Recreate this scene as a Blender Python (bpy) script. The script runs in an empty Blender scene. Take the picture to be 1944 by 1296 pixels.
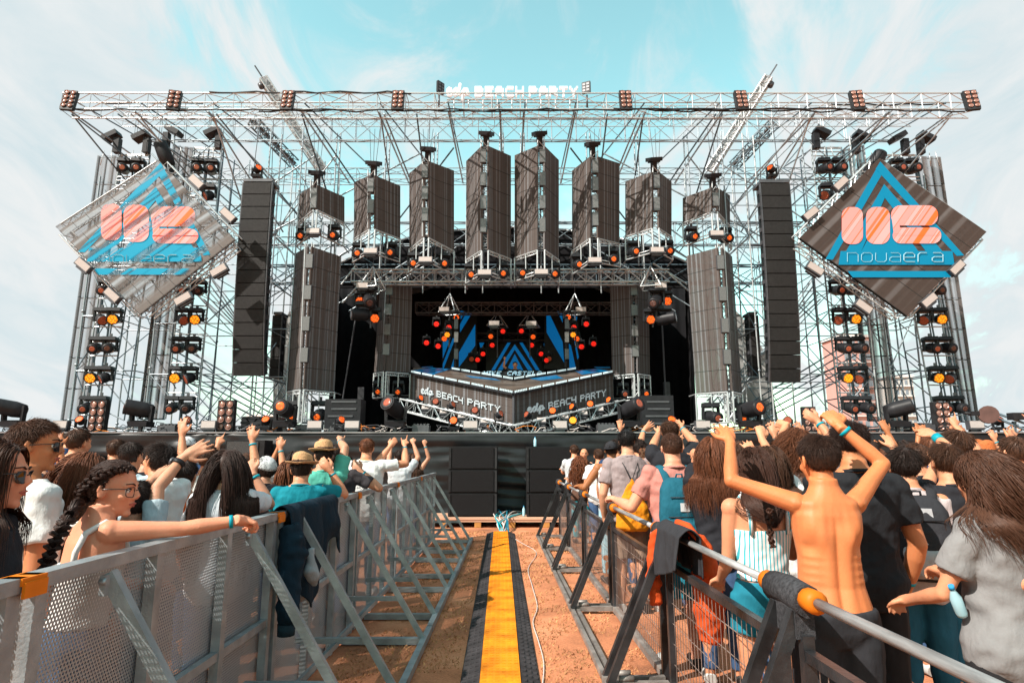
import bpy, math, random
import numpy as np
from mathutils import Vector, Matrix, noise as mnoise
R = math.radians
random.seed(7); rng = np.random.default_rng(7)
scene = bpy.context.scene
# ---------------------------------------------------------------- camera
F = 1169.0; PITCH = R(10.28); EYE = 1.6
cd = bpy.data.cameras.new('camera'); cam = bpy.data.objects.new('camera', cd)
scene.collection.objects.link(cam); scene.camera = cam
cam.location = (0, 0, EYE); cam.rotation_euler = (R(90) + PITCH, 0, 0)
cd.sensor_width = 36; cd.lens = F / 1944 * 36; cd.clip_start = .05; cd.clip_end = 5000
# ---------------------------------------------------------------- light
SUN_EL, SUN_AZ = R(43), R(-128)          # azimuth measured from +Y towards +X: behind the camera, to its left
sd = bpy.data.lights.new('sun', 'SUN'); sun = bpy.data.objects.new('sun', sd); scene.collection.objects.link(sun)
sd.energy = 5.0; sd.angle = R(.6); sd.color = (1.0, .93, .84)
to_sun = Vector((math.cos(SUN_EL) * math.sin(SUN_AZ), math.cos(SUN_EL) * math.cos(SUN_AZ), math.sin(SUN_EL)))
sun.rotation_euler = to_sun.to_track_quat('Z', 'Y').to_euler()
scene.view_settings.view_transform = 'Standard'; scene.view_settings.look = 'None'
scene.view_settings.exposure = .85; scene.view_settings.gamma = 1
w = bpy.data.worlds.new('World'); scene.world = w; w.use_nodes = True
nt = w.node_tree; N = nt.nodes; L = nt.links
bg = N['Background']; bg.inputs[1].default_value = .068
sky = N.new('ShaderNodeTexSky'); sky.sky_type = 'NISHITA'; sky.sun_disc = False
sky.sun_elevation = SUN_EL; sky.sun_rotation = SUN_AZ; sky.air_density = 1.0; sky.dust_density = .6; sky.ozone_density = 1.0
tint = N.new('ShaderNodeMix'); tint.data_type = 'RGBA'; tint.blend_type = 'MULTIPLY'; tint.inputs[0].default_value = 1
tint.inputs[7].default_value = (3.15, 3.95, 2.5, 1); L.new(sky.outputs[0], tint.inputs[6])
tc = N.new('ShaderNodeTexCoord'); sp = N.new('ShaderNodeSeparateXYZ'); L.new(tc.outputs['Generated'], sp.inputs[0])
def wm(op, a, b=None, clamp=False):
    n = N.new('ShaderNodeMath'); n.operation = op; n.use_clamp = clamp
    for i, v in enumerate((a, b)):
        if v is None: continue
        if isinstance(v, (int, float)): n.inputs[i].default_value = v
        else: L.new(v, n.inputs[i])
    return n.outputs[0]
nz0 = None
# thin cloud: direction flattened so the streaks spread as on a high deck
zc = wm('ADD', sp.outputs[2], .55)
cx = wm('DIVIDE', sp.outputs[0], zc); cy = wm('DIVIDE', sp.outputs[1], zc)
cb = N.new('ShaderNodeCombineXYZ'); L.new(wm('MULTIPLY', cx, 1.6), cb.inputs[0]); L.new(wm('MULTIPLY', cy, .9), cb.inputs[1])
nz = N.new('ShaderNodeTexNoise'); nz.inputs['Scale'].default_value = 1.15; nz.inputs['Detail'].default_value = 9
nz.inputs['Roughness'].default_value = .58; nz.inputs['Distortion'].default_value = .5; L.new(cb.outputs[0], nz.inputs[0])
ax = wm('ABSOLUTE', wm('SUBTRACT', sp.outputs[0], .04))
side = wm('MULTIPLY', wm('SUBTRACT', ax, .2), 1.5)
low = wm('MULTIPLY', wm('SUBTRACT', .34, sp.outputs[2]), .7)
cb3 = N.new('ShaderNodeCombineXYZ'); L.new(wm('MULTIPLY', cx, 2.3), cb3.inputs[0]); L.new(wm('MULTIPLY', cy, 1.2), cb3.inputs[1]); cb3.inputs[2].default_value = 4.1
nf = N.new('ShaderNodeTexNoise'); nf.inputs['Scale'].default_value = 2.6; nf.inputs['Detail'].default_value = 12; nf.inputs['Roughness'].default_value = .62; nf.inputs['Distortion'].default_value = 1.1; L.new(cb3.outputs[0], nf.inputs[0])
msk = wm('ADD', wm('ADD', wm('MULTIPLY', wm('SUBTRACT', nz.outputs[0], .43), 3.2), wm('MULTIPLY', wm('SUBTRACT', nf.outputs[0], .44), 3.0)), wm('ADD', wm('MULTIPLY', side, 1.15), low))
mr = N.new('ShaderNodeMapRange'); mr.interpolation_type = 'SMOOTHSTEP'; mr.inputs[1].default_value = -.1; mr.inputs[2].default_value = .95
L.new(msk, mr.inputs[0])
cl = N.new('ShaderNodeMix'); cl.data_type = 'RGBA'; L.new(mr.outputs[0], cl.inputs[0]); L.new(tint.outputs[2], cl.inputs[6])
cc_ = N.new('ShaderNodeValToRGB'); L.new(nf.outputs[0], cc_.inputs[0]); cc_.color_ramp.elements[0].position = .35; cc_.color_ramp.elements[1].position = .62
cc_.color_ramp.elements[0].color = (.78, .89, .93, 1); cc_.color_ramp.elements[1].color = (1, 1, 1, 1)
cm_ = N.new('ShaderNodeMix'); cm_.data_type = 'RGBA'; cm_.blend_type = 'MULTIPLY'; cm_.inputs[0].default_value = 1; L.new(cc_.outputs[0], cm_.inputs[6]); cm_.inputs[7].default_value = (6.9, 7.15, 7.2, 1); L.new(cm_.outputs[2], cl.inputs[7])
L.new(cl.outputs[2], bg.inputs[0])
# ---------------------------------------------------------------- helpers
def ray(px, py):
    x = (px - 972) / F; u = -(py - 648) / F
    return Vector((x, math.cos(PITCH) - math.sin(PITCH) * u, math.sin(PITCH) + math.cos(PITCH) * u))
EYEV = Vector((0, 0, EYE))
def at(px, py, Y): d = ray(px, py); return EYEV + d * (Y / d.y)
def atz(px, py, Z): d = ray(px, py); return EYEV + d * ((Z - EYE) / d.z)
def dep(px, py, t): return EYEV + ray(px, py) * t
def raylen(px, py, o, ln, sign):       # the point on a sight line at distance ln from o
    d = ray(px, py).normalized(); v = EYEV - o; b = v.dot(d); c = v.dot(v) - ln * ln; D = b * b - c
    if D < 0: q = EYEV + d * (-b); return o + (q - o).normalized() * ln
    return EYEV + d * (-b + sign * math.sqrt(D))
def wmat(o):
    m = o.matrix_basis.copy()
    return wmat(o.parent) @ m if o.parent else m
def link(o): scene.collection.objects.link(o); return o
def tag(o, label=None, cat=None, group=None, kind=None):
    if label: o['label'] = label
    if cat: o['category'] = cat
    if group: o['group'] = group
    if kind: o['kind'] = kind
    return o
def thing(name, label, cat, loc=(0, 0, 0), rot=(0, 0, 0), group=None):
    o = link(bpy.data.objects.new(name, None)); o.location = loc; o.rotation_euler = rot
    o.empty_display_size = .1
    return tag(o, label, cat, group)
def kids(o): return [c for c in bpy.data.objects if c.parent == o]
_kidcache = {}
def copy_tree(o, parent=None):
    c = link(o.copy()); c.parent = parent
    if o.name not in _kidcache: _kidcache[o.name] = kids(o)
    for k in _kidcache[o.name]: copy_tree(k, c)
    return c
class MB:
    def __init__(s, smooth=False): s.v = []; s.f = []; s.s = []; s.sm = smooth
    def add(s, vs, fs, sm=None):
        n = len(s.v); s.v += [tuple(v) for v in vs]; s.f += [[i + n for i in f] for f in fs]; s.s += [s.sm if sm is None else sm] * len(fs); return s
    def box(s, c, sz, M=None):
        x, y, z = (k / 2 for k in sz); c = Vector(c); M = M or Matrix.Identity(3)
        vs = [c + M @ Vector((i * x, j * y, k * z)) for i in (-1, 1) for j in (-1, 1) for k in (-1, 1)]
        return s.add(vs, [(0, 1, 3, 2), (4, 6, 7, 5), (0, 4, 5, 1), (2, 3, 7, 6), (0, 2, 6, 4), (1, 5, 7, 3)], False)
    def prism(s, pts, d):                # polygon pts pushed along vector d
        n = len(pts); d = Vector(d); vs = [Vector(p) for p in pts] + [Vector(p) + d for p in pts]
        return s.add(vs, [list(range(n))[::-1], list(range(n, 2 * n))] + [(i, (i + 1) % n, (i + 1) % n + n, i + n) for i in range(n)], False)
    def path(s, pts, rad, n=6, cap=True, flat=None):
        pts = [Vector(p) for p in pts]; rs = rad if isinstance(rad, (list, tuple)) else [rad] * len(pts)
        vs = []; prev = None
        for i, p in enumerate(pts):
            t = (pts[min(i + 1, len(pts) - 1)] - pts[max(i - 1, 0)]).normalized()
            if prev is None:
                a = flat.cross(t) if flat is not None else (Vector((0, 0, 1)).cross(t) if abs(t.z) < .9 else Vector((1, 0, 0)).cross(t))
                if a.length < 1e-6: a = Vector((1, 0, 0))
            else: a = prev - t * prev.dot(t)
            a.normalize(); prev = a; b = t.cross(a); r = rs[i]
            ra, rb = r if isinstance(r, tuple) else (r, r)
            for k in range(n):
                g = 2 * math.pi * k / n; vs.append(p + a * (ra * math.cos(g)) + b * (rb * math.sin(g)))
        fs = [(i * n + k, i * n + (k + 1) % n, (i + 1) * n + (k + 1) % n, (i + 1) * n + k) for i in range(len(pts) - 1) for k in range(n)]
        s.add(vs, fs, n > 4)
        if cap: m = len(s.v) - n * len(pts); s.f += [[m + k for k in range(n)][::-1], [m + n * (len(pts) - 1) + k for k in range(n)]]; s.s += [False, False]
        return s
    def tube(s, a, b, r, n=6, r2=None): return s.path([a, b], [r, r if r2 is None else r2], n)
    def ell(s, c, r, M=None, nu=12, nv=8):
        c = Vector(c); M = M or Matrix.Identity(3); vs = [c + M @ Vector((0, 0, -r[2]))]
        for j in range(1, nv):
            ph = -math.pi / 2 + math.pi * j / nv
            for i in range(nu):
                th = 2 * math.pi * i / nu
                vs.append(c + M @ Vector((r[0] * math.cos(ph) * math.cos(th), r[1] * math.cos(ph) * math.sin(th), r[2] * math.sin(ph))))
        vs.append(c + M @ Vector((0, 0, r[2]))); fs = []
        for i in range(nu): fs.append((0, 1 + (i + 1) % nu, 1 + i))
        for j in range(nv - 2):
            for i in range(nu): a = 1 + j * nu; fs.append((a + i, a + (i + 1) % nu, a + nu + (i + 1) % nu, a + nu + i))
        a = 1 + (nv - 2) * nu
        for i in range(nu): fs.append((a + i, a + (i + 1) % nu, a + nu))
        return s.add(vs, fs, True)
    def rings(s, rings, cap=True):       # list of equal length vertex rings
        n = len(rings[0]); vs = [p for r in rings for p in r]
        fs = [(i * n + k, i * n + (k + 1) % n, (i + 1) * n + (k + 1) % n, (i + 1) * n + k) for i in range(len(rings) - 1) for k in range(n)]
        if cap: fs += [list(range(n))[::-1], [n * (len(rings) - 1) + k for k in range(n)]]
        return s.add(vs, fs)
    def mesh(s, name, mat=None):
        me = bpy.data.meshes.new(name); me.from_pydata(s.v, [], s.f)
        me.polygons.foreach_set('use_smooth', s.s); me.update()
        if mat: me.materials.append(mat)
        return me
    def build(s, name, mat, parent=None, world=True):
        if parent is not None and world:
            I = wmat(parent).inverted(); s.v = [tuple(I @ Vector(v)) for v in s.v]
        o = link(bpy.data.objects.new(name, s.mesh(name, mat))); o.parent = parent; return o
_cyl = {}
def bar(parent, name, a, b, r, mat, n=6):          # one tube, its mesh shared with its like
    a, b = Vector(a), Vector(b); k = (mat.name, n)
    if k not in _cyl:
        m = MB(); m.path([(0, 0, 0), (0, 0, 1)], 1, n); _cyl[k] = m.mesh(name, mat)
    o = link(bpy.data.objects.new(name, _cyl[k])); o.parent = parent
    d = b - a; M = Matrix.Translation(a) @ d.to_track_quat('Z', 'Y').to_matrix().to_4x4() @ Matrix.Diagonal((r, r, d.length, 1))
    o.matrix_basis = wmat(parent).inverted() @ M if parent else M
    return o
# ---------------------------------------------------------------- materials
def nmat(name):
    m = bpy.data.materials.new(name); m.use_nodes = True; return m, m.node_tree, m.node_tree.nodes['Principled BSDF']
_m = {}; ALB = .74
def mat(name, col, rough=.6, metal=0, var=.25, scale=6, bump=0, bscale=60, emit=0, ecol=None, coord='Object', stretch=None, spec=None):
    if name in _m: return _m[name]
    col = tuple(c * ALB for c in col); emit *= .68
    m, t, b = nmat(name); _m[name] = m; n = t.nodes; l = t.links
    tcn = n.new('ShaderNodeTexCoord'); src = tcn.outputs[coord]
    if stretch:
        mp = n.new('ShaderNodeMapping'); mp.inputs['Scale'].default_value = stretch; l.new(src, mp.inputs[0]); src = mp.outputs[0]
    if var:
        z = n.new('ShaderNodeTexNoise'); z.inputs['Scale'].default_value = scale; z.inputs['Detail'].default_value = 6; l.new(src, z.inputs[0])
        cr = n.new('ShaderNodeValToRGB'); l.new(z.outputs[0], cr.inputs[0])
        cr.color_ramp.elements[0].position = .3; cr.color_ramp.elements[1].position = .7
        cr.color_ramp.elements[0].color = tuple(c * (1 - var) for c in col) + (1,)
        cr.color_ramp.elements[1].color = tuple(min(1, c * (1 + var)) for c in col) + (1,)
        l.new(cr.outputs[0], b.inputs['Base Color'])
    else: b.inputs['Base Color'].default_value = tuple(col) + (1,)
    b.inputs['Roughness'].default_value = rough; b.inputs['Metallic'].default_value = metal
    if spec is None and rough >= .44 and metal < .3: spec = .18
    if spec is not None: b.inputs['Specular IOR Level'].default_value = spec
    if bump:
        z2 = n.new('ShaderNodeTexNoise'); z2.inputs['Scale'].default_value = bscale; z2.inputs['Detail'].default_value = 5; l.new(src, z2.inputs[0])
        bp = n.new('ShaderNodeBump'); bp.inputs['Strength'].default_value = bump; bp.inputs['Distance'].default_value = .02; l.new(z2.outputs[0], bp.inputs['Height']); l.new(bp.outputs[0], b.inputs['Normal'])
    if emit:
        b.inputs['Emission Color'].default_value = tuple(ecol or [c / ALB for c in col]) + (1,); b.inputs['Emission Strength'].default_value = emit
    return m
galv = mat('galvanised_steel', (.40, .45, .47), .42, .55, .25, 9, .15, 90)
alu = mat('truss_aluminium', (.66, .69, .70), .35, .5, .15, 4)
steel = mat('scaffold_steel', (.40, .46, .50), .4, .5, .3, 3)
steel2 = mat('scaffold_steel_dark', (.13, .19, .23), .45, .4, .3, 3)
black = mat('black_plastic', (.022, .022, .025), .45, 0, .2, 8)
black2 = mat('black_paint', (.03, .03, .032), .5, 0, .4, 5, .1, 40)
void = mat('black_drape', (.012, .012, .014), .95, 0, .3, 2)
grey = mat('dark_grey_metal', (.10, .10, .11), .4, .3, .2, 6)
orange_p = mat('orange_plastic', (.85, .22, .01), .45, 0, .12, 6)
white_p = mat('white_paint', (.8, .8, .8), .5, 0, .06, 3)
lensd = mat('lamp_lens_dark', (.13, .05, .035), .12, 0, .3, 30)
def glow(name, c, s): return mat(name, c, .3, 0, 0, emit=s, ecol=c)
amber = glow('lamp_amber', (1.0, .30, .01), 1.0); orange = mat('lamp_orange', (.8, .12, .01), .3, 0, .3, 30, emit=.8, ecol=(1.0, .12, .01))
redl = glow('lamp_red', (.9, .02, .01), .9); dimo = mat('lamp_dim_orange', (.35, .08, .04), .2, 0, .4, 40, emit=.12, ecol=(.6, .12, .04))
face_w = mat('strobe_face', (.52, .45, .42), .35, 0, .05, 20)
def cells(m, col, s):                # small lens cells over a lamp face
    t = m.node_tree; n = t.nodes; l = t.links; v = n.new('ShaderNodeTexVoronoi'); v.inputs['Scale'].default_value = 24; tc_ = n.new('ShaderNodeTexCoord'); l.new(tc_.outputs['Object'], v.inputs[0])
    r_ = n.new('ShaderNodeMapRange'); r_.inputs[1].default_value = .1; r_.inputs[2].default_value = .62; r_.inputs[3].default_value = s * 1.5; r_.inputs[4].default_value = s * .12; l.new(v.outputs['Distance'], r_.inputs[0]); l.new(r_.outputs[0], n['Principled BSDF'].inputs['Emission Strength'])
cells(amber, 0, .95); cells(orange, 0, .8); cells(redl, 0, .8)
skinm = {}
def skin(nm, c):
    if nm in skinm: return skinm[nm]
    m = mat('skin_' + nm, c, .55, 0, .17, 5, .06, 90, spec=.35); b = m.node_tree.nodes['Principled BSDF']
    b.inputs['Subsurface Weight'].default_value = .12; b.inputs['Subsurface Radius'].default_value = (.01, .004, .002); b.inputs['Subsurface Scale'].default_value = 1
    skinm[nm] = m; return m
def hairmat(nm, c):
    k = 'hair_' + nm
    if k in _m: return _m[k]
    m, t, b = nmat(k); _m[k] = m; n = t.nodes; l = t.links
    c = tuple(x * .8 for x in c)
    g = n.new('ShaderNodeNewGeometry'); cr = n.new('ShaderNodeValToRGB'); l.new(g.outputs['Random Per Island'], cr.inputs[0])
    cr.color_ramp.elements[0].color = tuple(x * .75 for x in c) + (1,); cr.color_ramp.elements[1].color = tuple(x * 1.35 for x in c) + (1,)
    l.new(cr.outputs[0], b.inputs['Base Color']); b.inputs['Roughness'].default_value = .5; b.inputs['Specular IOR Level'].default_value = .22
    return m
def cloth(nm, c, var=.1, bump=.5): return mat('cloth_' + nm, c, .85, 0, var, 10, bump * 1.8, 13, stretch=(1, 1, .55))
# ================================================================ ground
def struct(name, mb, m, kind='structure'): return tag(mb.build(name, m), kind=kind)
gm, t_, b_ = nmat('dry_ground'); n_ = t_.nodes; l_ = t_.links
tc_ = n_.new('ShaderNodeTexCoord')
def tnoise(sc, det=8, rough=.6):
    z = n_.new('ShaderNodeTexNoise'); z.inputs['Scale'].default_value = sc; z.inputs['Detail'].default_value = det; z.inputs['Roughness'].default_value = rough
    l_.new(tc_.outputs['Object'], z.inputs[0]); return z.outputs[0]
z1 = tnoise(1.3); z2 = tnoise(42, 10, .75); mx = n_.new('ShaderNodeMath'); mx.operation = 'MULTIPLY_ADD'; l_.new(z1, mx.inputs[0]); mx.inputs[1].default_value = .7
sb = n_.new('ShaderNodeMath'); sb.operation = 'MULTIPLY'; l_.new(z2, sb.inputs[0]); sb.inputs[1].default_value = .5; l_.new(sb.outputs[0], mx.inputs[2])
cr = n_.new('ShaderNodeValToRGB'); l_.new(mx.outputs[0], cr.inputs[0]); e = cr.color_ramp.elements
e[0].position = .38; e[0].color = (.13, .05, .024, 1); e[1].position = .78; e[1].color = (.60, .265, .135, 1)
q = e.new(.52); q.color = (.31, .11, .046, 1); q = e.new(.62); q.color = (.46, .165, .072, 1)
l_.new(cr.outputs[0], b_.inputs['Base Color']); b_.inputs['Roughness'].default_value = .95
bp = n_.new('ShaderNodeBump'); bp.inputs['Strength'].default_value = .6; bp.inputs['Distance'].default_value = .02; l_.new(z2, bp.inputs['Height']); l_.new(bp.outputs[0], b_.inputs['Normal'])
g = MB(); g.add([(-900, -900, 0), (900, -900, 0), (900, 900, 0), (-900, 900, 0)], [(0, 1, 2, 3)]); struct('ground', g, gm)
# tufts of dry grass in the lane, one mass
straw = mat('dry_grass', (.55, .27, .12), .9, 0, .55, 3)
tf = MB(); ng = 26000
ys = 2.9 + 10.5 * rng.random(ng) ** 1.6; xs = rng.uniform(-1.35, 1.3, ng)
for x, y in zip(xs, ys):
    if -.31 < x + .0176 * y < .31: continue
    if mnoise.noise(Vector((x * 2.2, y * 2.2, 0))) < -.12: continue
    a = rng.uniform(0, 6.28); h = rng.uniform(.008, .03); wd = .003 + .0005 * y; dx, dy = math.cos(a), math.sin(a); k = rng.uniform(-.02, .03)
    tf.add([(x - dx * wd, y - dy * wd, 0), (x + dx * wd, y + dy * wd, 0), (x + k, y + k * dx, h)], [(0, 1, 2)])
tag(tf.build('grass', straw), 'short dry straw-coloured grass tufts on the trodden lane between the barriers', 'grass', kind='stuff')
# ================================================================ cable ramp down the lane
def rx(y): return -.0176 * y
yel = mat('ramp_yellow', (.80, .255, .012), .6, 0, .42, 5, .3, 14); rub = mat('ramp_rubber', (.045, .04, .042), .7, 0, .4, 5, .4, 30)
y = 1.2
while y < 12.9:
    o = thing('cable_ramp', 'black and yellow cable ramp section, %s' % ('nearest the camera' if y < 2 else 'about %d metres from the wooden platform' % round(13.3 - y)), 'cable ramp', (rx(y + .45), y + .45, 0), (0, 0, .0176), 'cable ramp sections laid end to end down the lane')
    a, b = -.447, .447
    m = MB(); sec = [(-.285, 0), (-.28, .012), (-.145, .05), (-.145, 0)]
    for s in (-1, 1):
        m = MB(); m.prism([(s * p[0] * 1, a, p[1]) for p in (sec if s > 0 else sec[::-1])], (0, .894, 0))
        for i in range(3):
            for j in range(9):
                xx = -.255 + i * .04; zz = .013 + (xx + .28) / .135 * .038
                m.box((s * xx, a + .05 + j * .1, zz), (.024, .045, .008))
        m.build('side_slope', rub, o, False)
    m = MB(); m.prism([(-.142, a, .002), (.142, a, .002), (.142, a, .058), (-.142, a, .058)], (0, .894, 0))
    for i in range(6):
        for j in range(15):
            m.box((-.115 + i * .046, a + .03 + j * .06, .060), (.026, .012, .005))
    m.build('lid', yel, o, False)
    y += .9
# white cable snaking along the lane
def cable(name, label, pts, r, m, group=None):
    P = [Vector(p) for p in pts]; out = []
    for i in range(len(P) - 1):
        p0, p1, p2, p3 = P[max(i - 1, 0)], P[i], P[i + 1], P[min(i + 2, len(P) - 1)]
        for k in range(6):
            t = k / 6; out.append(.5 * ((2 * p1) + (p2 - p0) * t + (2 * p0 - 5 * p1 + 4 * p2 - p3) * t * t + (3 * p1 - p0 - 3 * p2 + p3) * t ** 3))
    out.append(P[-1]); mb = MB(); mb.path(out, r, 6); return tag(mb.build(name, m), label, 'cable', group)
cb_w = mat('cable_white', (.7, .62, .58), .5, 0, .05); cb_c = mat('cable_cyan', (.03, .42, .48), .5, 0, .1)
cable('cable', 'thin white cable snaking over the dirt on the right of the cable ramp', [atz(x, y, .012) for x, y in ((970, 1018), (990, 1030), (1018, 1048), (1003, 1078), (1010, 1110), (1020, 1150), (1012, 1180), (1022, 1215), (1032, 1255), (1030, 1300), (1022, 1350))], .005, cb_w)
# ================================================================ steel barriers on the left
pm, t2, b2 = nmat('perforated_steel'); n2 = t2.nodes; l2 = t2.links
tc2 = n2.new('ShaderNodeTexCoord'); s2 = n2.new('ShaderNodeSeparateXYZ'); l2.new(tc2.outputs['Object'], s2.inputs[0])
def mm(op, a, b=None, c=None):
    q = n2.new('ShaderNodeMath'); q.operation = op
    for i, v in enumerate((a, b, c)):
        if v is None: continue
        if isinstance(v, (int, float)): q.inputs[i].default_value = v
        else: l2.new(v, q.inputs[i])
    return q.outputs[0]
PIT = .0155
u_ = mm('DIVIDE', s2.outputs[1], PIT); v_ = mm('DIVIDE', s2.outputs[2], PIT * .866); row = mm('FLOOR', v_)
u2 = mm('ADD', u_, mm('MULTIPLY', mm('MODULO', row, 2.0), .5))
fu = mm('SUBTRACT', mm('FRACT', u2), .5); fv = mm('MULTIPLY', mm('SUBTRACT', mm('FRACT', v_), .5), .866)
dd = mm('SQRT', mm('ADD', mm('MULTIPLY', fu, fu), mm('MULTIPLY', fv, fv)))
al = mm('GREATER_THAN', dd, .33); l2.new(al, b2.inputs['Alpha'])
b2.inputs['Base Color'].default_value = (.40, .43, .44, 1); b2.inputs['Metallic'].default_value = .5; b2.inputs['Roughness'].default_value = .45
LX = -1.46; RAILH = 1.22; FX = -.745
def rbox(mb, a, b, w, h):             # rectangular bar between two points
    a, b = Vector(a), Vector(b); d = (b - a); y = d.normalized(); x = y.cross(Vector((0, 0, 1)))
    x = x.normalized() if x.length > .01 else Vector((1, 0, 0)); z = x.cross(y)
    M = Matrix((x, y, z)).transposed(); mb.box((a + b) / 2, (w, d.length, h), M)
for i in range(6):
    y0 = -.05 + 2.0 * i
    nm = ['nearest the camera', 'dark jacket hung at its far end', 'just beyond the hanging jacket', 'under the elbow of the grey T-shirt', 'second from the stage end', 'at the stage end of the row'][i]
    o = thing('crowd_barrier', 'perforated steel barrier left of the lane, %s' % nm, 'barrier', (LX, y0, 0), (0, 0, 0), 'perforated steel barriers along the left of the lane')
    L0 = 1.97
    m = MB(); m.box((0, L0 / 2, RAILH), (.062, L0, .042)); m.build('top_rail', galv, o, False)
    m = MB(); m.box((-.035, L0 / 2, .62), (.003, L0, 1.15)); m.build('perforated_panel', pm, o, False)
    for yy in (.04, .69, 1.32, 1.93):
        m = MB(); m.box((0, yy, .61), (.045, .05, 1.175)); m.build('post', galv, o, False)
    for z in (.05, .62):
        m = MB()
        for a, b in ((.065, .665), (.715, 1.295), (1.345, 1.905)): m.box((0, (a + b) / 2, z), (.035, b - a - .001, .04))
        m.build('cross_bar', galv, o, False)
    for yy in (.36, 1.56):
        m = MB(); rbox(m, (.02, yy, RAILH - .04), (FX - LX - .01, yy + .08, .05), .045, .045); m.build('brace', galv, o, False)
        m = MB(); rbox(m, (.025, yy + .06, .38), (.49, yy + .06, .38), .03, .035); rbox(m, (.025, yy - .3, .1), (.3, yy + .05, .362), .03, .03); m.build('strut', galv, o, False)
        m = MB(); rbox(m, (.02, yy + .09, .035), (FX - LX - .02, yy + .09, .035), .06, .05); m.build('foot', galv, o, False)
        m = MB(); m.box((.03, yy, RAILH - .075), (.02, .09, .07)); m.tube((.025, yy - .05, RAILH - .06), (.05, yy - .05, RAILH - .06), .012); m.build('bracket', galv, o, False)
    m = MB(); m.box((FX - LX, L0 / 2, .04), (.05, L0, .06)); m.build('base_rail', galv, o, False)
    m = MB(); m.box((0, -.015, RAILH + .010), (.074, .10, .022)); m.box((.040, -.015, RAILH - .014), (.010, .09, .046))
    m.build('corner_cap', orange_p, o, False)
# ================================================================ black mesh barriers on the right, padded rail above
RXF = lambda y: 1.17 - .0225 * (y - 1); RX = 1.12; RH = 1.05; RF = 1.12 - .43
foam = mat('grey_foam', (.05, .05, .055), .95, 0, .5, 60, .4, 200); railm = mat('worn_rail', (.34, .34, .34), .5, .3, .6, 30, .25, 25, stretch=(1, .12, 1))
worn = mat('worn_black_steel', (.035, .035, .038), .38, .3, .8, 5, .2, 30); wire = mat('wire_steel', (.30, .22, .19), .5, .4, .4, 6)
raw = mat('weathered_steel', (.26, .23, .21), .55, .3, .5, 6, .3, 20)
js = [-1.4, .6, 2.65, 4.6, 6.7, 8.8, 10.7, 12.3]
for i in range(7):
    y0, y1 = js[i], js[i + 1]; Ls = y1 - y0
    nm = ['beside the camera', 'below the shirtless boy', 'with a grey and orange top over it', 'beside the teal backpack', 'beside the orange drawstring bag', 'beside the white tank top', 'at the stage end of the row'][i]
    o = thing('mesh_barrier', 'black wire-mesh barrier with foam-wrapped rail, %s' % nm, 'barrier', (RXF(y0), y0, 0), (0, 0, R(1.29)), 'black mesh barriers along the right of the lane')
    m = MB(); m.path([(0, .22, RH), (0, Ls - .22, RH)], .0195, 12); m.build('hand_rail', railm, o, False)
    m = MB(); m.path([(0, Ls - .15, RH - .01), (0, Ls, RH), (0, Ls + .15, RH - .01)], [(.055, .062)] * 3, 14); m.box((0, Ls, RH - .09), (.075, .22, .13)); m.build('foam_wrap', foam, o, False)
    for yy in (.18, Ls - .18):
        m = MB(True); m.path([(0, yy - .045, RH), (0, yy - .035, RH), (0, yy + .035, RH), (0, yy + .045, RH)], [.024, .044, .044, .03], 12); m.build('tape_band', mat('orange_tape', (.66, .17, .008), .5, 0, .1), o, False)
    a, b = .13, Ls - .13; tz = .84
    m = MB(); m.box((0, Ls / 2, tz), (.04, b - a, .04)); m.build('top_bar', worn, o, False)
    m = MB(); m.box((0, Ls / 2, .06), (.06, b - a, .05)); m.build('bottom_bar', raw, o, False)
    for yy in (a - .022, b + .022):
        m = MB(); m.box((0, yy, .46), (.045, .042, .9)); m.build('post', worn, o, False)
        s = 1 if yy < 1 else -1
        m = MB(); rbox(m, (-.02, yy - s * .03, RH - .06), (RF - RX, yy - s * .03, .06), .045, .05); m.build('brace', worn, o, False)
        m = MB(); rbox(m, (-.02, yy - s * .055, .05), (RF - RX - .03, yy - s * .055, .05), .045, .045); m.tube((-.26, yy - s * .055, .09), (-.36, yy - s * .055, .09), .022, 8); m.build('foot', raw, o, False)
    m = MB(); nw = int((b - a) / .06)
    for k in range(1, nw): m.tube((0, a + (b - a) * k / nw, .08), (0, a + (b - a) * k / nw, tz - .02), .0021, 4)
    for z in (.2, .33, .46, .59, .72): m.tube((.005, a, z), (.005, b, z), .003, 4)
    m.build('wire_mesh', wire, o, False)
    for dx in (0, .055):
        m = MB(); m.box((RF - RX + dx, Ls / 2, .035), (.035, Ls - .16, .045)); m.build('base_rail', raw, o, False)
# ================================================================ wooden platform, subwoofers
wood = mat('platform_plywood', (.62, .36, .24), .75, 0, .2, 2, .1, 30, stretch=(.3, 3, 1))
o = thing('wooden_platform', 'long low plywood platform on the dirt in front of the stage skirt', 'platform', (0, 14.5, 0))
for k in range(5):
    m = MB(); m.box((-4.88 + k * 2.44, 0, .19), (2.435, 1.15, .04)); m.build('deck_board', wood, o, False)
for k in range(17):
    m = MB(); m.box((-6 + k * .75, 0, .088), (.14, 1.1, .16)); m.build('bearer', mat('platform_timber', (.6, .28, .08), .8), o, False)
m = MB(); m.box((0, -.545, .145), (12.2, .03, .045)); m.build('front_edge', wood, o, False)
grille = mat('speaker_grille', (.009, .009, .010), .6, .2, .2, 20, .5, 400)
box_b = mat('speaker_cabinet', (.012, .012, .013), .6, 0, .3, 10, .3, 90)
tints = ['bottom', 'middle', 'top']
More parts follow.
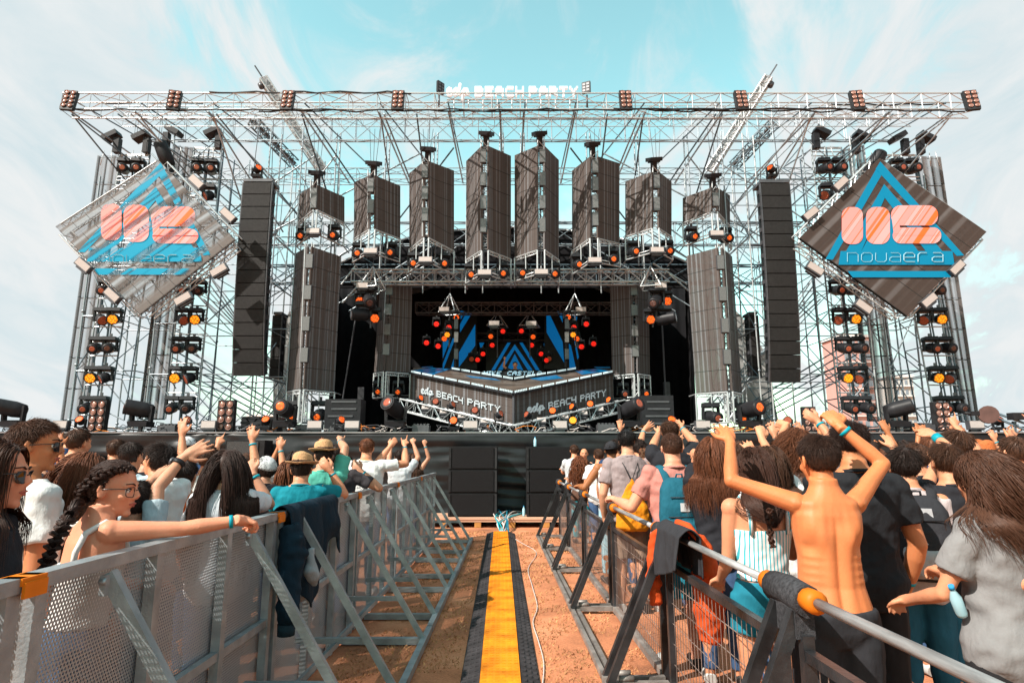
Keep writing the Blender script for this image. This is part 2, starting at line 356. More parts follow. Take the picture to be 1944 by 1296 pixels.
for sx, sn, cxp in ((-1, 'left', 898), (1, 'right', 1045)):
    X = at(cxp, 900, 14.25).x
    for k in range(3):
        o = thing('subwoofer', 'black double subwoofer, %s of the stack on the %s of the lane end' % (tints[k], sn), 'speaker', (X, 14.5, .215 + k * .512), (0, 0, 0), 'subwoofers stacked in front of the stage')
        m = MB(); m.box((0, .02, .255), (1.09, .7, .505)); m.build('cabinet', box_b, o, False)
        m = MB(); m.prism([(-.47, -.333, .03), (.47, -.333, .03), (.47, -.333, .48), (-.47, -.333, .48)], (0, -.022, 0))
        m.build('front_grille', grille, o, False)
        for s in (-1, 1):
            m = MB(); m.box((s * .518, -.345, .255), (.05, .02, .46))
            for z in (.07, .25, .43): m.tube((s * .518, -.353, z), (s * .518, -.362, z), .012, 8)
            m.build('rail', black2, o, False)
cw = [cb_w, cb_c, mat('cable_teal', (.01, .2, .3), .5), cb_w, cb_c]
for k in range(11):
    x0 = 945 + random.uniform(-3, 14); pts = [at(957 + random.uniform(-9, 9), 1012, 13.0) * 1]
    pts[0].z = .03
    mid = Vector((at(952, 990, 13.7).x + random.uniform(-.16, .2), 13.85, .24)); 
    m1 = Vector((pts[0].x + random.uniform(-.1, .1), 13.45, .1 + random.uniform(0, .1)))
    m2 = Vector((mid.x + random.uniform(-.15, .35), 14.4, .24 + random.uniform(0, .12))); e_ = Vector((m2.x + random.uniform(-.2, .35), 15.0, .25))
    cable('cable', '%s cable in the tangled bundle between the two subwoofer stacks' % ['white', 'cyan', 'dark teal', 'white', 'cyan'][k % 5], [pts[0], m1, mid, m2, e_], .012, cw[k % 5], 'cables bundled between the subwoofer stacks')
def bottle(loc, label):
    o = thing('water_bottle', label, 'bottle', loc, group='water bottles by the stage front')
    m = MB(True); m.path([(0, 0, 0), (0, 0, .015), (0, 0, .15), (0, 0, .19), (0, 0, .2)], [.03, .034, .034, .014, .013], 12); m.build('bottle_body', mat('bottle_plastic', (.45, .75, .85), .1, 0, .05), o, False)
    m = MB(); m.path([(0, 0, .2), (0, 0, .222)], .016, 10); m.build('cap', mat('bottle_cap', (.02, .3, .6), .4), o, False)
bottle((at(1016, 850, 14.4).x, 14.4, .217 + 3 * .512), 'small clear water bottle standing on top of the right subwoofer stack')
bottle((at(994, 968, 14.6).x, 14.3, .215), 'small clear water bottle standing on the plywood platform between the subwoofer stacks')
# ================================================================ stage deck and black skirt
DZ = 2.1
deckm = mat('stage_deck_ply', (.06, .055, .05), .8, 0, .3, 1.5, .1, 20); edge = mat('stage_edge_aluminium', (.34, .34, .35), .4, .6, .3, 2)
o = thing('stage_deck', 'wide black stage deck running across the whole view above the black skirt', 'stage', (0, 21.5, 0))
m = MB(); m.box((0, 0, DZ - .1), (46, 12.4, .2)); m.build('deck', deckm, o, False)
m = MB(); m.box((0, -6.33, DZ - .006), (46, .26, .03)); m.build('edge_rail', edge, o, False)
skm = mat('skirt_plastic', (.014, .015, .017), .42, 0, .35, 3, spec=.3)
m = MB(True); nx, nzz = 420, 30; vs = []
for j in range(nzz + 1):
    z = .02 + (DZ - .05) * j / nzz
    for i in range(nx + 1):
        x = -20 + 40 * i / nx; p = Vector((x * .35, z * 2.3, 0)); hang = (x + 7.6) / 1.9 if x < -3 else (x - 5) / 3
        f = .09 * mnoise.noise(p) + .05 * mnoise.noise(p * 3.1) + .03 * math.sin(z * 26 + 3 * mnoise.noise(Vector((x * .8, z, 3)))) * (.4 + abs(mnoise.noise(Vector((x * .5, z * .8, 9)))))
        if abs(x + 7.25) < 2.2: f += .05 * math.sin(9 * math.atan2(x + 7.25, 2.25 - z))
        vs.append((x, 15.06 + f * min(1, (DZ - z) * 2.5 + .15), z))
m.add(vs, [(j * (nx + 1) + i, j * (nx + 1) + i + 1, (j + 1) * (nx + 1) + i + 1, (j + 1) * (nx + 1) + i) for j in range(nzz) for i in range(nx)])
sk = m.build('stage_skirt', skm); tag(sk, 'creased black plastic skirt hanging from the stage edge behind the subwoofers', 'stage skirt')
md = sk.modifiers.new('t', 'SOLIDIFY'); md.thickness = .006
for px, Y in ((478, 14.9),):
    p = at(px, 870, Y)
    o = thing('front_fill_speaker', 'black front fill speaker set against the skirt behind the dark-haired girl', 'speaker', (p.x, 14.72, 0))
    m = MB(); m.box((0, 0, .75), (1.1, .5, 1.47)); m.build('speaker_stand', black, o, False)
    m = MB(); m.box((0, 0, 1.7), (.9, .5, .4)); m.build('cabinet', box_b, o, False)
    m = MB(); m.box((-.05, -.262, 1.7), (.72, .02, .34)); m.build('front_grille', mat('grille_grey', (.06, .06, .06), .6, 0, .2, 60, .6, 300), o, False)
# ================================================================ trusses and scaffold
def lattice(mb, p, q, r, nb, n=4):      # zigzag between two parallel lines p=(a,b), q=(c,d)
    for k in range(nb):
        a = p[0].lerp(p[1], k / nb); b = q[0].lerp(q[1], k / nb); c = q[0].lerp(q[1], (k + 1) / nb); d = p[0].lerp(p[1], (k + 1) / nb)
        mb.tube(b, a, r, n)
        if k % 2: mb.tube(a, c, r, n)
        else: mb.tube(b, d, r, n)
def truss(name, label, A, B, size, mat_, r=.028, bay=.6, group=None, up=(0, 0, 1), cat='truss', parent=None):
    A, B = Vector(A), Vector(B); d = (B - A); L_ = d.length; y = d.normalized(); x = y.cross(Vector(up)).normalized(); z = x.cross(y)
    if parent is None: o = thing(name, label, cat, A, group=group)
    else: o = parent
    hx, hz = (size if isinstance(size, tuple) else (size, size)); hx /= 2; hz /= 2
    cs = [(x * a * hx + z * b * hz) for a, b in ((-1, -1), (1, -1), (1, 1), (-1, 1))]
    for c in cs: bar(o, 'chord', A + c, B + c, r, mat_)
    nb = max(2, int(L_ / bay)); m = MB()
    for k in range(4):
        c1, c2 = cs[k], cs[(k + 1) % 4]; lattice(m, (A + c1, B + c1), (A + c2, B + c2), r * .55, nb)
    m.build('lacing', mat_, o); return o
RZ = 12.15
def X(px, Y, Z): return (px - 972) / F * (Y * math.cos(PITCH) + (Z - EYE) * math.sin(PITCH))
truss('roof_truss', 'long front roof truss carrying the floodlights and the white rooftop letters', (-13.4, 17, 11.9), (13.9, 17, 11.9), (.5, .52), alu, .024, .85, 'long trusses across the stage roof')
truss('roof_truss', 'thin roof truss just behind the front one, right under it in the photo', (-12.6, 18.1, 12.2), (12.9, 18.1, 12.2), (.5, .42), alu, .015, .7, 'long trusses across the stage roof')
truss('roof_truss', 'wide lattice roof truss between the two ends of the scaffold, third from the front', (-12.7, 19.2, 12.35), (12.9, 19.2, 12.35), (.12, .82), steel, .022, .8, 'long trusses across the stage roof')
truss('roof_truss', 'rear roof truss passing just above the tops of the middle hanging screens', (-11.5, 22.2, 12.08), (11.9, 22.2, 12.08), (.5, .45), steel, .022, 1.1, 'long trusses across the stage roof')
truss('roof_truss', 'lattice truss behind the middle of the hanging screens', (-11, 22.6, 9.9), (11.2, 22.6, 9.9), (.2, .9), steel, .03, 1.2, 'long trusses across the stage roof')
truss('roof_truss', 'lowest back truss passing behind the lower ends of the hanging screens', (-10.6, 23, 8.4), (10.8, 23, 8.4), (.3, .7), steel2, .03, 1.2, 'long trusses across the stage roof')
# scaffold towers: posts, ledgers, braces; one thing per bay row
def scaffold(label, xs, ys, z0, z1, lift=2.0, brace_prob=.6, seed=1, r=.024, slant=0, group='scaffold towers of the stage', posts_to=None):
    rd = random.Random(seed); o = thing('scaffold_tower', label, 'scaffold', (sum(xs) / len(xs), sum(ys) / len(ys), z0), group=group)
    for x in xs:
        for y in ys:
            bar(o, 'post', (x, y, z0), (x, y, z1 + rd.uniform(0, .5)), r, alu if rd.random() < .3 else steel)
    z = z0 + .3; m = MB()
    for x in xs:
        for y in ys:
            zz = z0 + .5
            while zz < z1: bar(o, 'coupler', (x, y, zz), (x, y, zz + .06), r * 1.9, steel); zz += lift / 1.02
    nl = 0
    while z < z1 + .1:
        for y in ys: bar(o, 'ledger', (xs[0], y, z), (xs[-1], y, z), r * .75, steel)
        for x in xs:
            if len(ys) > 1: bar(o, 'transom', (x, ys[0], z), (x, ys[-1], z), r * .7, steel)
        for y in ys:
            for i in range(len(xs) - 1):
                if rd.random() < brace_prob and z + lift < z1 + .5:
                    a, b = (xs[i], xs[i + 1]) if (nl + i) % 2 else (xs[i + 1], xs[i])
                    bar(o, 'brace', (a, y, z), (b, y, z + lift), r * .7, steel if rd.random() < .5 else steel2)
        for i, x in enumerate(xs):
            for j in range(len(ys) - 1):
                if rd.random() < brace_prob and z + lift < z1 + .5: bar(o, 'brace', (x, ys[j], z), (x, ys[j + 1], z + lift), r * .65, steel2)
        z += lift; nl += 1
    return o
for s, sn in ((-1, 'left'), (1, 'right')):
    scaffold('open steel scaffold tower between the %s line array and the lighting racks' % sn, [s * x for x in (8.0, 9.6, 11.2)], [18.9, 21.0, 23.0], DZ, RZ - .3, 1.6, .55, 3 + s)
    scaffold('narrow steel scaffold tower beside the %s line array, nearer the stage mouth' % sn, [s * x for x in (6.9, 7.6)], [18.8, 21.2], DZ, RZ - .2, 1.5, .5, 7 + s)
    scaffold('far %s corner scaffold tower behind the diamond screen' % sn, [s * x for x in (12.1, 13.1, 14.0) if not (s > 0 and x > 13.5) or True], [19.6, 22.0], DZ, 10.6, 1.8, .4, 11 + s, .028)
    # raking back stays down to the ground and roof diagonals
    o = thing('raking_struts', 'sheaf of long raking scaffold tubes bracing the %s side of the stage' % sn, 'scaffold', (s * 9, 21, DZ), group='raking struts at both sides of the stage')
    for k in range(5):
        bar(o, 'strut', (s * (11.6 - k * .12), 22.5 - k * .1, 7.3 + k * .15), (s * (7.2 + k * .15), 22.8 - k * .1, 3.5 - .1 * k), .026, steel)
        bar(o, 'strut', (s * (12.2), 21.5, 5.6 - k * .28), (s * (8.3), 21.7, 3.3 - k * .2), .024, steel2)
    for k in range(6): bar(o, 'strut', (s * (7.4 + 1.1 * (k % 3)), 21.3, 3 + 1.7 * k), (s * (8.8 + 1.1 * (k % 3)), 21.5, 4.6 + 1.7 * k), .022, steel)
    # front cantilever stays, from the front truss back and down into the tower
    o = thing('roof_stays', 'bundle of steel stays slanting from the front roof truss down to the %s towers' % sn, 'scaffold', (s * 9, 18, 11), group='roof stays at both sides of the stage')
    for x1, x2, z2, y2 in ((13.4, 12.5, 10.0, 19.6), (13.4, 12.2, 10.8, 19.3), (11.6, 9.2, 9.6, 20.6), (11.4, 10.4, 10.2, 19.6), (9.2, 8.0, 9.2, 20.5), (9.1, 8.6, 8.6, 19.6), (9.0, 7.2, 9.4, 21), (6.4, 6.2, 9.6, 20.8), (6.2, 4.8, 10, 22), (4.0, 4.3, 10.4, 21), (3.9, 3.2, 10.2, 22), (2.9, 2.9, 9.6, 20.6), (12.0, 9.6, 10.6, 20.8)):
        bar(o, 'stay', (s * x1, 17.2, 11.75), (s * x2, y2, z2), .026, steel2 if random.random() < .5 else steel)
    for x1 in (13.2, 11.3, 9.1, 6.3, 4.0, 1.9, .35):
        m = bar(o, 'outrigger', (s * x1, 16.9, 11.66), (s * x1, 22.4, 11.9), .03, steel)
        bar(o, 'outrigger', (s * (x1 + .05), 17.2, 12.12), (s * (x1 - .9 if x1 > 3 else x1), 22.2, RZ + .25), .024, steel2)
    # plan and back diagonals seen over the hanging screens
    o = thing('roof_braces', 'long diagonal tubes bracing the roof behind the %s hanging screens' % sn, 'scaffold', (s * 5, 21, 11), group='diagonal roof braces')
    for a, b in (((8.4, 19.5, 8.6), (3.2, 20.0, 11.9)), ((8.2, 20.5, 7.2), (4.3, 21.0, 10.6)), ((7.2, 21.5, 8.0), (4.3, 21.5, 10.1)), ((7.0, 22.0, 6.6), (2.7, 22.5, 9.6)), ((11.2, 19.5, 8.2), (6.9, 20, 11.8)), ((9.6, 21, 6.3), (5.0, 22.4, 9.9)), ((6.2, 22.8, 6.9), (1.9, 22.8, 9.6)), ((11.6, 20.4, 10), (8.0, 20.4, 7.2)), ((12.6, 20, 11.9), (9.7, 20, 9.0)), ((2.0, 19.6, 11.9), (4.4, 22.2, 10.2)), ((7.9, 22.9, 10.4), (4.9, 22.9, 8.5)), ((6.1, 19.9, 11.8), (8.4, 20.2, 8.7))):
        bar(o, 'brace_tube', (s * a[0], a[1], a[2]), (s * b[0], b[1], b[2]), .028, steel if random.random() < .6 else steel2)
    # posts hanging in the centre
    o = thing('hanging_posts', 'pairs of upright tubes carrying the %s half of the hanging screens from the roof' % sn, 'scaffold', (s * 4, 20, 11), group='upright hanger tubes')
    for x1 in (.3, .95, 2.55, 4.2, 5.9):
        for dx in (0, .12):
            bar(o, 'post', (s * (x1 + dx), 19.6, RZ + .3), (s * (x1 + dx), 19.6, 7.7), .026, steel)
        bar(o, 'post', (s * (x1 + .8), 22.4, RZ + .2), (s * (x1 + .8), 22.4, 7.5), .026, alu)
# black cable runs tied along the front roof truss
for k, (x0, x1, z_, y_) in enumerate(((-13, -5.2, 11.62, 16.7), (-7.5, 1.5, 11.6, 16.72), (-2.2, 6.4, 11.61, 16.7), (4.2, 13.4, 11.6, 16.72), (-9, -3, 12.2, 16.72), (3, 10.5, 11.64, 16.68), (-12.8, -9.5, 12.2, 17.3), (9.8, 13.3, 12.16, 17.3))):
    pts = []; n_ = int((x1 - x0) / .35)
    for i in range(n_ + 1): pts.append((x0 + (x1 - x0) * i / n_, y_ + .03 * math.sin(i * 1.7 + k), z_ - .05 * abs(math.sin(i * .8 + k)) + random.uniform(-.02, .02)))
    m = MB(True); m.path(pts, .024, 5); tag(m.build('cable', black2), 'black cable bundle tied along the front roof truss', 'cable', 'cable bundles along the front roof truss')
# two crane jibs rising behind the roof
for s, sn, a, b in ((-1, 'left', (500, 150), (612, 322)), (1, 'right', (1459, 148), (1347, 325))):
    A = at(a[0], a[1], 20.2); B = at(b[0], b[1], 21)
    o = truss('lighting_boom', 'pale box boom slanting up and outward through the roof trusses on the %s' % sn, A, B, .26, alu, .03, .35, 'slanting booms on the roof', cat='boom')
    m = MB(); rbox(m, A, B, .16, .2); m.build('boom_core', mat('boom_grey', (.42, .42, .43), .5, .3, .2), o)
    m = MB(); d = (A - B).normalized(); rbox(m, A + d * .05, A + d * .55, .05, .04); m.tube(A + Vector((s * .1, 0, -.2)), A + Vector((s * .02, 0, -.35)), .1, 8); m.build('boom_tip', grey, o)
for s, sn, a, b in ((-1, 'left', (478, 228), (560, 312)), (1, 'right', (1470, 234), (1392, 316))):
    A = at(a[0], a[1], 21.5); B = at(b[0], b[1], 22.5)
    o = truss('ladder_beam', 'dark lattice ladder beam slanting below the roof on the %s' % sn, A, B, (.34, .3), steel2, .03, .28, 'slanting ladder beams on the roof', cat='beam')
    m = MB(); rbox(m, A, B, .26, .05); m.build('mesh_tray', mat('tray_grey', (.12, .12, .12), .6, .2, .5, 30), o)
# ================================================================ fixtures (prototypes, copied)
def lens_disc(parent, c, d, r, mat_, honey=False, name='lens'):
    d = d.normalized(); m = MB(True); m.path([c - d * .01, c + d * .006, c + d * .014], [r, r, r * .7], 14)
    if honey:
        u = d.orthogonal().normalized(); v = d.cross(u)
        for k in range(19):
            rr = 0 if k == 0 else (r * .42 if k < 7 else r * .78); an = (k - 1) * 1.047 if k < 7 else (k - 7) * .5236
            p = c + d * .014 + u * rr * math.cos(an) + v * rr * math.sin(an); m.path([p, p + d * .01], [r * .15, r * .11], 6)
    return m.build(name, mat_, parent, False)
def moving_head(d, lensm, long=False, sc=1.0, honey=False):
    """hanging fixture, origin at its clamp, body below; d = direction the head points"""
    o = thing('moving_head_light', '', 'stage light'); d = Vector(d).normalized(); s = sc
    m = MB(); m.box((0, 0, -.05 * s), (.06 * s, .06 * s, .1 * s)); m.build('clamp', grey, o, False)
    m = MB(); m.prism([(-.17 * s, -.13 * s, -.1 * s), (.17 * s, -.13 * s, -.1 * s), (.19 * s, -.15 * s, -.2 * s), (-.19 * s, -.15 * s, -.2 * s)], (0, .28 * s, 0)); m.build('base', black, o, False)
    m = MB(); m.prism([(x * s, -.05 * s, z * s) for x, z in ((-.2, -.19), (.2, -.19), (.215, -.5), (.17, -.5), (.155, -.225), (-.155, -.225), (-.17, -.5), (-.215, -.5))], (0, .1 * s, 0))
    m.build('yoke', black, o, False)
    c = Vector((0, 0, -.43 * s)); a, b = (-.2, .3) if long else (-.13, .12); m = MB(True)
    m.path([c + d * a * s, c + d * (a + .04) * s, c + d * .0, c + d * (b - .03) * s, c + d * b * s], [(.07 if long else .09) * s, .13 * s, .155 * s, .145 * s, .15 * s], 14); m.build('head', black, o, False)
    u = d.orthogonal().normalized(); lens_disc(o, c + d * (b + .004) * s, d, (.085 if long else .135 if honey else .088) * s, lensm, honey)
    if not honey: lens_disc(o, c + d * (b - .001) * s, d, .14 * s, black, name='bezel')
    if honey:
        m = MB(); m.path([c + d * (b - .01) * s, c + d * (b + .03) * s], .152 * s, 14, cap=False); m.build('bezel', grey, o, False)
    return o
protos = {}
def fixture(kind, loc, label, group, rot=(0, 0, 0), sc=1.0):
    k = kind
    if k not in protos:
        D = dict(front=(.1, -1, -.25), amber=(.05, -1, -.3), side=(-.75, -.6, -.5), sideR=(.75, -.6, -.5), dark=(.25, -1, -.2), down=(0, -.8, -.6))
        if k[0] == 'beam': p = moving_head(k[1], {'o': orange, 'd': dimo, 'k': lensd}[k[2]], True, 1.35)
        else: p = moving_head(D[k[1]], {'o': orange, 'a': amber, 'd': dimo, 'k': lensd, 'r': redl}[k[2]], k[0] == 'spot', 1.0, k[0] == 'wash')
        protos[k] = p; o = p
    else: o = copy_tree(protos[k])
    o.location = loc; o.rotation_euler = rot; o.scale = (sc, sc, sc); tag(o, label, 'stage light', group); return o
def strobe(loc, label, group, rot=(0, 0, 0), w_=.5, h_=.26):
    k = ('strobe', w_, h_)
    if k not in protos:
        o = thing('strobe_light', '', 'stage light'); m = MB(); m.box((0, .06, 0), (w_, .14, h_)); m.box((0, .1, -h_ * .62), (w_ * .7, .1, .05)); m.build('housing', grey, o, False)
        m = MB(); m.box((0, -.018, .01), (w_ * .9, .012, h_ * .78)); m.build('lamp_face', face_w, o, False); protos[k] = o
    else: o = copy_tree(protos[k])
    o.location = loc; o.rotation_euler = rot; tag(o, label, 'stage light', group); return o
blc = mat('blinder_cell', (.45, .25, .20), .25, .3, .3, 20); blr = mat('blinder_rim', (.10, .05, .04), .4, .3)
def blinder(loc, label, group, rot=(0, 0, 0), sc=1.0):
    k = 'blinder'
    if k not in protos:
        o = thing('blinder_light', '', 'floodlight'); m = MB(); m.box((0, .08, 0), (.42, .16, .78)); m.box((0, .05, -.42), (.4, .1, .06)); m.build('housing', black2, o, False)
        for i in (-1, 1):
            for j in range(4):
                c = Vector((i * .1, -.002, .285 - j * .19)); m = MB(True); m.path([c, c + Vector((0, -.03, 0))], [.06, .085], 12, cap=False); m.ell(c + Vector((0, -.006, 0)), (.062, .02, .062), nu=10, nv=6); ob = m.build('lamp', blc, o, False)
        protos[k] = o
    else: o = copy_tree(protos[k])
    o.location = loc; o.rotation_euler = rot; o.scale = (sc,) * 3; tag(o, label, 'floodlight', group); return o
for i, px in enumerate((130, 330, 545, 755, 1188, 1408, 1628, 1845)):
    p = at(px, 188, 16.55)
    blinder(p, 'black eight-lamp floodlight on the front roof truss, %s of eight from the left' % ['first', 'second', 'third', 'fourth', 'fifth', 'sixth', 'seventh', 'eighth'][i], 'eight-lamp floodlights along the front roof truss', (R(-12), 0, R([8, 14, 0, 0, 0, 0, -8, -12][i])), .84)
for px, sn in ((836, 'left'), (1113, 'right')):
    p = at(px, 168, 17)
    o = thing('work_floodlight', 'small black floodlight on a stem at the %s end of the rooftop letters' % sn, 'floodlight', p, (0, 0, R(50 if px < 900 else -25)), 'floodlights at the ends of the rooftop letters')
    m = MB(); m.box((0, 0, .02), (.26, .08, .36)); m.build('housing', black, o, False); m = MB(); m.tube((0, .05, -.2), (0, .05, -.6), .03); m.build('stem', grey, o, False)
    m = MB()
    for a in (-1, 1):
        for b in (-1, 0, 1): m.box((a * .06, -.045, .02 + b * .1), (.09, .01, .07))
    m.build('lamp_face', grey, o, False)
# ================================================================ LED mesh walls
_led = {}
def ledmat(nm, op_lo, op_hi, col, scale, axis=0, rows=0):
    if nm in _led: return _led[nm]
    m, t, b = nmat('led_mesh_' + nm); _led[nm] = m; n = t.nodes; l = t.links
    tcn = n.new('ShaderNodeTexCoord'); s = n.new('ShaderNodeSeparateXYZ'); l.new(tcn.outputs['UV'], s.inputs[0])
    cb_ = n.new('ShaderNodeCombineXYZ'); l.new(s.outputs[axis], cb_.inputs[0])
    z = n.new('ShaderNodeTexNoise'); z.inputs['Scale'].default_value = scale * .7; z.inputs['Detail'].default_value = .6; z.inputs['Roughness'].default_value = .5; l.new(cb_.outputs[0], z.inputs[0])
    cr = n.new('ShaderNodeValToRGB'); l.new(z.outputs[0], cr.inputs[0]); e = cr.color_ramp.elements
    e[0].position = .5; e[1].position = .63; c = col
    e[0].color = tuple(x * .75 for x in c) + (1,); e[1].color = (c[0] * 1.55, c[1] * 1.95, c[2] * 2.25, 1)
    z3 = n.new('ShaderNodeTexNoise'); z3.inputs['Scale'].default_value = 5; z3.inputs['Detail'].default_value = 5; l.new(tcn.outputs['Object'], z3.inputs[0])
    mxx = n.new('ShaderNodeMix'); mxx.data_type = 'RGBA'; mxx.blend_type = 'MULTIPLY'; mxx.inputs[0].default_value = .25; l.new(cr.outputs[0], mxx.inputs[6]); l.new(z3.outputs[0], mxx.inputs[7])
    # horizontal cabinet joints
    f = n.new('ShaderNodeMath'); f.operation = 'FRACT'; ml = n.new('ShaderNodeMath'); ml.operation = 'MULTIPLY'; ml.inputs[1].default_value = rows or 1; l.new(s.outputs[1 - axis], ml.inputs[0]); l.new(ml.outputs[0], f.inputs[0])
    gt = n.new('ShaderNodeMath'); gt.operation = 'GREATER_THAN'; gt.inputs[1].default_value = .03; l.new(f.outputs[0], gt.inputs[0])
    mj = n.new('ShaderNodeMix'); mj.data_type = 'RGBA'; l.new(gt.outputs[0], mj.inputs[0]); mj.inputs[6].default_value = (.02, .018, .016, 1); l.new(mxx.outputs[2], mj.inputs[7])
    l.new(mj.outputs[2], b.inputs['Base Color']); b.inputs['Roughness'].default_value = .7; b.inputs['Specular IOR Level'].default_value = .15
    z4 = n.new('ShaderNodeMapRange'); z4.inputs[1].default_value = .40; z4.inputs[2].default_value = .58; z4.inputs[3].default_value = op_hi; z4.inputs[4].default_value = op_lo
    z5 = n.new('ShaderNodeTexNoise'); z5.inputs['Scale'].default_value = scale * .55; z5.inputs['Detail'].default_value = 2; z5.noise_dimensions = '3D'
    cb2 = n.new('ShaderNodeCombineXYZ'); l.new(s.outputs[axis], cb2.inputs[0]); cb2.inputs[1].default_value = 7.3; l.new(cb2.outputs[0], z5.inputs[0]); l.new(z5.outputs[0], z4.inputs[0]); l.new(z4.outputs[0], b.inputs['Alpha'])
    return m
led_c = ledmat('centre', .93, 1.0, (.105, .084, .076), 26, 0, 5)
led_s = ledmat('side', .18, .85, (.20, .18, .175), 9, 0, 9)
led_p = ledmat('pillar', .80, 1.0, (.112, .09, .082), 22, 0, 7)
led_dr = ledmat('diamond_dense', .9, 1.0, (.078, .056, .048), 24, 0, 5)
led_dl = ledmat('diamond_open', .08, .9, (.21, .19, .18), 24, 0, 8)
def panel(name, pts, th, m, parent, uv=((0, 1), (1, 1), (1, 0), (0, 0)), k=None):
    """four corner points TL,TR,BR,BL; a panel of thickness th with UVs"""
    P = [Vector(p) for p in pts]; nrm = (P[1] - P[0]).cross(P[3] - P[0]).normalized()
    if nrm.y < 0: nrm = -nrm
    mb = MB(); V = P + [p + nrm * th for p in P]
    mb.add(V, [(0, 1, 2, 3), (4, 7, 6, 5), (0, 4, 5, 1), (1, 5, 6, 2), (2, 6, 7, 3), (3, 7, 4, 0)], False)
    o = mb.build(name, m, parent); ul = o.data.uv_layers.new(name='UVMap'); u = list(uv) * 2
    for lp in o.data.loops: ul.data[lp.index].uv = u[lp.vertex_index]
    return o
order = ['first', 'second', 'third', 'fourth', 'fifth', 'sixth', 'seventh', 'eighth']
# px: left x, seamL, seamR, right x; y tops L,S,R ; bottoms L,S,R ; frame drop
cols = [((565, 595, 602, 654), (371, 351, 374), (424, 398, 424), 42, 2), ((672, 701, 712, 760), (346, 333, 353), (454, 435, 454), 46, 2),
        ((777, 805, 814, 862), (329, 306, 324), (474, 451, 477), 47, 3), ((885, 914, 927, 970), (306, 277, 296), (494, 475, 492), 48, 4),
        ((977, 1020, 1034, 1061), (295, 277, 304), (490, 474, 494), 50, 4), ((1086, 1120, 1135, 1176), (324, 297, 310), (477, 452, 463), 50, 4),
        ((1187, 1238, 1251, 1275), (345, 326, 345), (450, 433, 450), 45, 2), ((1296, 1351, 1362, 1386), (376, 356, 371), (424, 402, 430), 42, 1)]
YS, YE = 18.4, 19.2
gry = mat('led_strip_face', (.17, .17, .17), .4, .2, .3, 40)
def seam_blinders(o, px_of, ys, Yb, w_=.17, h_=.44):
    for yy in ys:
        p = at(px_of(yy), yy, Yb); m = MB(); m.box(p + Vector((0, .1, 0)), (w_ + .03, .16, h_ + .02)); b = m.build('blinder_bar', grey, o)
        m = MB(); m.box(p + Vector((0, .012, 0)), (w_, .01, h_)); m.build('lamp_face', gry, b)
def vframe(o, L_, S, S2, R_, drop, Ys, Ye, bot_drop):
    """tube frame below a V-shaped pair of screens; L_,S,S2,R_ are pixel points of its upper corners"""
    T = [at(*L_, Ye), at(*S, Ys - .03), at(*S2, Ys - .03), at(*R_, Ye)]
    Bt = [t - Vector((0, 0, bot_drop)) for t in T]
    for k in (0, 2):
        bar(o, 'frame_tube', T[k], T[k + 1], .028, alu); bar(o, 'frame_tube', Bt[k], Bt[k + 1], .028, alu)
        m = MB(); dn = Vector((0, 0, .1)); lattice(m, (T[k], T[k + 1]), (T[k] - dn, T[k + 1] - dn), .012, 6); m.tube(T[k] - dn, T[k + 1] - dn, .016); m.tube(Bt[k] + dn, Bt[k + 1] + dn, .018); m.build('frame_lacing', alu, o)
        mid = (T[k] + T[k + 1]) / 2; midb = (Bt[k] + Bt[k + 1]) / 2; bar(o, 'frame_tube', mid, midb, .02, alu)
    for k in range(4): bar(o, 'frame_tube', T[k], Bt[k], .03, alu)
    b1 = Vector((0, .7, 0))
    for k in (0, 3): bar(o, 'frame_tube', T[k], T[k] + b1, .02, alu); bar(o, 'frame_tube', Bt[k], Bt[k] + b1, .02, alu)
    return T, Bt
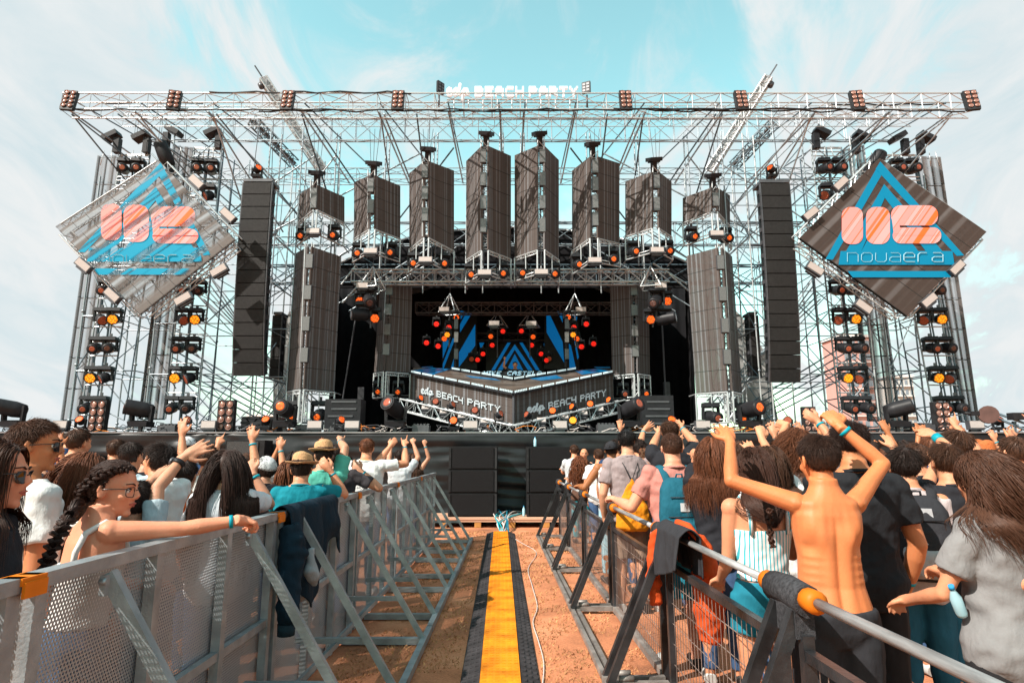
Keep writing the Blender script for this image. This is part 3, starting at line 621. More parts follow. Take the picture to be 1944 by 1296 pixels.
for i, (xs_, yt, yb, drop, nbl) in enumerate(cols):
    sn = order[i] + ' from the left'; base = at((xs_[1] + xs_[2]) / 2, yb[1], YS)
    o = thing('hanging_screen', 'V-shaped grey-brown LED mesh screen over the stage, %s of eight' % sn, 'screen', base, group='V-shaped screens hung over the stage')
    panel('mesh_screen', [at(xs_[0], yt[0], YE), at(xs_[1], yt[1], YS), at(xs_[1], yb[1], YS), at(xs_[0], yb[0], YE)], .06, led_c, o, ((i * 1.7, 1), (i * 1.7 + .8, 1), (i * 1.7 + .8, 0), (i * 1.7, 0)))
    panel('mesh_screen', [at(xs_[2], yt[1], YS), at(xs_[3], yt[2], YE), at(xs_[3], yb[2], YE), at(xs_[2], yb[1], YS)], .06, led_c, o, ((i * 1.7 + .85, 1), (i * 1.7 + 1.65, 1), (i * 1.7 + 1.65, 0), (i * 1.7 + .85, 0)))
    cxm = (xs_[1] + xs_[2]) / 2; A = at(cxm, yb[1], YS + .2); B = at(cxm, yt[1] - 8, YS + .2)
    truss('x', '', A, B, .22, alu, .018, .25, parent=o, up=(0, 1, 0))
    n = nbl + (1 if nbl >= 4 else 0); n = max(nbl, 1)
    ys = [yt[1] + (18 if nbl > 1 else 22) + k * (yb[1] - yt[1] - 22) / max(nbl, 1) for k in range(nbl)]
    seam_blinders(o, lambda yy: cxm + (-3 if i < 4 else 3), ys, YS - .02)
    T, Bt = vframe(o, (xs_[0], yb[0]), (xs_[1], yb[1] + 1), (xs_[2], yb[1] + 1), (xs_[3], yb[2]), drop, YS, YE, .78)
    g = 'small orange spotlights under the hanging screens'
    for k, side_ in ((0, 'left'), (2, 'right')):
        mid = T[k].lerp(T[k + 1], .32 if k == 0 else .62) + Vector((0, .12, -.1))
        fixture(('spot', 'front', 'o'), mid, 'orange spotlight in the %s half of the frame under the %s hanging screen' % (side_, order[i]), g, sc=1.05)
    strobe((Bt[1] + Bt[2]) / 2 + Vector((0, -.1, .05)), 'pale strobe at the lower tip of the %s hanging screen from the left' % order[i], 'strobes under the hanging screens', (R(-8), 0, 0), .44, .2)
    p = at(cxm + (3 if i < 4 else -3), yt[1] - 22, YS + .1)
    o2 = thing('tilted_uplight', 'black uplight tilted on the stem above the %s hanging screen from the left' % order[i], 'stage light', p, (R(20), R(12 if i < 4 else -12), R(-18 if i < 4 else 18)), 'uplights on top of the hanging screens')
    m = MB(); m.box((0, 0, .02), (.42, .34, .12)); m.box((0, 0, -.06), (.3, .26, .05)); m.build('head', black, o2, False); m = MB(); m.box((0, .02, -.3), (.15, .15, .5)); m.tube((0, .02, -.5), (0, .02, -.85), .04); m.build('stem', black2, o2, False)
    for dx in (-.35, .35): pass
    mb = MB()
    for k in range(3): q = at(cxm + 2 + 4 * (k - 1), yt[1] - 12, YS + .4); mb.tube(q, (q.x + .1 * (k - 1), q.y, RZ), .008, 4)
    mb.build('hoist_chain', grey, o)
# pillars standing on the deck and inner pillars
def pillar(label, TL, STL, STR, TR, BL, SBL, SBR, BR, Ys, Ye, nbl, mt, fy, uvo, gname):
    base = at((SBL[0] + SBR[0]) / 2, fy, Ys); o = thing('screen_pillar', label, 'screen', base, group=gname)
    panel('mesh_screen', [at(*TL, Ye), at(*STL, Ys), at(*SBL, Ys), at(*BL, Ye)], .06, mt, o, ((uvo, 1), (uvo + .9, 1), (uvo + .9, 0), (uvo, 0)))
    panel('mesh_screen', [at(*STR, Ys), at(*TR, Ye), at(*BR, Ye), at(*SBR, Ys)], .06, mt, o, ((uvo + 1, 1), (uvo + 1.9, 1), (uvo + 1.9, 0), (uvo + 1, 0)))
    t0 = ((STL[0] + STR[0]) / 2, STL[1]); b0 = ((SBL[0] + SBR[0]) / 2, SBL[1])
    truss('x', '', at(b0[0], fy, Ys + .25), at(t0[0], t0[1] - 6, Ys + .25), .2, alu, .02, .3, parent=o, up=(0, 1, 0))
    H = b0[1] - t0[1]
    seam_blinders(o, lambda yy: t0[0] + (b0[0] - t0[0]) * (yy - t0[1]) / H, [t0[1] + H * (.10 + .22 * k) for k in range(nbl)], Ys - .03, .2, .42 if Ys < 19 else .36)
    L0, S0, S1, R0 = BL, SBL, SBR, BR
    bd = (at(S0[0], S0[1], Ys) - at(S0[0], fy, Ys)).z
    T, Bt = vframe(o, (L0[0], L0[1] + 2), (S0[0], S0[1] + 2), (S1[0], S1[1] + 2), (R0[0], R0[1] + 2), 0, Ys, Ye, bd)
    return o, T, Bt
gp = 'tall V-shaped screen pillars'
PL = [pillar('tall left screen pillar standing at the left edge of the stage mouth', (561, 481), (584, 468), (592, 468), (648, 487), (545, 742), (570, 738), (577, 738), (635, 743), 17.9, 18.8, 4, led_p, 800, 20.3, gp),
      pillar('tall right screen pillar standing at the right edge of the stage mouth', (1303, 486), (1362, 470), (1371, 470), (1390, 487), (1321, 746), (1381, 742), (1391, 742), (1409, 746), 17.9, 18.8, 4, led_p, 800, 24.1, gp),
      pillar('inner left screen pillar under the lower stage truss', (722, 536), (737, 532), (743, 532), (783, 538), (710, 707), (728, 704), (733, 704), (779, 708), 20.3, 20.9, 4, led_c, 752, 28.5, gp),
      pillar('inner right screen pillar under the lower stage truss', (1158, 538), (1199, 532), (1208, 532), (1231, 537), (1162, 712), (1204, 708), (1211, 708), (1234, 711), 20.3, 20.9, 4, led_c, 757, 31.7, gp)]
for (o, T, Bt), nm in zip(PL, ('tall left', 'tall right', 'inner left', 'inner right')):
    for k, sd_ in ((0, 'left'), (2, 'right')):
        mid = T[k].lerp(T[k + 1], .5) + Vector((0, .15, -.15))
        fixture(('spot', 'front' if nm[:5] == 'inner' or k else 'dark', 'o' if k or 'left' in nm else 'd'), mid, 'spotlight in the %s bay of the frame at the foot of the %s pillar' % (sd_, nm), 'spotlights at the feet of the pillars', sc=1.0 if 'inner' in nm else 1.25)
for px, nm in ((640, 'left'), (1302, 'right')):
    pass
# ================================================================ writing
FONT5 = dict(B='11110 10001 11110 10001 11110', E='11111 10000 11110 10000 11111', A='01110 10001 11111 10001 10001', C='01111 10000 10000 10000 01111',
             H='10001 10001 11111 10001 10001', h='10001 10001 11111 00001 00001', P='11110 10001 11110 10000 10000', R='11110 10001 11110 10010 10001', T='11111 00100 00100 00100 00100',
             Y='10001 01010 00100 00100 00100', M='10001 11011 10101 10001 10001', I='111 010 010 010 111', K='10010 10100 11000 10100 10010', S='01111 10000 01110 00001 11110', L='10000 10000 10000 10000 11110', O='01110 10001 10001 10001 01110')
EDP = [[(0, .3), (.2, .36), (.36, .5), (.33, .66), (.2, .7), (.08, .55), (.05, .28), (.14, .06), (.32, .02), (.48, .18)], [(.48, .18), (.62, .5), (.8, .68), (.92, .6)],
       [(.92, .6), (.76, .68), (.6, .5), (.56, .2), (.68, .03), (.84, .16), (.98, .55), (1.1, 1.12)], [(1.1, 1.12), (1.0, .6), (.98, .2), (1.08, .03), (1.2, .2)],
       [(1.2, .2), (1.4, .66), (1.36, .2), (1.3, -.42)], [(1.38, .4), (1.5, .66), (1.64, .64), (1.7, .4), (1.6, .1), (1.46, .06), (1.4, .2)], [(1.64, .08), (1.85, .3)]]
def put(mb, f, u0, u1, v0, v1, th):    # a flat block in the lettering plane, f(u,v)->point, th = depth vector
    mb.prism([f(u0, v0), f(u1, v0), f(u1, v1), f(u0, v1)], th)
def letters(parent, f, text, u0, cell, mt, th, gap=1, shear=0, lift=1):
    u = u0; out = []
    for ch in text:
        if ch == ' ': u += 3 * cell; continue
        rows = FONT5[ch].split(); mb = MB()
        for r, row in enumerate(rows):
            k = 0
            while k < len(row):
                if row[k] == '1':
                    e = k
                    while e < len(row) and row[e] == '1': e += 1
                    v = (4 - r) * lift; s = shear * v
                    put(mb, f, u + (k + s) * cell, u + (e + s) * cell, v * cell, (v + lift * .98) * cell, th); k = e
                else: k += 1
        ob = mb.build('letter', mt, parent); u += (len(rows[0]) + gap) * cell
    return u
def script_edp(parent, f, sc, r, mt):
    mb = MB(True)
    for st in EDP: mb.path([f(x * sc, y * sc) for x, y in st], r, 6)
    return mb.build('script_lettering', mt, parent)
# rooftop letters, on the front truss
wl = mat('white_letters', (.9, .9, .9), .5, 0, .03, emit=.35)
a = at(848, 183, 16.9); b = at(1096, 183, 16.9); o = thing('rooftop_sign', 'white letters reading edp BEACH PARTY standing on the front roof truss', 'sign', (a + b) / 2)
U = (b - a).normalized(); f0 = lambda u, v: a + U * u + Vector((0, 0, v))
script_edp(o, f0, .37, .045, wl)
ln = (b - a).length; letters(o, f0, 'BEACH', .84, .051, wl, (0, .12, 0), gap=1, lift=1.32); letters(o, f0, 'PARTY', .84 + .051 * 32, .051, wl, (0, .12, 0), lift=1.32)
bar(o, 'sign_rail', a - Vector((0, -.05, .08)), b - Vector((0, -.05, .08)), .025, alu)
for k in range(9): q = a.lerp(b, (k + .5) / 9); bar(o, 'sign_leg', q + Vector((0, .05, -.08)), q + Vector((0, .05, -.45)), .02, alu)
# ================================================================ diamonds
blue = glow('led_cyan_blue', (.0, .26, .42), .42); blue_t = None
def streak(n, l, ang, freq, seed=0):      # straight streaks across a screen, running at angle ang
    tcn = n.new('ShaderNodeTexCoord'); sp_ = n.new('ShaderNodeSeparateXYZ'); l.new(tcn.outputs['Object'], sp_.inputs[0])
    a = n.new('ShaderNodeMath'); a.operation = 'MULTIPLY'; a.inputs[1].default_value = -math.sin(R(ang)) * freq; l.new(sp_.outputs[0], a.inputs[0])
    b = n.new('ShaderNodeMath'); b.operation = 'MULTIPLY_ADD'; b.inputs[1].default_value = math.cos(R(ang)) * freq; l.new(sp_.outputs[2], b.inputs[0]); l.new(a.outputs[0], b.inputs[2])
    z = n.new('ShaderNodeTexNoise'); z.noise_dimensions = '1D'; z.inputs['Scale'].default_value = 1; z.inputs['Detail'].default_value = 3; c = n.new('ShaderNodeMath'); c.inputs[1].default_value = seed; l.new(b.outputs[0], c.inputs[0]); l.new(c.outputs[0], z.inputs['W']); return z.outputs[0]
def led_overlay(nm, c, em, lo):
    m = mat(nm, c, .5, 0, 0, emit=em, ecol=tuple(min(1, x * 1.6) for x in c)); t = m.node_tree; n = t.nodes; l = t.links; b = n['Principled BSDF']
    r_ = n.new('ShaderNodeMapRange'); r_.inputs[1].default_value = .48; r_.inputs[2].default_value = .56; r_.inputs[3].default_value = 1; r_.inputs[4].default_value = lo
    l.new(streak(n, l, 38, 3.2), r_.inputs[0]); l.new(r_.outputs[0], b.inputs['Alpha'])
    if lo == 1: b.inputs['Alpha'].default_value = 1
    return m
def logo_mat(nm, lo):
    m = led_overlay(nm, (.5, .2, .2), .45, lo); t = m.node_tree; n = t.nodes; l = t.links; b = n['Principled BSDF']
    cr = n.new('ShaderNodeValToRGB'); l.new(streak(n, l, 52, 2.4, 3.3), cr.inputs[0]); e = cr.color_ramp.elements
    cr.color_ramp.interpolation = 'CONSTANT'; e[0].color = (.72, .10, .02, 1); e[1].position = .40; e[1].color = (.58, .20, .18, 1); q = e.new(.53); q.color = (.66, .11, .05, 1); q = e.new(.56); q.color = (.48, .25, .24, 1)
    l.new(cr.outputs[0], b.inputs['Base Color']); l.new(cr.outputs[0], b.inputs['Emission Color']); return m
def on_plane(px, py, P0, nr, off):
    d = ray(px, py); t = (P0 - EYEV).dot(nr) / d.dot(nr); return EYEV + d * t + nr * off
def rrect(x0, y0, x1, y1, r, n=6, corners=(1, 1, 1, 1)):
    pts = []
    for (cx, cy, a0, c) in ((x1 - r, y0 + r, -90, corners[1]), (x1 - r, y1 - r, 0, corners[2]), (x0 + r, y1 - r, 90, corners[3]), (x0 + r, y0 + r, 180, corners[0])):
        for k in range(n + 1):
            g_ = R(a0 + 90 * k / n); rr = r; pts.append((cx + rr * math.cos(g_), cy + rr * math.sin(g_)))
    return pts
def diamond(label, C, Yd, mt, bm, lm, tri, logo, txt, dx, corner_px, g):
    P = [at(px, py, Yd) for px, py in C]; nr = (P[1] - P[0]).cross(P[3] - P[0]).normalized(); nr = nr if nr.y < 0 else -nr
    o = thing('diamond_screen', label, 'screen', (P[3]), group='diamond screens at the ends of the stage')
    panel('mesh_screen', P, .09, mt, o, ((0, 0), (0, 1), (1, 1), (1, 0)))
    lay = [4]
    def poly(name, pts, m_):
        off = lay[0] * .001; lay[0] += 4
        Q = [on_plane(x, y, P[0], nr, .001 + off) for x, y in pts]; mb = MB(); mb.prism(Q, -nr * .002); return mb.build(name, m_, o)
    for t in tri: poly('graphic_band', t, bm)
    for t in logo: poly('logo_shape', t, lm)
    if txt:
        x0, x1, yb, h = txt; sc = (x1 - x0) / 7.3; G = dict(n=[[(0, 0), (0, 1), (.8, 1), (1, .8), (1, 0)]], o=[[(0, .2), (0, .8), (.2, 1), (.8, 1), (1, .8), (1, .2), (.8, 0), (.2, 0), (0, .2)]], u=[[(0, 1), (0, .2), (.2, 0), (.8, 0), (1, .2), (1, 1)]],
            a=[[(.1, 1), (.8, 1), (1, .8), (1, 0), (.2, 0), (0, .15), (0, .4), (.2, .55), (1, .55)]], e=[[(1, 0), (.2, 0), (0, .2), (0, .8), (.2, 1), (.8, 1), (1, .8), (1, .5), (0, .5)]], r=[[(0, 0), (0, .8), (.2, 1), (.8, 1)]])
        for k, ch in enumerate('nouaera'):
            mb = MB()
            for st in G[ch]: mb.path([on_plane(x0 + (k * 1.05 + .8 * u) * sc, yb - v * h, P[0], nr, .05) for u, v in st], .016 if k > 3 else .010, 4)
            mb.build('letter', mat('led_text' + g, (.25, .45, .52), .5, 0, 0, emit=.25 if g == 'right' else .05), o)
    bk = -nr * .32
    for k in range(4):
        a_, b_ = P[k] + bk, P[(k + 1) % 4] + bk; truss('x', '', a_.lerp(b_, .03), b_.lerp(a_, .03), .26, alu, .022, .4, parent=o, up=nr)
    for k in range(1, 4): bar(o, 'back_tube', P[0].lerp(P[1], k / 4) - nr * .2, P[3].lerp(P[2], k / 4) - nr * .2, .025, steel); bar(o, 'back_tube', P[1].lerp(P[2], k / 4) - nr * .24, P[0].lerp(P[3], k / 4) - nr * .24, .025, steel)
    for k, (px, py, rot, nm) in enumerate(corner_px):
        strobe(at(px, py, Yd - .15), 'pale strobe clamped to the %s edge of the %s diamond screen' % (nm, g), 'strobes around the diamond screens', (0, R(rot), 0), .5, .24)
bl_r = led_overlay('led_blue_right', (.0, .15, .26), .42, 1); bl_l = led_overlay('led_blue_left', (.0, .22, .34), .36, .12)
def tri_set(ax, ay, lx, ly, rx_, ry, iax, iay, ilx, irx, iy, sx0, sx1, sy, w_=14):
    return [[(ax, ay), (ax + 9, ay + 14), (lx + w_, ly + 1), (lx, ly)], [(ax, ay), (rx_, ry), (rx_ - w_, ry + 1), (ax - 9, ay + 14)][::1],
            [(iax, iay), (iax + 3, iay + 22), (ilx + 32, iy), (ilx, iy)], [(iax, iay), (irx, iy), (irx - 34, iy), (iax - 2, iay + 22)],
            [(iax + 1, iay + 45), ((iax + irx) / 2 + 18, iy), ((iax + ilx) / 2 - 14, iy)], [(ilx + 4, iy - 26), (irx - 4, iy - 26), (irx, iy), (ilx, iy)], [(sx0, sy), (sx1, sy), (sx1 - 10, sy + 12), (sx0 + 10, sy + 12)]]
def eshape(x0, y0, x1, y1, ym):
    r = (ym - y0) / 2 - 1; up = rrect(x0, y0, x1, ym - 2, r * .95); lo = rrect(x0 + 3, ym + 2, x1 + 6, y1, r * .8); br = [(x0 + 1, ym - 16), (x0 + 14, ym - 16), (x0 + 18, ym + 14), (x0 + 5, ym + 14)]
    return [up, lo, br]
diamond('right diamond-shaped LED screen with blue triangle, pink logo and solid mesh', [(1518, 452), (1670, 300), (1873, 440), (1722, 600)], 17.0, led_dr, bl_r, logo_mat('logo_right', 1),
        tri_set(1671, 307, 1567, 492, 1830, 485, 1678, 350, 1591, 1811, 503, 1608, 1812, 515), [rrect(1597, 394, 1637, 464, 16), rrect(1643, 394, 1688, 464, 17)] + eshape(1690, 391, 1779, 463, 431), (1607, 1793, 498, 17), 0,
        [(1548, 510, 35, 'lower left'), (1640, 582, 38, 'bottom left'), (1765, 570, -38, 'bottom right'), (1818, 508, -42, 'lower right'), (1540, 405, -38, 'left'), (1597, 348, -42, 'upper left')], 'right')
diamond('left diamond-shaped LED screen with see-through mesh, sky showing through its pink logo', [(105, 430), (300, 303), (445, 455), (265, 597)], 17.0, led_dl, bl_l, logo_mat('logo_left', .12),
        tri_set(305, 309, 147, 478, 400, 484, 296, 355, 166, 384, 497, 178, 362, 510), [rrect(193, 388, 232, 457, 16), rrect(236, 390, 284, 460, 18)] + eshape(288, 393, 372, 463, 433), (190, 372, 500, 15), 0,
        [(157, 503, 38, 'lower left'), (212, 560, 40, 'bottom left'), (347, 567, -32, 'bottom right'), (415, 513, -32, 'lower right'), (372, 345, 42, 'upper right'), (432, 408, 42, 'right')], 'left')
# ================================================================ side mesh walls and light racks
gw = 'tall see-through mesh walls at the stage ends'
for lab, q in (('outermost left mesh wall, tall and see-through, sky behind it', [(185, 295), (229, 295), (158, 797), (114, 797)]), ('inner left mesh wall behind the bottom of the left diamond', [(328, 276), (366, 280), (308, 795), (262, 795)]),
               ('inner right mesh wall behind the bottom of the right diamond', [(1600, 284), (1641, 274), (1711, 798), (1652, 798)]), ('outermost right mesh wall, tall and see-through, sky behind it', [(1738, 296), (1786, 298), (1860, 800), (1828, 800)])):
    P = [at(x, y, 19.6) for x, y in q]; o = thing('mesh_wall', lab, 'screen', P[3], group=gw)
    nseg = 1
    panel('mesh_screen', P, .05, led_s, o, ((q[0][0] * .01, 1), (q[0][0] * .01 + .9, 1), (q[0][0] * .01 + .9, 0), (q[0][0] * .01, 0)))
    for k in range(4): bar(o, 'upright', P[0].lerp(P[1], k / 3) + Vector((0, .1, 0)), P[3].lerp(P[2], k / 3) + Vector((0, .1, 0)), .03 if k % 3 else .045, steel2)
    for k in range(10): bar(o, 'cross_tube', P[0].lerp(P[3], k / 9) + Vector((0, .14, 0)), P[1].lerp(P[2], k / 9) + Vector((0, .14, 0)), .02, steel2)
    for k in range(9):
        if k % 2: bar(o, 'diagonal', P[0].lerp(P[3], k / 9) + Vector((0, .6, 0)), P[1].lerp(P[2], (k + 1) / 9) + Vector((0, .6, 0)), .018, steel2)
rows_y = [294, 345, 530, 583, 636, 689, 742]
racks = [('outer left', (229, 294), (285, 294), (205, 795), (152, 795)), ('inner left', (369, 280), (425, 283), (372, 795), (314, 795)), ('inner right', (1540, 280), (1597, 280), (1655, 795), (1595, 795)), ('outer right', (1677, 294), (1738, 294), (1832, 797), (1775, 797))]
rown = ['top', 'second', 'third', 'fourth', 'fifth', 'sixth', 'bottom']
for ri, (nm, a_, b_, c_, d_) in enumerate(racks):
    P = [at(*q, 19.0) for q in (a_, b_, c_, d_)]; o = thing('lighting_rack', 'tall ladder-like steel rack of moving lights, the %s one' % nm, 'rack', P[3], group='tall racks of moving lights')
    for k in range(3):
        s_, e_ = P[0].lerp(P[1], k / 2), P[3].lerp(P[2], k / 2); bar(o, 'upright', s_, e_, .028, steel2 if k else galv)
        if k != 1: bar(o, 'upright', s_ + Vector((0, .8, 0)), e_ + Vector((0, .8, 0)), .025, steel2)
    H = d_[1] - a_[1]
    for j in range(10):
        y = a_[1] + 2 + j * 53; t = (y - a_[1]) / H
        if t > 1: break
        for dt in (0, .014, .034, .05):
            tt = min(t + dt - .02, 1); 
            if tt < 0: tt = 0.0 + dt * .3
            bar(o, 'rung', P[0].lerp(P[3], tt), P[1].lerp(P[2], tt), .022, alu)
        bar(o, 'brace', P[0].lerp(P[3], t) + Vector((0, .8, 0)), P[1].lerp(P[2], min(1, t + .1)) + Vector((0, .8, 0)), .02, steel)
        bar(o, 'brace', P[0].lerp(P[3], t), P[0].lerp(P[3], t) + Vector((0, .8, 0)), .018, steel)
    for j, y in enumerate(rows_y):
        t = (y - a_[1]) / H + .012; l0, r0 = P[0].lerp(P[3], t), P[1].lerp(P[2], t)
        for k in (0, 1):
            if j == 1 and k == (0 if ri < 2 else 1): continue
            odd = (k == 1) if j in (3,) else (k == 0)
            inner = k if ri < 2 else 1 - k
            if j == 3: kind = ('wash', 'amber', 'a') if k == 1 else ('wash', 'side' if k == 0 and ri > 1 else 'sideR', 'd')
            elif j == 5: kind = ('wash', 'amber', 'a') if k == 0 else ('wash', 'side', 'd')
            elif j == 1: kind = ('wash', 'side', 'd')
            elif j == 0: kind = ('spot', 'dark', 'd')
            else: kind = ('spot', 'dark', 'k') if (j + k) % 2 else ('spot', 'front', 'd')
            p = l0.lerp(r0, .27 + .46 * k) + Vector((0, -.12, -.02))
            fixture(kind, p, 'moving head in the %s rack, %s row, %s of its pair%s' % (nm, rown[j], ('left', 'right')[k], ', glowing amber' if kind[2] == 'a' else ''), 'moving heads in the tall side racks', (0, 0, R([8, 5, -5, -8][ri])), 1.06)
# uplights on the tops of the side towers
tops = [(212, 262, 'L', 'first'), (268, 262, 'L', 'second'), (330, 252, 'B', 'third'), (404, 254, 'L', 'fourth'), (1560, 254, 'R', 'fifth'), (1636, 262, 'B', 'sixth'), (1704, 264, 'L', 'seventh'), (1758, 264, 'R', 'eighth')]
for px, py, kd, nm in tops:
    p = at(px, py, 18.9); s = -1 if kd == 'L' else 1
    o = thing('tilted_uplight', 'black uplight cocked up on top of the side towers, %s from the left' % nm, 'stage light', p, (0, 0, 0), 'uplights on top of the side towers')
    m = MB(); M = Matrix.Rotation(R(-28 * s * -1), 3, 'Y')
    m.box((0, 0, .05), (.5, .36, .16), M); m.box((0, -.02, .12), (.4, .3, .05), M); m.build('head', black, o, False)
    m = MB(); m.box((-s * .22 * -1 * -1, 0, -.28), (.18, .2, .52)); m.build('yoke', black, o, False)
    m = MB()
    for q in (-.2, .05, .25): m.tube((q, 0, -.45), (q * 1.5, .05, -.95), .012)
    m.build('stand', alu, o, False)
for px, py, tip, nm in ((315, 300, (-.45, -.2, 1.1), 'left'), (1656, 318, (.5, -.3, .9), 'right')):
    p = at(px, py, 18.2); o = thing('beam_light', 'big black beam light pointing up behind the top of the %s diamond screen' % nm, 'stage light', p, (0, 0, 0), 'big beam lights above the diamonds')
    d = Vector(tip).normalized(); m = MB(True); m.path([d * -.3, d * -.25, d * .1, d * .5, d * .55], [.14, .2, .22, .2, .17], 14); m.build('head', black, o, False); lens_disc(o, d * .56, d, .15, grey)
    m = MB(); m.box((.05, .05, -.45), (.34, .3, .5)); m.build('yoke', black, o, False)
# ================================================================ line arrays
def line_array(label, cx, yt, n, Yd, side, tot, wdt=1.12, sc=1.0):
    top = at(cx, yt, Yd); o = thing('line_array', label, 'speaker array', top, group='line arrays hung beside the stage')
    m = MB(); m.box(top + Vector((0, .3, .07)), (wdt * 1.02, .62, .09)); m.build('flying_frame', grey, o)
    p = top.copy(); ang = R(0); h = .402 * sc
    for k in range(n):
        ang = R(.4 * k + (max(0, k - n * .62) ** 1.55) * .55)
        d = Vector((0, math.sin(ang) * 1, -math.cos(ang))); f = Vector((0, -math.cos(ang), -math.sin(ang)))
        c = p + d * h / 2
        u = Vector((1, 0, 0)); M = Matrix((u, -f, -d)).transposed()
        # cabinet: trapezoid in plan, slimmer at the back
        mb = MB(); Lr = [(-wdt / 2, 0), (wdt / 2, 0), (wdt / 2 * .8, .55), (-wdt / 2 * .8, .55)]
        mb.prism([c + M @ Vector((x, y, -h / 2 + .006)) for x, y in Lr], M @ Vector((0, 0, h - .012))); b = mb.build('speaker_box', box_b, o)
        mb = MB(); mb.box(c + f * .012, (wdt * .97, .02, h * .93), M); mb.build('front_grille', mat('array_grille', (.022, .0205, .02), .55, 0, .25, 12, .5, 300), b)
        for s in (-1, 1):
            mb = MB(); mb.box(c + u * s * (wdt / 2 + .012) - f * .04, (.03, .09, h * .97), M); mb.box(c + u * s * (wdt / 2 - .01) - f * .26, (.05, .14, h * .3), M); mb.build('rigging_plate', grey, b)
        p = p + d * h
    for dx in (-.3, .3):
        bar(o, 'hoist_chain', (top.x + dx, top.y + .3, top.z + .1), (top.x + dx * .7, top.y + .3, RZ - .2), .012, grey)
    return o
line_array('big black curved line array of speakers hanging left of the stage', 489, 346, 15, 17.5, -1, 0, .86, .975)
line_array('big black curved line array of speakers hanging right of the stage', 1471, 348, 15, 17.5, 1, 0, .86, 1.0)
line_array('smaller black speaker array half hidden behind the left line array', 527, 598, 6, 20.6, -1, 0, .28, .9)
line_array('smaller black speaker array half hidden behind the right line array', 1430, 598, 6, 20.6, 1, 0, .28, .9)
for px, py, nm in ((487, 338, 'left'), (1466, 338, 'right')):
    fixture(('wash', 'side' if nm == 'left' else 'sideR', 'o'), at(px, py + 4, 17.8), 'small light with orange lens sitting on top of the %s line array' % nm, 'lights on the line arrays', (0, R(180), 0), .8)
# ================================================================ stage roof shell, drapes, tarps
arch = [(645, 502), (700, 476), (780, 453), (870, 439), (972, 434), (1075, 439), (1170, 453), (1250, 476), (1307, 502)]
YR = 22.9; AP = [at(x, y, YR) for x, y in arch]
o = thing('stage_roof', 'black arched stage roof with a pale front rim behind the hanging screens', 'roof', (0, YR, 8))
m = MB(); low = [at(1307, 546, YR), at(645, 546, YR)]; m.prism(AP + low, (0, .1, 0)); m.build('front_valance', void, o)
m = MB(); nA = len(AP); back = [p + Vector((0, 5.6, -.6)) for p in AP]
m.add(AP + back + [p + Vector((0, 0, .08)) for p in AP] + [p + Vector((0, 0, .08)) for p in back], [(k, k + 1, nA + k + 1, nA + k) for k in range(nA - 1)] + [(2 * nA + k, 3 * nA + k, 3 * nA + k + 1, 2 * nA + k + 1) for k in range(nA - 1)] + [(k, 2 * nA + k, 2 * nA + k + 1, k + 1) for k in range(nA - 1)]); m.build('roof_skin', mat('roof_pvc', (.5, .5, .5), .6, 0, .15, 2), o)
for k in range(nA - 1): m = MB(); m.tube(AP[k] + Vector((0, -.06, .03)), AP[k + 1] + Vector((0, -.06, .03)), .05); m.build('rim_tube', alu, o)
o = thing('stage_drape', 'black drapes closing the back and sides of the stage box', 'drape', (0, 28.3, DZ))
def pleat(name, A, B, z0, z1):
    A, B = Vector(A), Vector(B); n = int((B - A).length / .12); nn = (B - A).normalized().cross(Vector((0, 0, 1))); m = MB(True); vs = []
    for z in (z0, z1):
        for k in range(n + 1): vs.append(A.lerp(B, k / n) + nn * (.05 * math.sin(k * 1.4) + .04 * math.sin(k * .53)) + Vector((0, 0, z)))
    m.add(vs, [(k, k + 1, n + 2 + k, n + 1 + k) for k in range(n)]); return m.build(name, void, o)
pleat('back_drape', (-8.2, 28.3, 0), (8.2, 28.3, 0), DZ, 9.8); pleat('side_drape', (-6.75, 22.9, 0), (-8.2, 28.3, 0), DZ, 9.0); pleat('side_drape', (8.2, 28.3, 0), (6.75, 22.9, 0), DZ, 9.0)
for s, nm in ((-1, 'left'), (1, 'right')):
    pts = [(518, 800), (520, 660), (548, 592), (572, 585), (572, 800)] if s < 0 else [(1398, 800), (1398, 590), (1408, 600), (1452, 668), (1478, 800)]
    m = MB(); m.prism([at(x, y, 23.6) for x, y in pts], (0, .05, 0)); tag(m.build('side_tarp', mat('grey_tarp', (.38, .38, .37), .8, 0, .25, 1.5, .3, 4)), 'pale grey tarpaulin stretched beside the %s tall screen pillar' % nm, 'tarp', 'side tarpaulins')
    ob = thing('drape_prop', 'thin grey prop leaning in the dark gap on the %s side of the stage mouth' % nm, 'pole', at(640, 800, 21.8) if s < 0 else at(1278, 800, 21.8), group='poles in the dark side gaps')
    q = [(682, 560), (644, 800)] if s < 0 else [(1256, 600), (1266, 800)]
    bar(ob, 'pole', at(*q[0], 21.8), at(*q[1], 21.8), .03, grey)
    q = (686, 735) if s < 0 else (1265, 725)
    m = MB(); m.box((at(q[0], q[1], 22).x, 22, (at(q[0], q[1], 22).z + DZ) / 2), (.22, .12, at(q[0], q[1], 22).z - DZ)); m.build('post', grey, ob)
g5 = 'lower stage trusses'
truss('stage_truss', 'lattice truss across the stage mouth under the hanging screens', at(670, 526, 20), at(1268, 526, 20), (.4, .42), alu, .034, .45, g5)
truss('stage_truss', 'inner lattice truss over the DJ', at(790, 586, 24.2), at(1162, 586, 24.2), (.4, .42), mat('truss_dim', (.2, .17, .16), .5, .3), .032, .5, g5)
truss('stage_truss', 'rearmost low lattice truss above the LED triangle', at(905, 640, 26), at(1035, 640, 26), (.3, .3), mat('truss_dim2', (.07, .06, .06), .5, .3), .028, .5, g5)
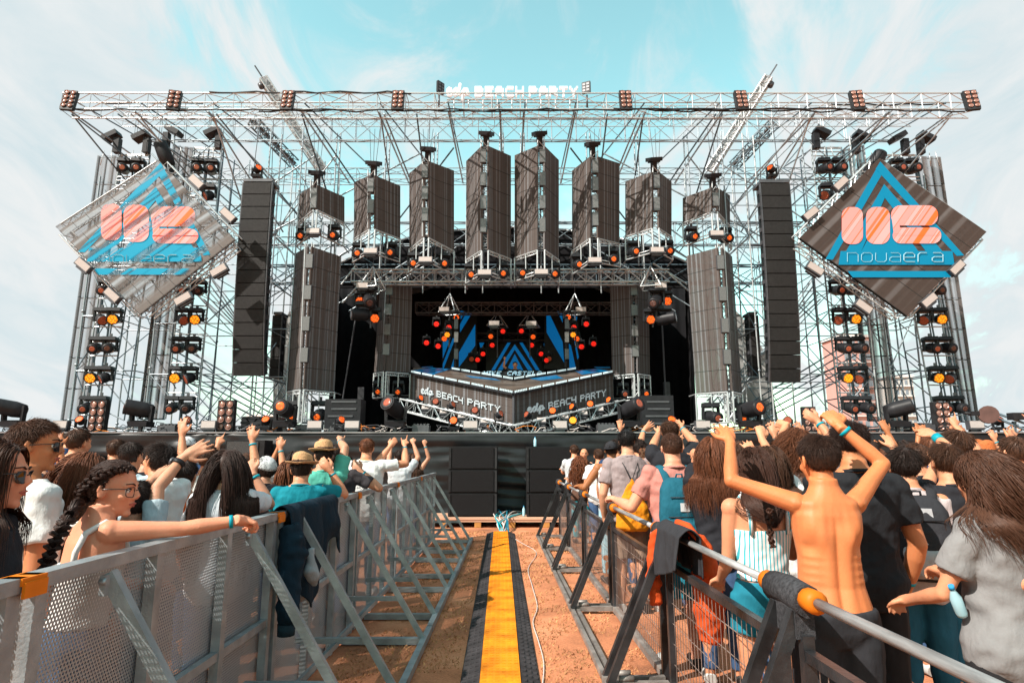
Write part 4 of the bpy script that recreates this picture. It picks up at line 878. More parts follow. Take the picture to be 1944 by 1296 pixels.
for a_, b_ in (((648, 540), (675, 505)), ((650, 575), (700, 520)), ((1270, 520), (1307, 552)), ((1240, 500), (1305, 540))):
    m = thing('truss_stay', 'pale tube bracing the end of the stage mouth truss', 'scaffold', at(*a_, 20.4), group='stays at the ends of the stage mouth truss'); bar(m, 'stay', at(*a_, 20.4), at(*b_, 20.4), .035, alu)
# ================================================================ raked deck with LED fascia
def C4(x, y): return 700 + x * .2778, 560 + y * .2778
AX = at(975, 748, 17.3); CL = at(780, 708, 20.4); CR = at(1163, 708, 20.4); BLk = at(786, 697, 24.3); BRk = at(1158, 697, 24.3)
o = thing('raked_stage', 'wedge-shaped raked LED stage floor with lettered fascia under the DJ', 'stage', (AX.x, 20, DZ))
floor_m = mat('led_floor', (.10, .075, .06), .35, 0, .6, 1.2, stretch=(1, 3, 1))
fp = lambda px, py: EYEV + ray(px, py) * ((AX - EYEV).dot((CR - AX).cross(CL - AX)) / ray(px, py).dot((CR - AX).cross(CL - AX)))
r0, r1, r2 = fp(857, 702), fp(975, 722), fp(1094, 702)
m = MB(); m.prism([AX, CR, BRk, r2, r1, r0, BLk, CL], (0, 0, -.12)); fl = m.build('led_floor', floor_m, o)
bluef = glow('led_floor_blue', (.0, .11, .26), .25)
nF = (CR - AX).cross(CL - AX).normalized(); nF = nF if nF.z > 0 else -nF
for pts in ([(300, 515), (430, 498), (560, 505), (440, 545)], [(660, 550), (860, 572), (900, 585), (700, 565)], [(1100, 572), (1280, 548), (1330, 570), (1180, 585)], [(1410, 520), (1560, 505), (1640, 520), (1460, 545)], [(360, 492), (440, 488), (440, 492), (370, 498)], [(1540, 492), (1650, 492), (1650, 498), (1560, 500)]):
    Q = []
    for x, y in pts:
        d = ray(*C4(x, y)); Q.append(EYEV + d * ((AX - EYEV).dot(nF) / d.dot(nF)) + nF * .012)
    if max(q.y for q in Q) > 26 or min(q.y for q in Q) < 10: continue
    m = MB(); m.prism(Q, -nF * .006); m.build('floor_graphic', bluef, o)
fasc = []
for A_, B_, bl, br, uvo, nm in ((CL, AX, (780, 768), (975, 812), 0, 'l'), (AX, CR, (975, 812), (1163, 768), 2.3, 'r')):
    bA = A_.copy(); bB = B_.copy(); bA.z = at(bl[0], bl[1], A_.y).z; bB.z = at(br[0], br[1], B_.y).z
    panel('fascia_screen', [A_ + Vector((0, -.02, 0)), B_ + Vector((0, -.02, 0)), bB + Vector((0, -.02, 0)), bA + Vector((0, -.02, 0))], .06, led_c, o, ((uvo, 1), (uvo + 2.2, 1), (uvo + 2.2, 0), (uvo, 0)))
    n_f = (B_ - A_).cross(bA - A_).normalized(); n_f = n_f if n_f.y < 0 else -n_f; fasc.append((A_ + Vector((0, -.02, 0)), n_f))
bar(o, 'corner_post', at(975, 742, 17.26), at(975, 820, 17.26), .04, grey)
led_w = mat('led_letters', (.45, .5, .52), .4, 0, 0, emit=.28)
def facetext(P0, nr, e0, e1, eh, b0, b1, bh, p0, p1, ph):
    def mk(q0, q1, h, U_, V_):
        return lambda u, v: on_plane(q0[0] + (q1[0] - q0[0]) * u / U_, q0[1] + (q1[1] - q0[1]) * u / U_ - h * v / V_, P0, nr, .03)
    f = mk(C4(*e0), C4(*e1), eh, 1.85, 1.1); mb = MB(True)
    for st in EDP: mb.path([f(x, y) for x, y in st], .032, 5)
    mb.build('script_lettering', led_w, o)
    for q0, q1, h, tx in ((b0, b1, bh, 'BEACh'), (p0, p1, ph, 'PARTY')):
        f = mk(C4(*q0), C4(*q1), h, 29, 5); letters(o, f, tx, 0, 1, led_w, nr * .01)
facetext(*fasc[0], (365, 672), (445, 690), 14, (470, 695), (650, 745), 12.5, (680, 750), (905, 805), 13)
facetext(*fasc[1], (1080, 805), (1195, 785), 15, (1222, 780), (1412, 735), 13, (1440, 730), (1615, 690), 13)
# rows of small lamps along the rims
wbulb = glow('rim_lamp', (.55, .66, .7), .45)
def rim(A_, B_, n, label, dim=False):
    oo = thing('footlight_row', label, 'footlights', A_, group='rows of footlights along the raked stage')
    A2, B2 = A_ + Vector((0, -.1, .05)), B_ + Vector((0, -.1, .05)); m = MB(); rbox(m, A2 - Vector((0, 0, .06)), B2 - Vector((0, 0, .06)), .12, .06); m.build('batten', black, oo)
    for k in range(n):
        s_, e_ = A2.lerp(B2, (k + .06) / n), A2.lerp(B2, (k + .94) / n); m = MB(); nb = 8
        for j in range(nb): q = s_.lerp(e_, (j + .5) / nb); m.box(q, ((e_ - s_).length / nb * .5, .07, .06))
        m.build('lamp', wbulb, oo)
rim(CL, AX, 8, 'row of small white footlights on the left rim of the raked stage'); rim(AX, CR, 8, 'row of small white footlights on the right rim of the raked stage')
rim(r0, r1, 6, 'row of small footlights in front of the DJ, left half'); rim(r1, r2, 6, 'row of small footlights in front of the DJ, right half')
o = thing('dj_riser', 'low V-shaped DJ riser with lit name letters behind the inner footlights', 'riser', (r1.x, 24, DZ))
for A_, B_ in ((r0, r1), (r1, r2)):
    m = MB(); m.prism([A_ + Vector((0, .1, .02)), B_ + Vector((0, .1, .02)), B_ + Vector((0, .1, -1.2)), A_ + Vector((0, .1, -1.2))], (0, .1, 0)); m.build('riser_front', black2, o)
YD = r1.y + 1.6; a_, b_ = at(917, 712, YD), at(1031, 712, YD); U = (b_ - a_).normalized()
letters(o, lambda u, v: a_ + U * u + Vector((0, 0, v)), 'MIKE', 0, (b_ - a_).length / 72, mat('led_name', (.3, .5, .62), .4, 0, 0, emit=.35), (0, .04, 0), shear=.25)
letters(o, lambda u, v: a_ + U * u + Vector((0, 0, v)), 'CASTELO', (b_ - a_).length * .40, (b_ - a_).length / 72, mat('led_name', (0, 0, 0)), (0, .04, 0), shear=.25)
q = at(974, 716, YD); m = MB(); m.box((q.x, q.y + .14, q.z), ((b_ - a_).length * 1.02, .1, .42)); m.build('name_board', black, o); m = MB(); m.box((q.x, q.y + .45, q.z - .3), (1.9, .5, .8)); m.build('dj_desk', black, o)
# LED backdrops
bbl = mat('led_backdrop_blue', (.0, .10, .28), .5, 0, .3, 60, emit=.32, ecol=(.0, .22, .62)); bbk = mat('led_backdrop_black', (.015, .013, .012), .5, 0, .3, 3)
def backdrop(label, outl, shapes, Yb):
    P = [at(*C4(*q), Yb) for q in outl]; oo = thing('led_backdrop', label, 'screen', P[-1], group='LED backdrops behind the DJ'); m = MB(); m.prism(P, (0, .08, 0)); m.build('screen_face', bbk, oo)
    for sh in shapes: m = MB(); m.prism([at(*C4(*q), Yb - .03) for q in sh], (0, .012, 0)); m.build('blue_graphic', bbl, oo)
backdrop('left LED backdrop with blue slanting bands behind the DJ', [(500, 90), (740, 90), (740, 505), (500, 505)], [[(626, 108), (660, 112), (628, 168)], [(668, 118), (702, 128), (624, 255), (624, 200)], [(728, 200), (728, 345), (616, 492), (616, 392)], [(506, 300), (560, 292), (506, 432)], [(575, 292), (590, 300), (512, 500), (506, 500), (506, 470)], [(586, 420), (586, 500), (560, 500)]], 25.6)
backdrop('right LED backdrop with blue slanting bands behind the DJ', [(1200, 90), (1440, 90), (1440, 505), (1200, 505)], [[(1214, 130), (1240, 140), (1325, 320), (1336, 462), (1216, 255)], [(1290, 112), (1322, 118), (1326, 190)], [(1368, 330), (1382, 345), (1416, 502), (1372, 502)], [(1402, 300), (1412, 302), (1436, 425), (1426, 440)], [(1395, 130), (1425, 150), (1420, 190)]], 25.6)
backdrop('central LED backdrop showing nested blue triangles behind the DJ', [(800, 318), (1200, 318), (1200, 520), (800, 520)], [[(948, 325), (970, 325), (862, 512), (838, 512)], [(1030, 325), (1052, 325), (1168, 512), (1142, 512)], [(998, 336), (998, 372), (912, 512), (880, 512)], [(998, 336), (1120, 512), (1088, 512), (998, 372)], [(998, 402), (1056, 512), (942, 512)], [(755, 325), (790, 325), (765, 370)], [(1195, 330), (1199, 330), (1199, 350)]], 26.4)
# low V truss with lamps
V0, V1, V2 = at(764, 768, 19.0), at(975, 820, 16.7), at(1182, 770, 19.0)
truss('stage_truss', 'left arm of the low V-shaped truss under the lettered fascia', V0, V1, (.3, .34), alu, .026, .35, g5); truss('stage_truss', 'right arm of the low V-shaped truss under the lettered fascia', V1, V2, (.3, .34), alu, .026, .35, g5)
for sn, ws, ss in (('left', [(345, 700), (460, 722), (565, 748), (728, 785), (890, 815)], [(390, 750), (515, 778), (640, 808), (795, 842)]), ('right', [(1090, 820), (1258, 788), (1400, 762), (1515, 738), (1650, 712)], [(1180, 838), (1335, 812), (1465, 786), (1575, 760)])):
    for k, q in enumerate(ws):
        x, y = C4(*q); Y = 16.6 + abs(x - 975) / 211 * 2.3; kd = [('wash', 'side', 'o'), ('wash', 'front', 'd'), ('wash', 'side', 'd'), ('wash', 'front', 'd'), ('wash', 'side', 'd')][k] if sn == 'left' else [('wash', 'sideR', 'd'), ('wash', 'front', 'o'), ('wash', 'sideR', 'o'), ('wash', 'front', 'o'), ('wash', 'sideR', 'o')][k]
        fixture(kd, at(x, y + 21, Y), 'round wash light on the %s arm of the low V truss, %s from left' % (sn, order[k]), 'wash lights on the low V truss', (0, R(180), 0), .66)
    for k, q in enumerate(ss):
        x, y = C4(*q); Y = 16.5 + abs(x - 975) / 211 * 2.3; strobe(at(x, y + 5, Y), 'strobe on the %s arm of the low V truss, %s from left' % (sn, order[k]), 'strobes on the low V truss', (R(-40), 0, 0), .26, .2)
# lamps inside the stage box
def pod(label, q, w_, hgt, Yp, dz):
    P = at(*C4(*q), Yp); oo = thing('lighting_pod', label, 'lighting pod', P, group='hung lighting pods inside the stage')
    for a in range(4):
        an = a * math.pi / 2 + .5; f = P + Vector((math.cos(an) * w_, math.sin(an) * w_, -hgt)); bar(oo, 'leg', P, f, .022, alu); bar(oo, 'ring', f, P + Vector((math.cos(an + math.pi / 2) * w_, math.sin(an + math.pi / 2) * w_, -hgt)), .02, alu)
    m = MB(); m.tube(P, P + Vector((0, 0, dz)), .012); m.build('chain', grey, oo)
    bar(oo, 'stem', P - Vector((0, 0, hgt)), P - Vector((0, 0, hgt + 1.3)), .03, grey)
pod('left hung lighting pod inside the stage', (556, -10), .45, .75, 22.5, .6); pod('right hung lighting pod inside the stage', (1408, -10), .45, .75, 22.5, .6)
pod('inner left lighting pod above the DJ', (880, 118), .5, .6, 25, .4); pod('inner right lighting pod above the DJ', (1100, 118), .5, .6, 25, .4)
pod('left lighting pod at the mouth of the stage, beside the inner pillar', (30, -195), .45, .75, 19.4, .2); pod('right lighting pod at the mouth of the stage, beside the inner pillar', (1925, -200), .45, .75, 19.4, .2)
lamps = [(600, 147, 'o', 22), (548, 215, 'r', 22.3), (463, 192, 'r', 22.5), (537, 265, 'a', 22.2), (517, 292, 'o', 22.6), (395, 320, 'r', 23), (475, 343, 'r', 23), (918, 242, 'r', 24.8), (835, 277, 'o', 24.8), (845, 337, 'r', 25), (782, 397, 'r', 25.3), (745, 437, 'r', 25.3), (704, 432, 'd', 25.3),
         (1365, 145, 'o', 22), (1405, 215, 'r', 22.3), (1490, 192, 'r', 22.5), (1400, 265, 'a', 22.2), (1425, 293, 'o', 22.6), (1540, 327, 'r', 23), (1457, 347, 'r', 23), (1045, 240, 'r', 24.8), (1125, 280, 'o', 24.8), (1115, 337, 'r', 25), (1180, 397, 'r', 25.3), (1217, 440, 'r', 25.3), (1235, 430, 'd', 25.3),
         (-60, 35, 'o', 19.2), (42, 152, 'o', 19.2), (1930, 160, 'o', 19.2), (2045, 35, 'o', 19.3)]
cn = dict(o='orange', r='red', a='amber', d='dim')
for k, (x, y, c, Y) in enumerate(lamps):
    px, py = C4(x, y); p = at(px, py, Y); s = .75 if Y > 20 else 1
    fixture(('wash', 'front', c), p + Vector((-.02, .15, .43 * s)), 'wash light glowing %s inside the stage, number %d of those %s' % (cn[c], k + 1 if k < 13 or k > 25 else k - 12, 'on the left' if x < 990 else 'on the right') if False else
            'wash light glowing %s %s' % (cn[c], ['high on the left pod', 'second down on the left pod', 'far left side of the left pod', 'third down on the left pod', 'just under the amber light of the left pod', 'lowest at the far left of the stage box', 'lowest under the left pod', 'top of the inner left pod', 'outer side of the inner left pod', 'below the inner left pod', 'beside the centre backdrop, upper left', 'beside the centre backdrop, lower left', 'behind the lower left of the centre backdrop',
            'high on the right pod', 'second down on the right pod', 'far right side of the right pod', 'third down on the right pod', 'just under the amber light of the right pod', 'lowest at the far right of the stage box', 'lowest under the right pod', 'top of the inner right pod', 'outer side of the inner right pod', 'below the inner right pod', 'beside the centre backdrop, upper right', 'beside the centre backdrop, lower right', 'behind the lower right of the centre backdrop',
            'on the upper left of the left mouth pod', 'on the lower right of the left mouth pod', 'on the lower left of the right mouth pod', 'on the upper right of the right mouth pod'][k]), 'wash lights inside the stage', sc=s)
for k, (x, y) in enumerate(((515, 97), (857, 193), (1110, 195), (1450, 99), (-45, -65), (1995, -65))):
    strobe(at(*C4(x, y), 22 if k < 4 else 19.1), 'pale strobe on the %s' % ['left pod', 'inner left pod', 'inner right pod', 'right pod', 'left mouth pod', 'right mouth pod'][k], 'strobes inside the stage', (0, 0, 0), .4, .2)
for k, (x, y, d) in enumerate(((0, -30, (.3, -.7, -.4)), (-30, 70, (-1, -.6, -.1)), (1960, -25, (-.4, -.7, -.4)), (2010, 100, (1, -.5, .1)))):
    fixture(('beam', d, 'k'), at(*C4(x, y - 50), 19.3), 'big black beam light on the %s mouth pod, %s one' % (('left', 'right')[k // 2], ('upper', 'lower')[k % 2]), 'beam lights on the mouth pods', sc=.95)
for s, px in (('left', 866), ('right', 1076)):
    oo = thing('hung_lamp_ladder', 'narrow black ladder of white lamp boxes hanging inside the stage on the %s' % s, 'stage light', at(px, 600, 21.5), group='hung ladders of lamp boxes'); bar(oo, 'spine', at(px, 600, 21.5), at(px - 2, 697, 21.5), .05, black2)
    for k, yy in enumerate((615, 640, 672)):
        m = MB(); m.box(at(px, yy, 21.4), (.14, .1, .36)); m.build('lamp_box', mat('lamp_box_white', (.5, .48, .47), .4) if k == 1 else grey, oo)
# ================================================================ kit standing on the deck edge
for px, py, Y, d, c, nm in ((22, 818, 15.6, (-1, -.6, .25), 'o', 'at the left edge of the photo'), (266, 820, 15.7, (-1, -.5, .2), 'o', 'in front of the left mesh walls'), (540, 822, 15.7, (0, -1, .15), 'o', 'in front of the tall left pillar'), (750, 822, 15.7, (-.5, -1, .5), 'd', 'below the inner left pillar'), (1195, 822, 15.7, (.7, -1, .45), 'd', 'below the inner right pillar'), (1425, 822, 15.7, (.35, -1, .1), 'o', 'in front of the tall right pillar'), (1705, 825, 15.7, (1, -.5, .3), 'k', 'in front of the right light rack')):
    dd_ = Vector((-d[0], d[1], -d[2])); p = at(px, py, Y); p.z = DZ + .02
    fixture(('beam', tuple(dd_), c), p, 'big black beam light standing on the stage edge, %s' % nm, 'big beam lights along the stage edge', (0, R(180), 0), .98)
for px, py, sc, nm in ((183, 795, 1.0, 'in front of the outer left rack'), (427, 797, 1.0, 'below the left line array'), (1538, 800, .8, 'behind the raised hands on the right'), (1790, 793, .95, 'in front of the outer right rack')):
    p = at(px, py, 15.8); p.z = DZ + .45 * sc; blinder(p, 'black eight-lamp floodlight standing on the stage edge, %s' % nm, 'eight-lamp floodlights on the stage edge', (0, 0, 0), sc)
for k, (px, c, kd) in enumerate(((152, 'o', 'down'), (352, 'd', 'side'), (505, 'o', 'down'), (645, 'o', 'side'), (862, 'o', 'front'), (1088, 'a', 'front'), (1275, 'o', 'down'), (1495, 'd', 'front'), (1895, 'd', 'down'))):
    p = at(px, 812, 15.8); p.z = DZ + .01; fixture(('wash', kd, c), p, 'small round wash light standing on the stage edge, %s from the left' % (order + ['ninth'])[k], 'small wash lights on the stage edge', (0, R(180), 0), .68)
for k, px in enumerate((113, 395, 597, 668, 893, 1063, 1335, 1855)):
    p = at(px, 812, 15.6); p.z = DZ + .2; strobe(p, 'flat pale strobe standing on the stage edge, %s from the left' % order[k], 'strobes standing along the stage edge', (R(-6), 0, 0), .38, .22)
for k, (px, w_, h_) in enumerate(((322, .45, .2), (580, .4, .18), (640, .34, .14), (800, .42, .2), (1150, .45, .22), (1235, .4, .16), (1440, .5, .3), (1600, .4, .2), (50, .4, .2), (1745, .6, .22))):
    p = at(px, 812, 15.9); m = MB(); m.box((p.x, 15.9, DZ + h_ / 2), (w_, .35, h_)); 
    for j in range(5): m.box((p.x - w_ * .4 + j * w_ * .2, 15.9, DZ + h_ + .02), (w_ * .1, .2, .04))
    tag(m.build('dimmer_box', grey), 'dark grey connector box on the stage edge, %s from the left' % (order + ['ninth', 'tenth'])[[1, 2, 3, 4, 5, 6, 7, 8, 0, 9][k]], 'box', 'connector boxes on the stage edge')
mess = MB(); cols_ = [black, cb_w, mat('cable_orange', (.7, .2, .02), .5), grey]
groups = [MB() for _ in cols_]
for k in range(260):
    px = random.uniform(-40, 1990); p = at(px, 815, random.uniform(15.45, 16.6)); p.z = DZ + .015; q = p.copy(); pts = [q.copy()]
    for j in range(5): q = q + Vector((random.uniform(-.15, .25), random.uniform(-.08, .1), random.uniform(0, .1) * (1 if j < 3 else -.6))); q.z = max(q.z, DZ + .01); pts.append(q.copy())
    groups[random.choice([0, 0, 0, 1, 2, 3, 3])].path(pts, .011, 4)
for gmb, mt_, nm in zip(groups, cols_, ('black', 'white', 'orange', 'grey')): tag(gmb.build('cable_tangle', mt_), 'tangle of %s cables strewn along the stage edge' % nm, 'cables', 'cable tangles along the stage edge', 'stuff')
for k, (px, w_, h_) in enumerate(((655, 1.0, 1.0), (1245, .9, 1.1), (500, 1.0, .5))):
    p = at(px, 800, 17.6); oo = thing('equipment_case', 'dark equipment rack on the deck %s' % ['in the dark gap on the left', 'in the dark gap on the right', 'behind the wash lights below the left line array'][k], 'case', (p.x, 17.6, DZ))
    m = MB(); m.box((0, 0, h_ / 2), (w_, .6, h_)); m.build('case_body', black, oo, False)
    for j in range(int(h_ / .2)): m = MB(); m.box((random.uniform(-.1, .1), -.31, .12 + j * .2), (w_ * .7, .02, .05)); m.build('rack_panel', grey, oo, False)
for k, (x0, x1, y, Y) in enumerate(((458, 500, 790, 16.2), )):
    oo = thing('gear_stand', 'black crossed stand of stacked gear below the left line array', 'gear', at(480, 812, Y));
    m = MB()
    for j in range(3): m.box((at(480, 800, Y).x, Y, DZ + .15 + j * .13), (.62 - j * .1, .3, .05))
    m.tube((at(462, 800, Y).x, Y, DZ), (at(490, 800, Y).x, Y, DZ + .42), .02); m.tube((at(492, 800, Y).x, Y, DZ), (at(465, 800, Y).x, Y, DZ + .42), .02); m.build('gear', black2, oo)
# camera crane at the right edge
o = thing('camera_crane', 'black camera crane head and arm reaching in at the right edge', 'camera crane', at(1944, 830, 14.6))
A_, B_ = at(1876, 787, 14.4), at(1985, 822, 14.0)
m = MB(True); m.path([A_ + Vector((-.1, -.15, 0)), A_ + Vector((.1, .15, 0))], .2, 16); m.build('counterweight', mat('crane_brown', (.12, .06, .05), .4, .2), o)
m = MB(); m.tube(A_ + Vector((-.55, 0, .04)), A_ + Vector((-.1, 0, 0)), .035); m.box(A_ + Vector((-.32, 0, .03)), (.2, .12, .1)); m.build('camera_mount', black, o)
bar(o, 'arm', A_ + Vector((.2, 0, .04)), B_ + Vector((0, 0, .05)), .028, steel2); bar(o, 'arm', A_ + Vector((.2, 0, -.08)), B_ + Vector((0, 0, -.12)), .028, steel2)
m = MB(); m.box(at(1930, 790, 14.2), (.3, .2, .16)); m.build('monitor', black, o); bar(o, 'post', at(1925, 800, 14.3), at(1925, 845, 14.3), .05, steel2)
# far buildings behind the right end
def block(label, x0, x1, yt, Yb, c1, c2, fl, cat='building', g=None):
    A_ = at(x0, 800, Yb); B_ = at(x1, 800, Yb); H = at(x0, yt, Yb).z; W_ = B_.x - A_.x
    oo = thing('apartment_tower', label, cat, ((A_.x + B_.x) / 2, Yb, 0), group=g)
    m = MB(); m.box((0, 6, H / 2), (W_, 12, H)); m.build('wall', c1, oo, False); m = MB(); m.box((0, 6, H + .4), (W_ + .8, 12.8, .8)); m.build('roof', white_p, oo, False)
    for j in range(fl):
        z = H * (j + .5) / fl
        for k in range(4): m = MB(); m.box((-W_ / 2 + W_ * (k + .5) / 4, -.06, z), (W_ * .14, .1, H / fl * .45)); m.build('window', mat('far_window', (.25, .3, .35), .2), oo, False)
        m = MB(); m.box((0, -.4, z - H / fl * .42), (W_ * .9, .8, .25)); m.build('balcony', c2, oo, False)
block('reddish apartment tower far behind the inner right light rack', 1612, 1668, 640, 190, mat('far_red', (.62, .36, .32), .8), white_p, 9, g='apartment towers far behind the stage')
block('pale apartment tower far behind the right mesh walls', 1706, 1742, 716, 210, mat('far_pale', (.6, .6, .58), .8), white_p, 8, g='apartment towers far behind the stage')
block('low pale apartment block far behind the stage on the left', 470, 520, 790, 230, mat('far_pale', (.6, .6, .58), .8), white_p, 3, g='apartment towers far behind the stage')
# ================================================================ people
_ts = bpy.data.scenes.new('workbench_scene')
def skinned(mb, name, m, parent, vox, smooth=3, fold=0, fscale=9, world=True, extra=None):
    """joins overlapping closed shapes into ONE continuous surface"""
    me = mb.mesh('t'); ob = bpy.data.objects.new('t', me); _ts.collection.objects.link(ob)
    r = ob.modifiers.new('r', 'REMESH'); r.mode = 'VOXEL'; r.voxel_size = vox; r.use_smooth_shade = True
    if smooth: sm = ob.modifiers.new('s', 'SMOOTH'); sm.iterations = smooth; sm.factor = .5
    _ts.view_layers[0].update(); dg = _ts.view_layers[0].depsgraph
    out = bpy.data.meshes.new_from_object(ob.evaluated_get(dg)); out.name = name
    n = len(out.vertices); co = np.empty(n * 3, np.float32); out.vertices.foreach_get('co', co); co = co.reshape(-1, 3)
    if fold:
        nn = np.empty(n * 3, np.float32); out.vertices.foreach_get('normal', nn); nn = nn.reshape(-1, 3)
        c = co.astype(float); a = np.array([mnoise.noise(Vector((p[0] * fscale + 2 * math.sin(p[2] * 9), p[1] * fscale, p[2] * fscale * .8))) + .5 * mnoise.noise(Vector((p[0] * fscale * 2.3, p[1] * fscale * 2.3 + p[2] * 7, p[2] * fscale * 2.6))) for p in c])
        co = co + nn * (a * fold)[:, None].astype(np.float32)
    if extra is not None:
        nn = np.empty(n * 3, np.float32); out.vertices.foreach_get('normal', nn); nn = nn.reshape(-1, 3); co = co + nn * extra(co.astype(float), nn)[:, None].astype(np.float32)
    I = np.array(wmat(parent).inverted()) if world else np.eye(4); co = co @ I[:3, :3].T + I[:3, 3]
    out.vertices.foreach_set('co', co.astype(np.float32).ravel()); out.update()
    out.materials.clear(); out.materials.append(m)
    out.polygons.foreach_set('use_smooth', [True] * len(out.polygons))
    o = link(bpy.data.objects.new(name, out)); o.parent = parent
    bpy.data.objects.remove(ob); bpy.data.meshes.remove(me); return o
def strands(paths, radii):
    """paths (n,k,3), radii (n,k) -> thin three-sided tubes"""
    n, k, _ = paths.shape; T = np.gradient(paths, axis=1); T /= np.linalg.norm(T, axis=2, keepdims=True) + 1e-9
    A = np.cross(T, np.array([.31, .52, .79])); A /= np.linalg.norm(A, axis=2, keepdims=True) + 1e-9; B = np.cross(T, A)
    V = np.stack([paths + (A * math.cos(g) + B * math.sin(g)) * radii[..., None] for g in (0, 2.094, 4.189)], 2).reshape(-1, 3)
    i, j, q = np.meshgrid(np.arange(n), np.arange(k - 1), np.arange(3), indexing='ij'); b0 = (i * k + j) * 3
    Fq = np.stack([b0 + q, b0 + (q + 1) % 3, b0 + 3 + (q + 1) % 3, b0 + 3 + q], -1).reshape(-1, 4); return V, Fq
CR = np.array([.078, .097, .09]); CC = np.array([0, -.012, .03])
def hairline(u, hi=.6): t = np.clip((u[:, 1] + .35) / 1.0, 0, 1); t = t * t * (3 - 2 * t); return -.8 + (hi + .8) * t
def scalp(n, hi=.6):
    u = rng.normal(size=(n * 4, 3)); u /= np.linalg.norm(u, axis=1, keepdims=True); u = u[u[:, 2] > hairline(u, hi)][:n]; return u
def cap_mesh(k, hi=.6):
    nu, nv = 28, 16; vs = []; ok = []
    for j in range(nv + 1):
        ph = math.pi / 2 - math.pi * .86 * j / nv
        for i in range(nu):
            th = 2 * math.pi * i / nu; u = np.array([math.cos(ph) * math.cos(th), math.cos(ph) * math.sin(th), math.sin(ph)]); vs.append(CC + u * CR * k); ok.append(u[2] > hairline(u[None], hi)[0] - .02)
    fs = [(j * nu + i, j * nu + (i + 1) % nu, (j + 1) * nu + (i + 1) % nu, (j + 1) * nu + i) for j in range(nv) for i in range(nu) if ok[j * nu + i] and ok[(j + 1) * nu + i] and ok[(j + 1) * nu + (i + 1) % nu]]
    return vs, fs
def hair_obj(parent, Hc, Hm, V, Fq, capk, hi, m, name='hair', capon=True):
    vs, fs = cap_mesh(capk, hi); vs = [Hc + Hm @ Vector(v) for v in vs] if capon else []
    if not capon: fs = []
    V = list(map(tuple, V)); n = len(vs); me = bpy.data.meshes.new(name); I = wmat(parent).inverted()
    allv = [tuple(I @ Vector(v)) for v in vs] + [tuple(v) for v in (np.array(V) @ np.array(I)[:3, :3].T + np.array(I)[:3, 3])]
    me.from_pydata(allv, [], [tuple(f) for f in fs] + (Fq + n).tolist()); me.polygons.foreach_set('use_smooth', [True] * len(me.polygons)); me.materials.append(m)
    o = link(bpy.data.objects.new(name, me)); o.parent = parent; return o
def toW(P, Hc, Hm): M = np.array(Hm); return P @ M.T + np.array(Hc)
def hair_short(parent, Hc, Hm, m, n=900, ln=.035, thick=.0028, lift=.35, hi=.6, curl=0, capk=1.03):
    near = (Hc - EYEV).length < 5.2; n = int(n * (2.6 if near else 1)); thick *= .5 if near else 1
    u = scalp(n, hi); n = len(u); root = CC + u * CR * 1.0; nr = u / CR; nr /= np.linalg.norm(nr, axis=1, keepdims=True)
    wh = np.array([0.1, -.35, .93]); fl = u - wh; fl -= nr * (fl * nr).sum(1, keepdims=True); fl /= np.linalg.norm(fl, axis=1, keepdims=True) + 1e-6
    k = 5; P = np.zeros((n, k, 3)); side = np.clip(-(u[:, 2]) * 1.3 + .7, 0, 1); L_ = ln * rng.uniform(.7, 1.25, n) * (1 - .6 * side)
    jit = rng.normal(size=(n, 3)) * .2
    for i in range(k):
        t = i / (k - 1); d = nr * (lift * (1 - .6 * t)) + fl * (.55 + .5 * t) + jit * t; P[:, i] = root + d * (L_ * t)[:, None]
        if curl: P[:, i] += curl * t * np.stack([np.sin(9 * t + u[:, 0] * 31), np.cos(8 * t + u[:, 1] * 27), np.sin(7 * t + u[:, 2] * 29)], 1)
    rad = np.full((n, k), thick) * np.linspace(1, .25, k)[None]
    V, Fq = strands(toW(P, Hc, Hm), rad); return hair_obj(parent, Hc, Hm, V, Fq, capk, hi, m)
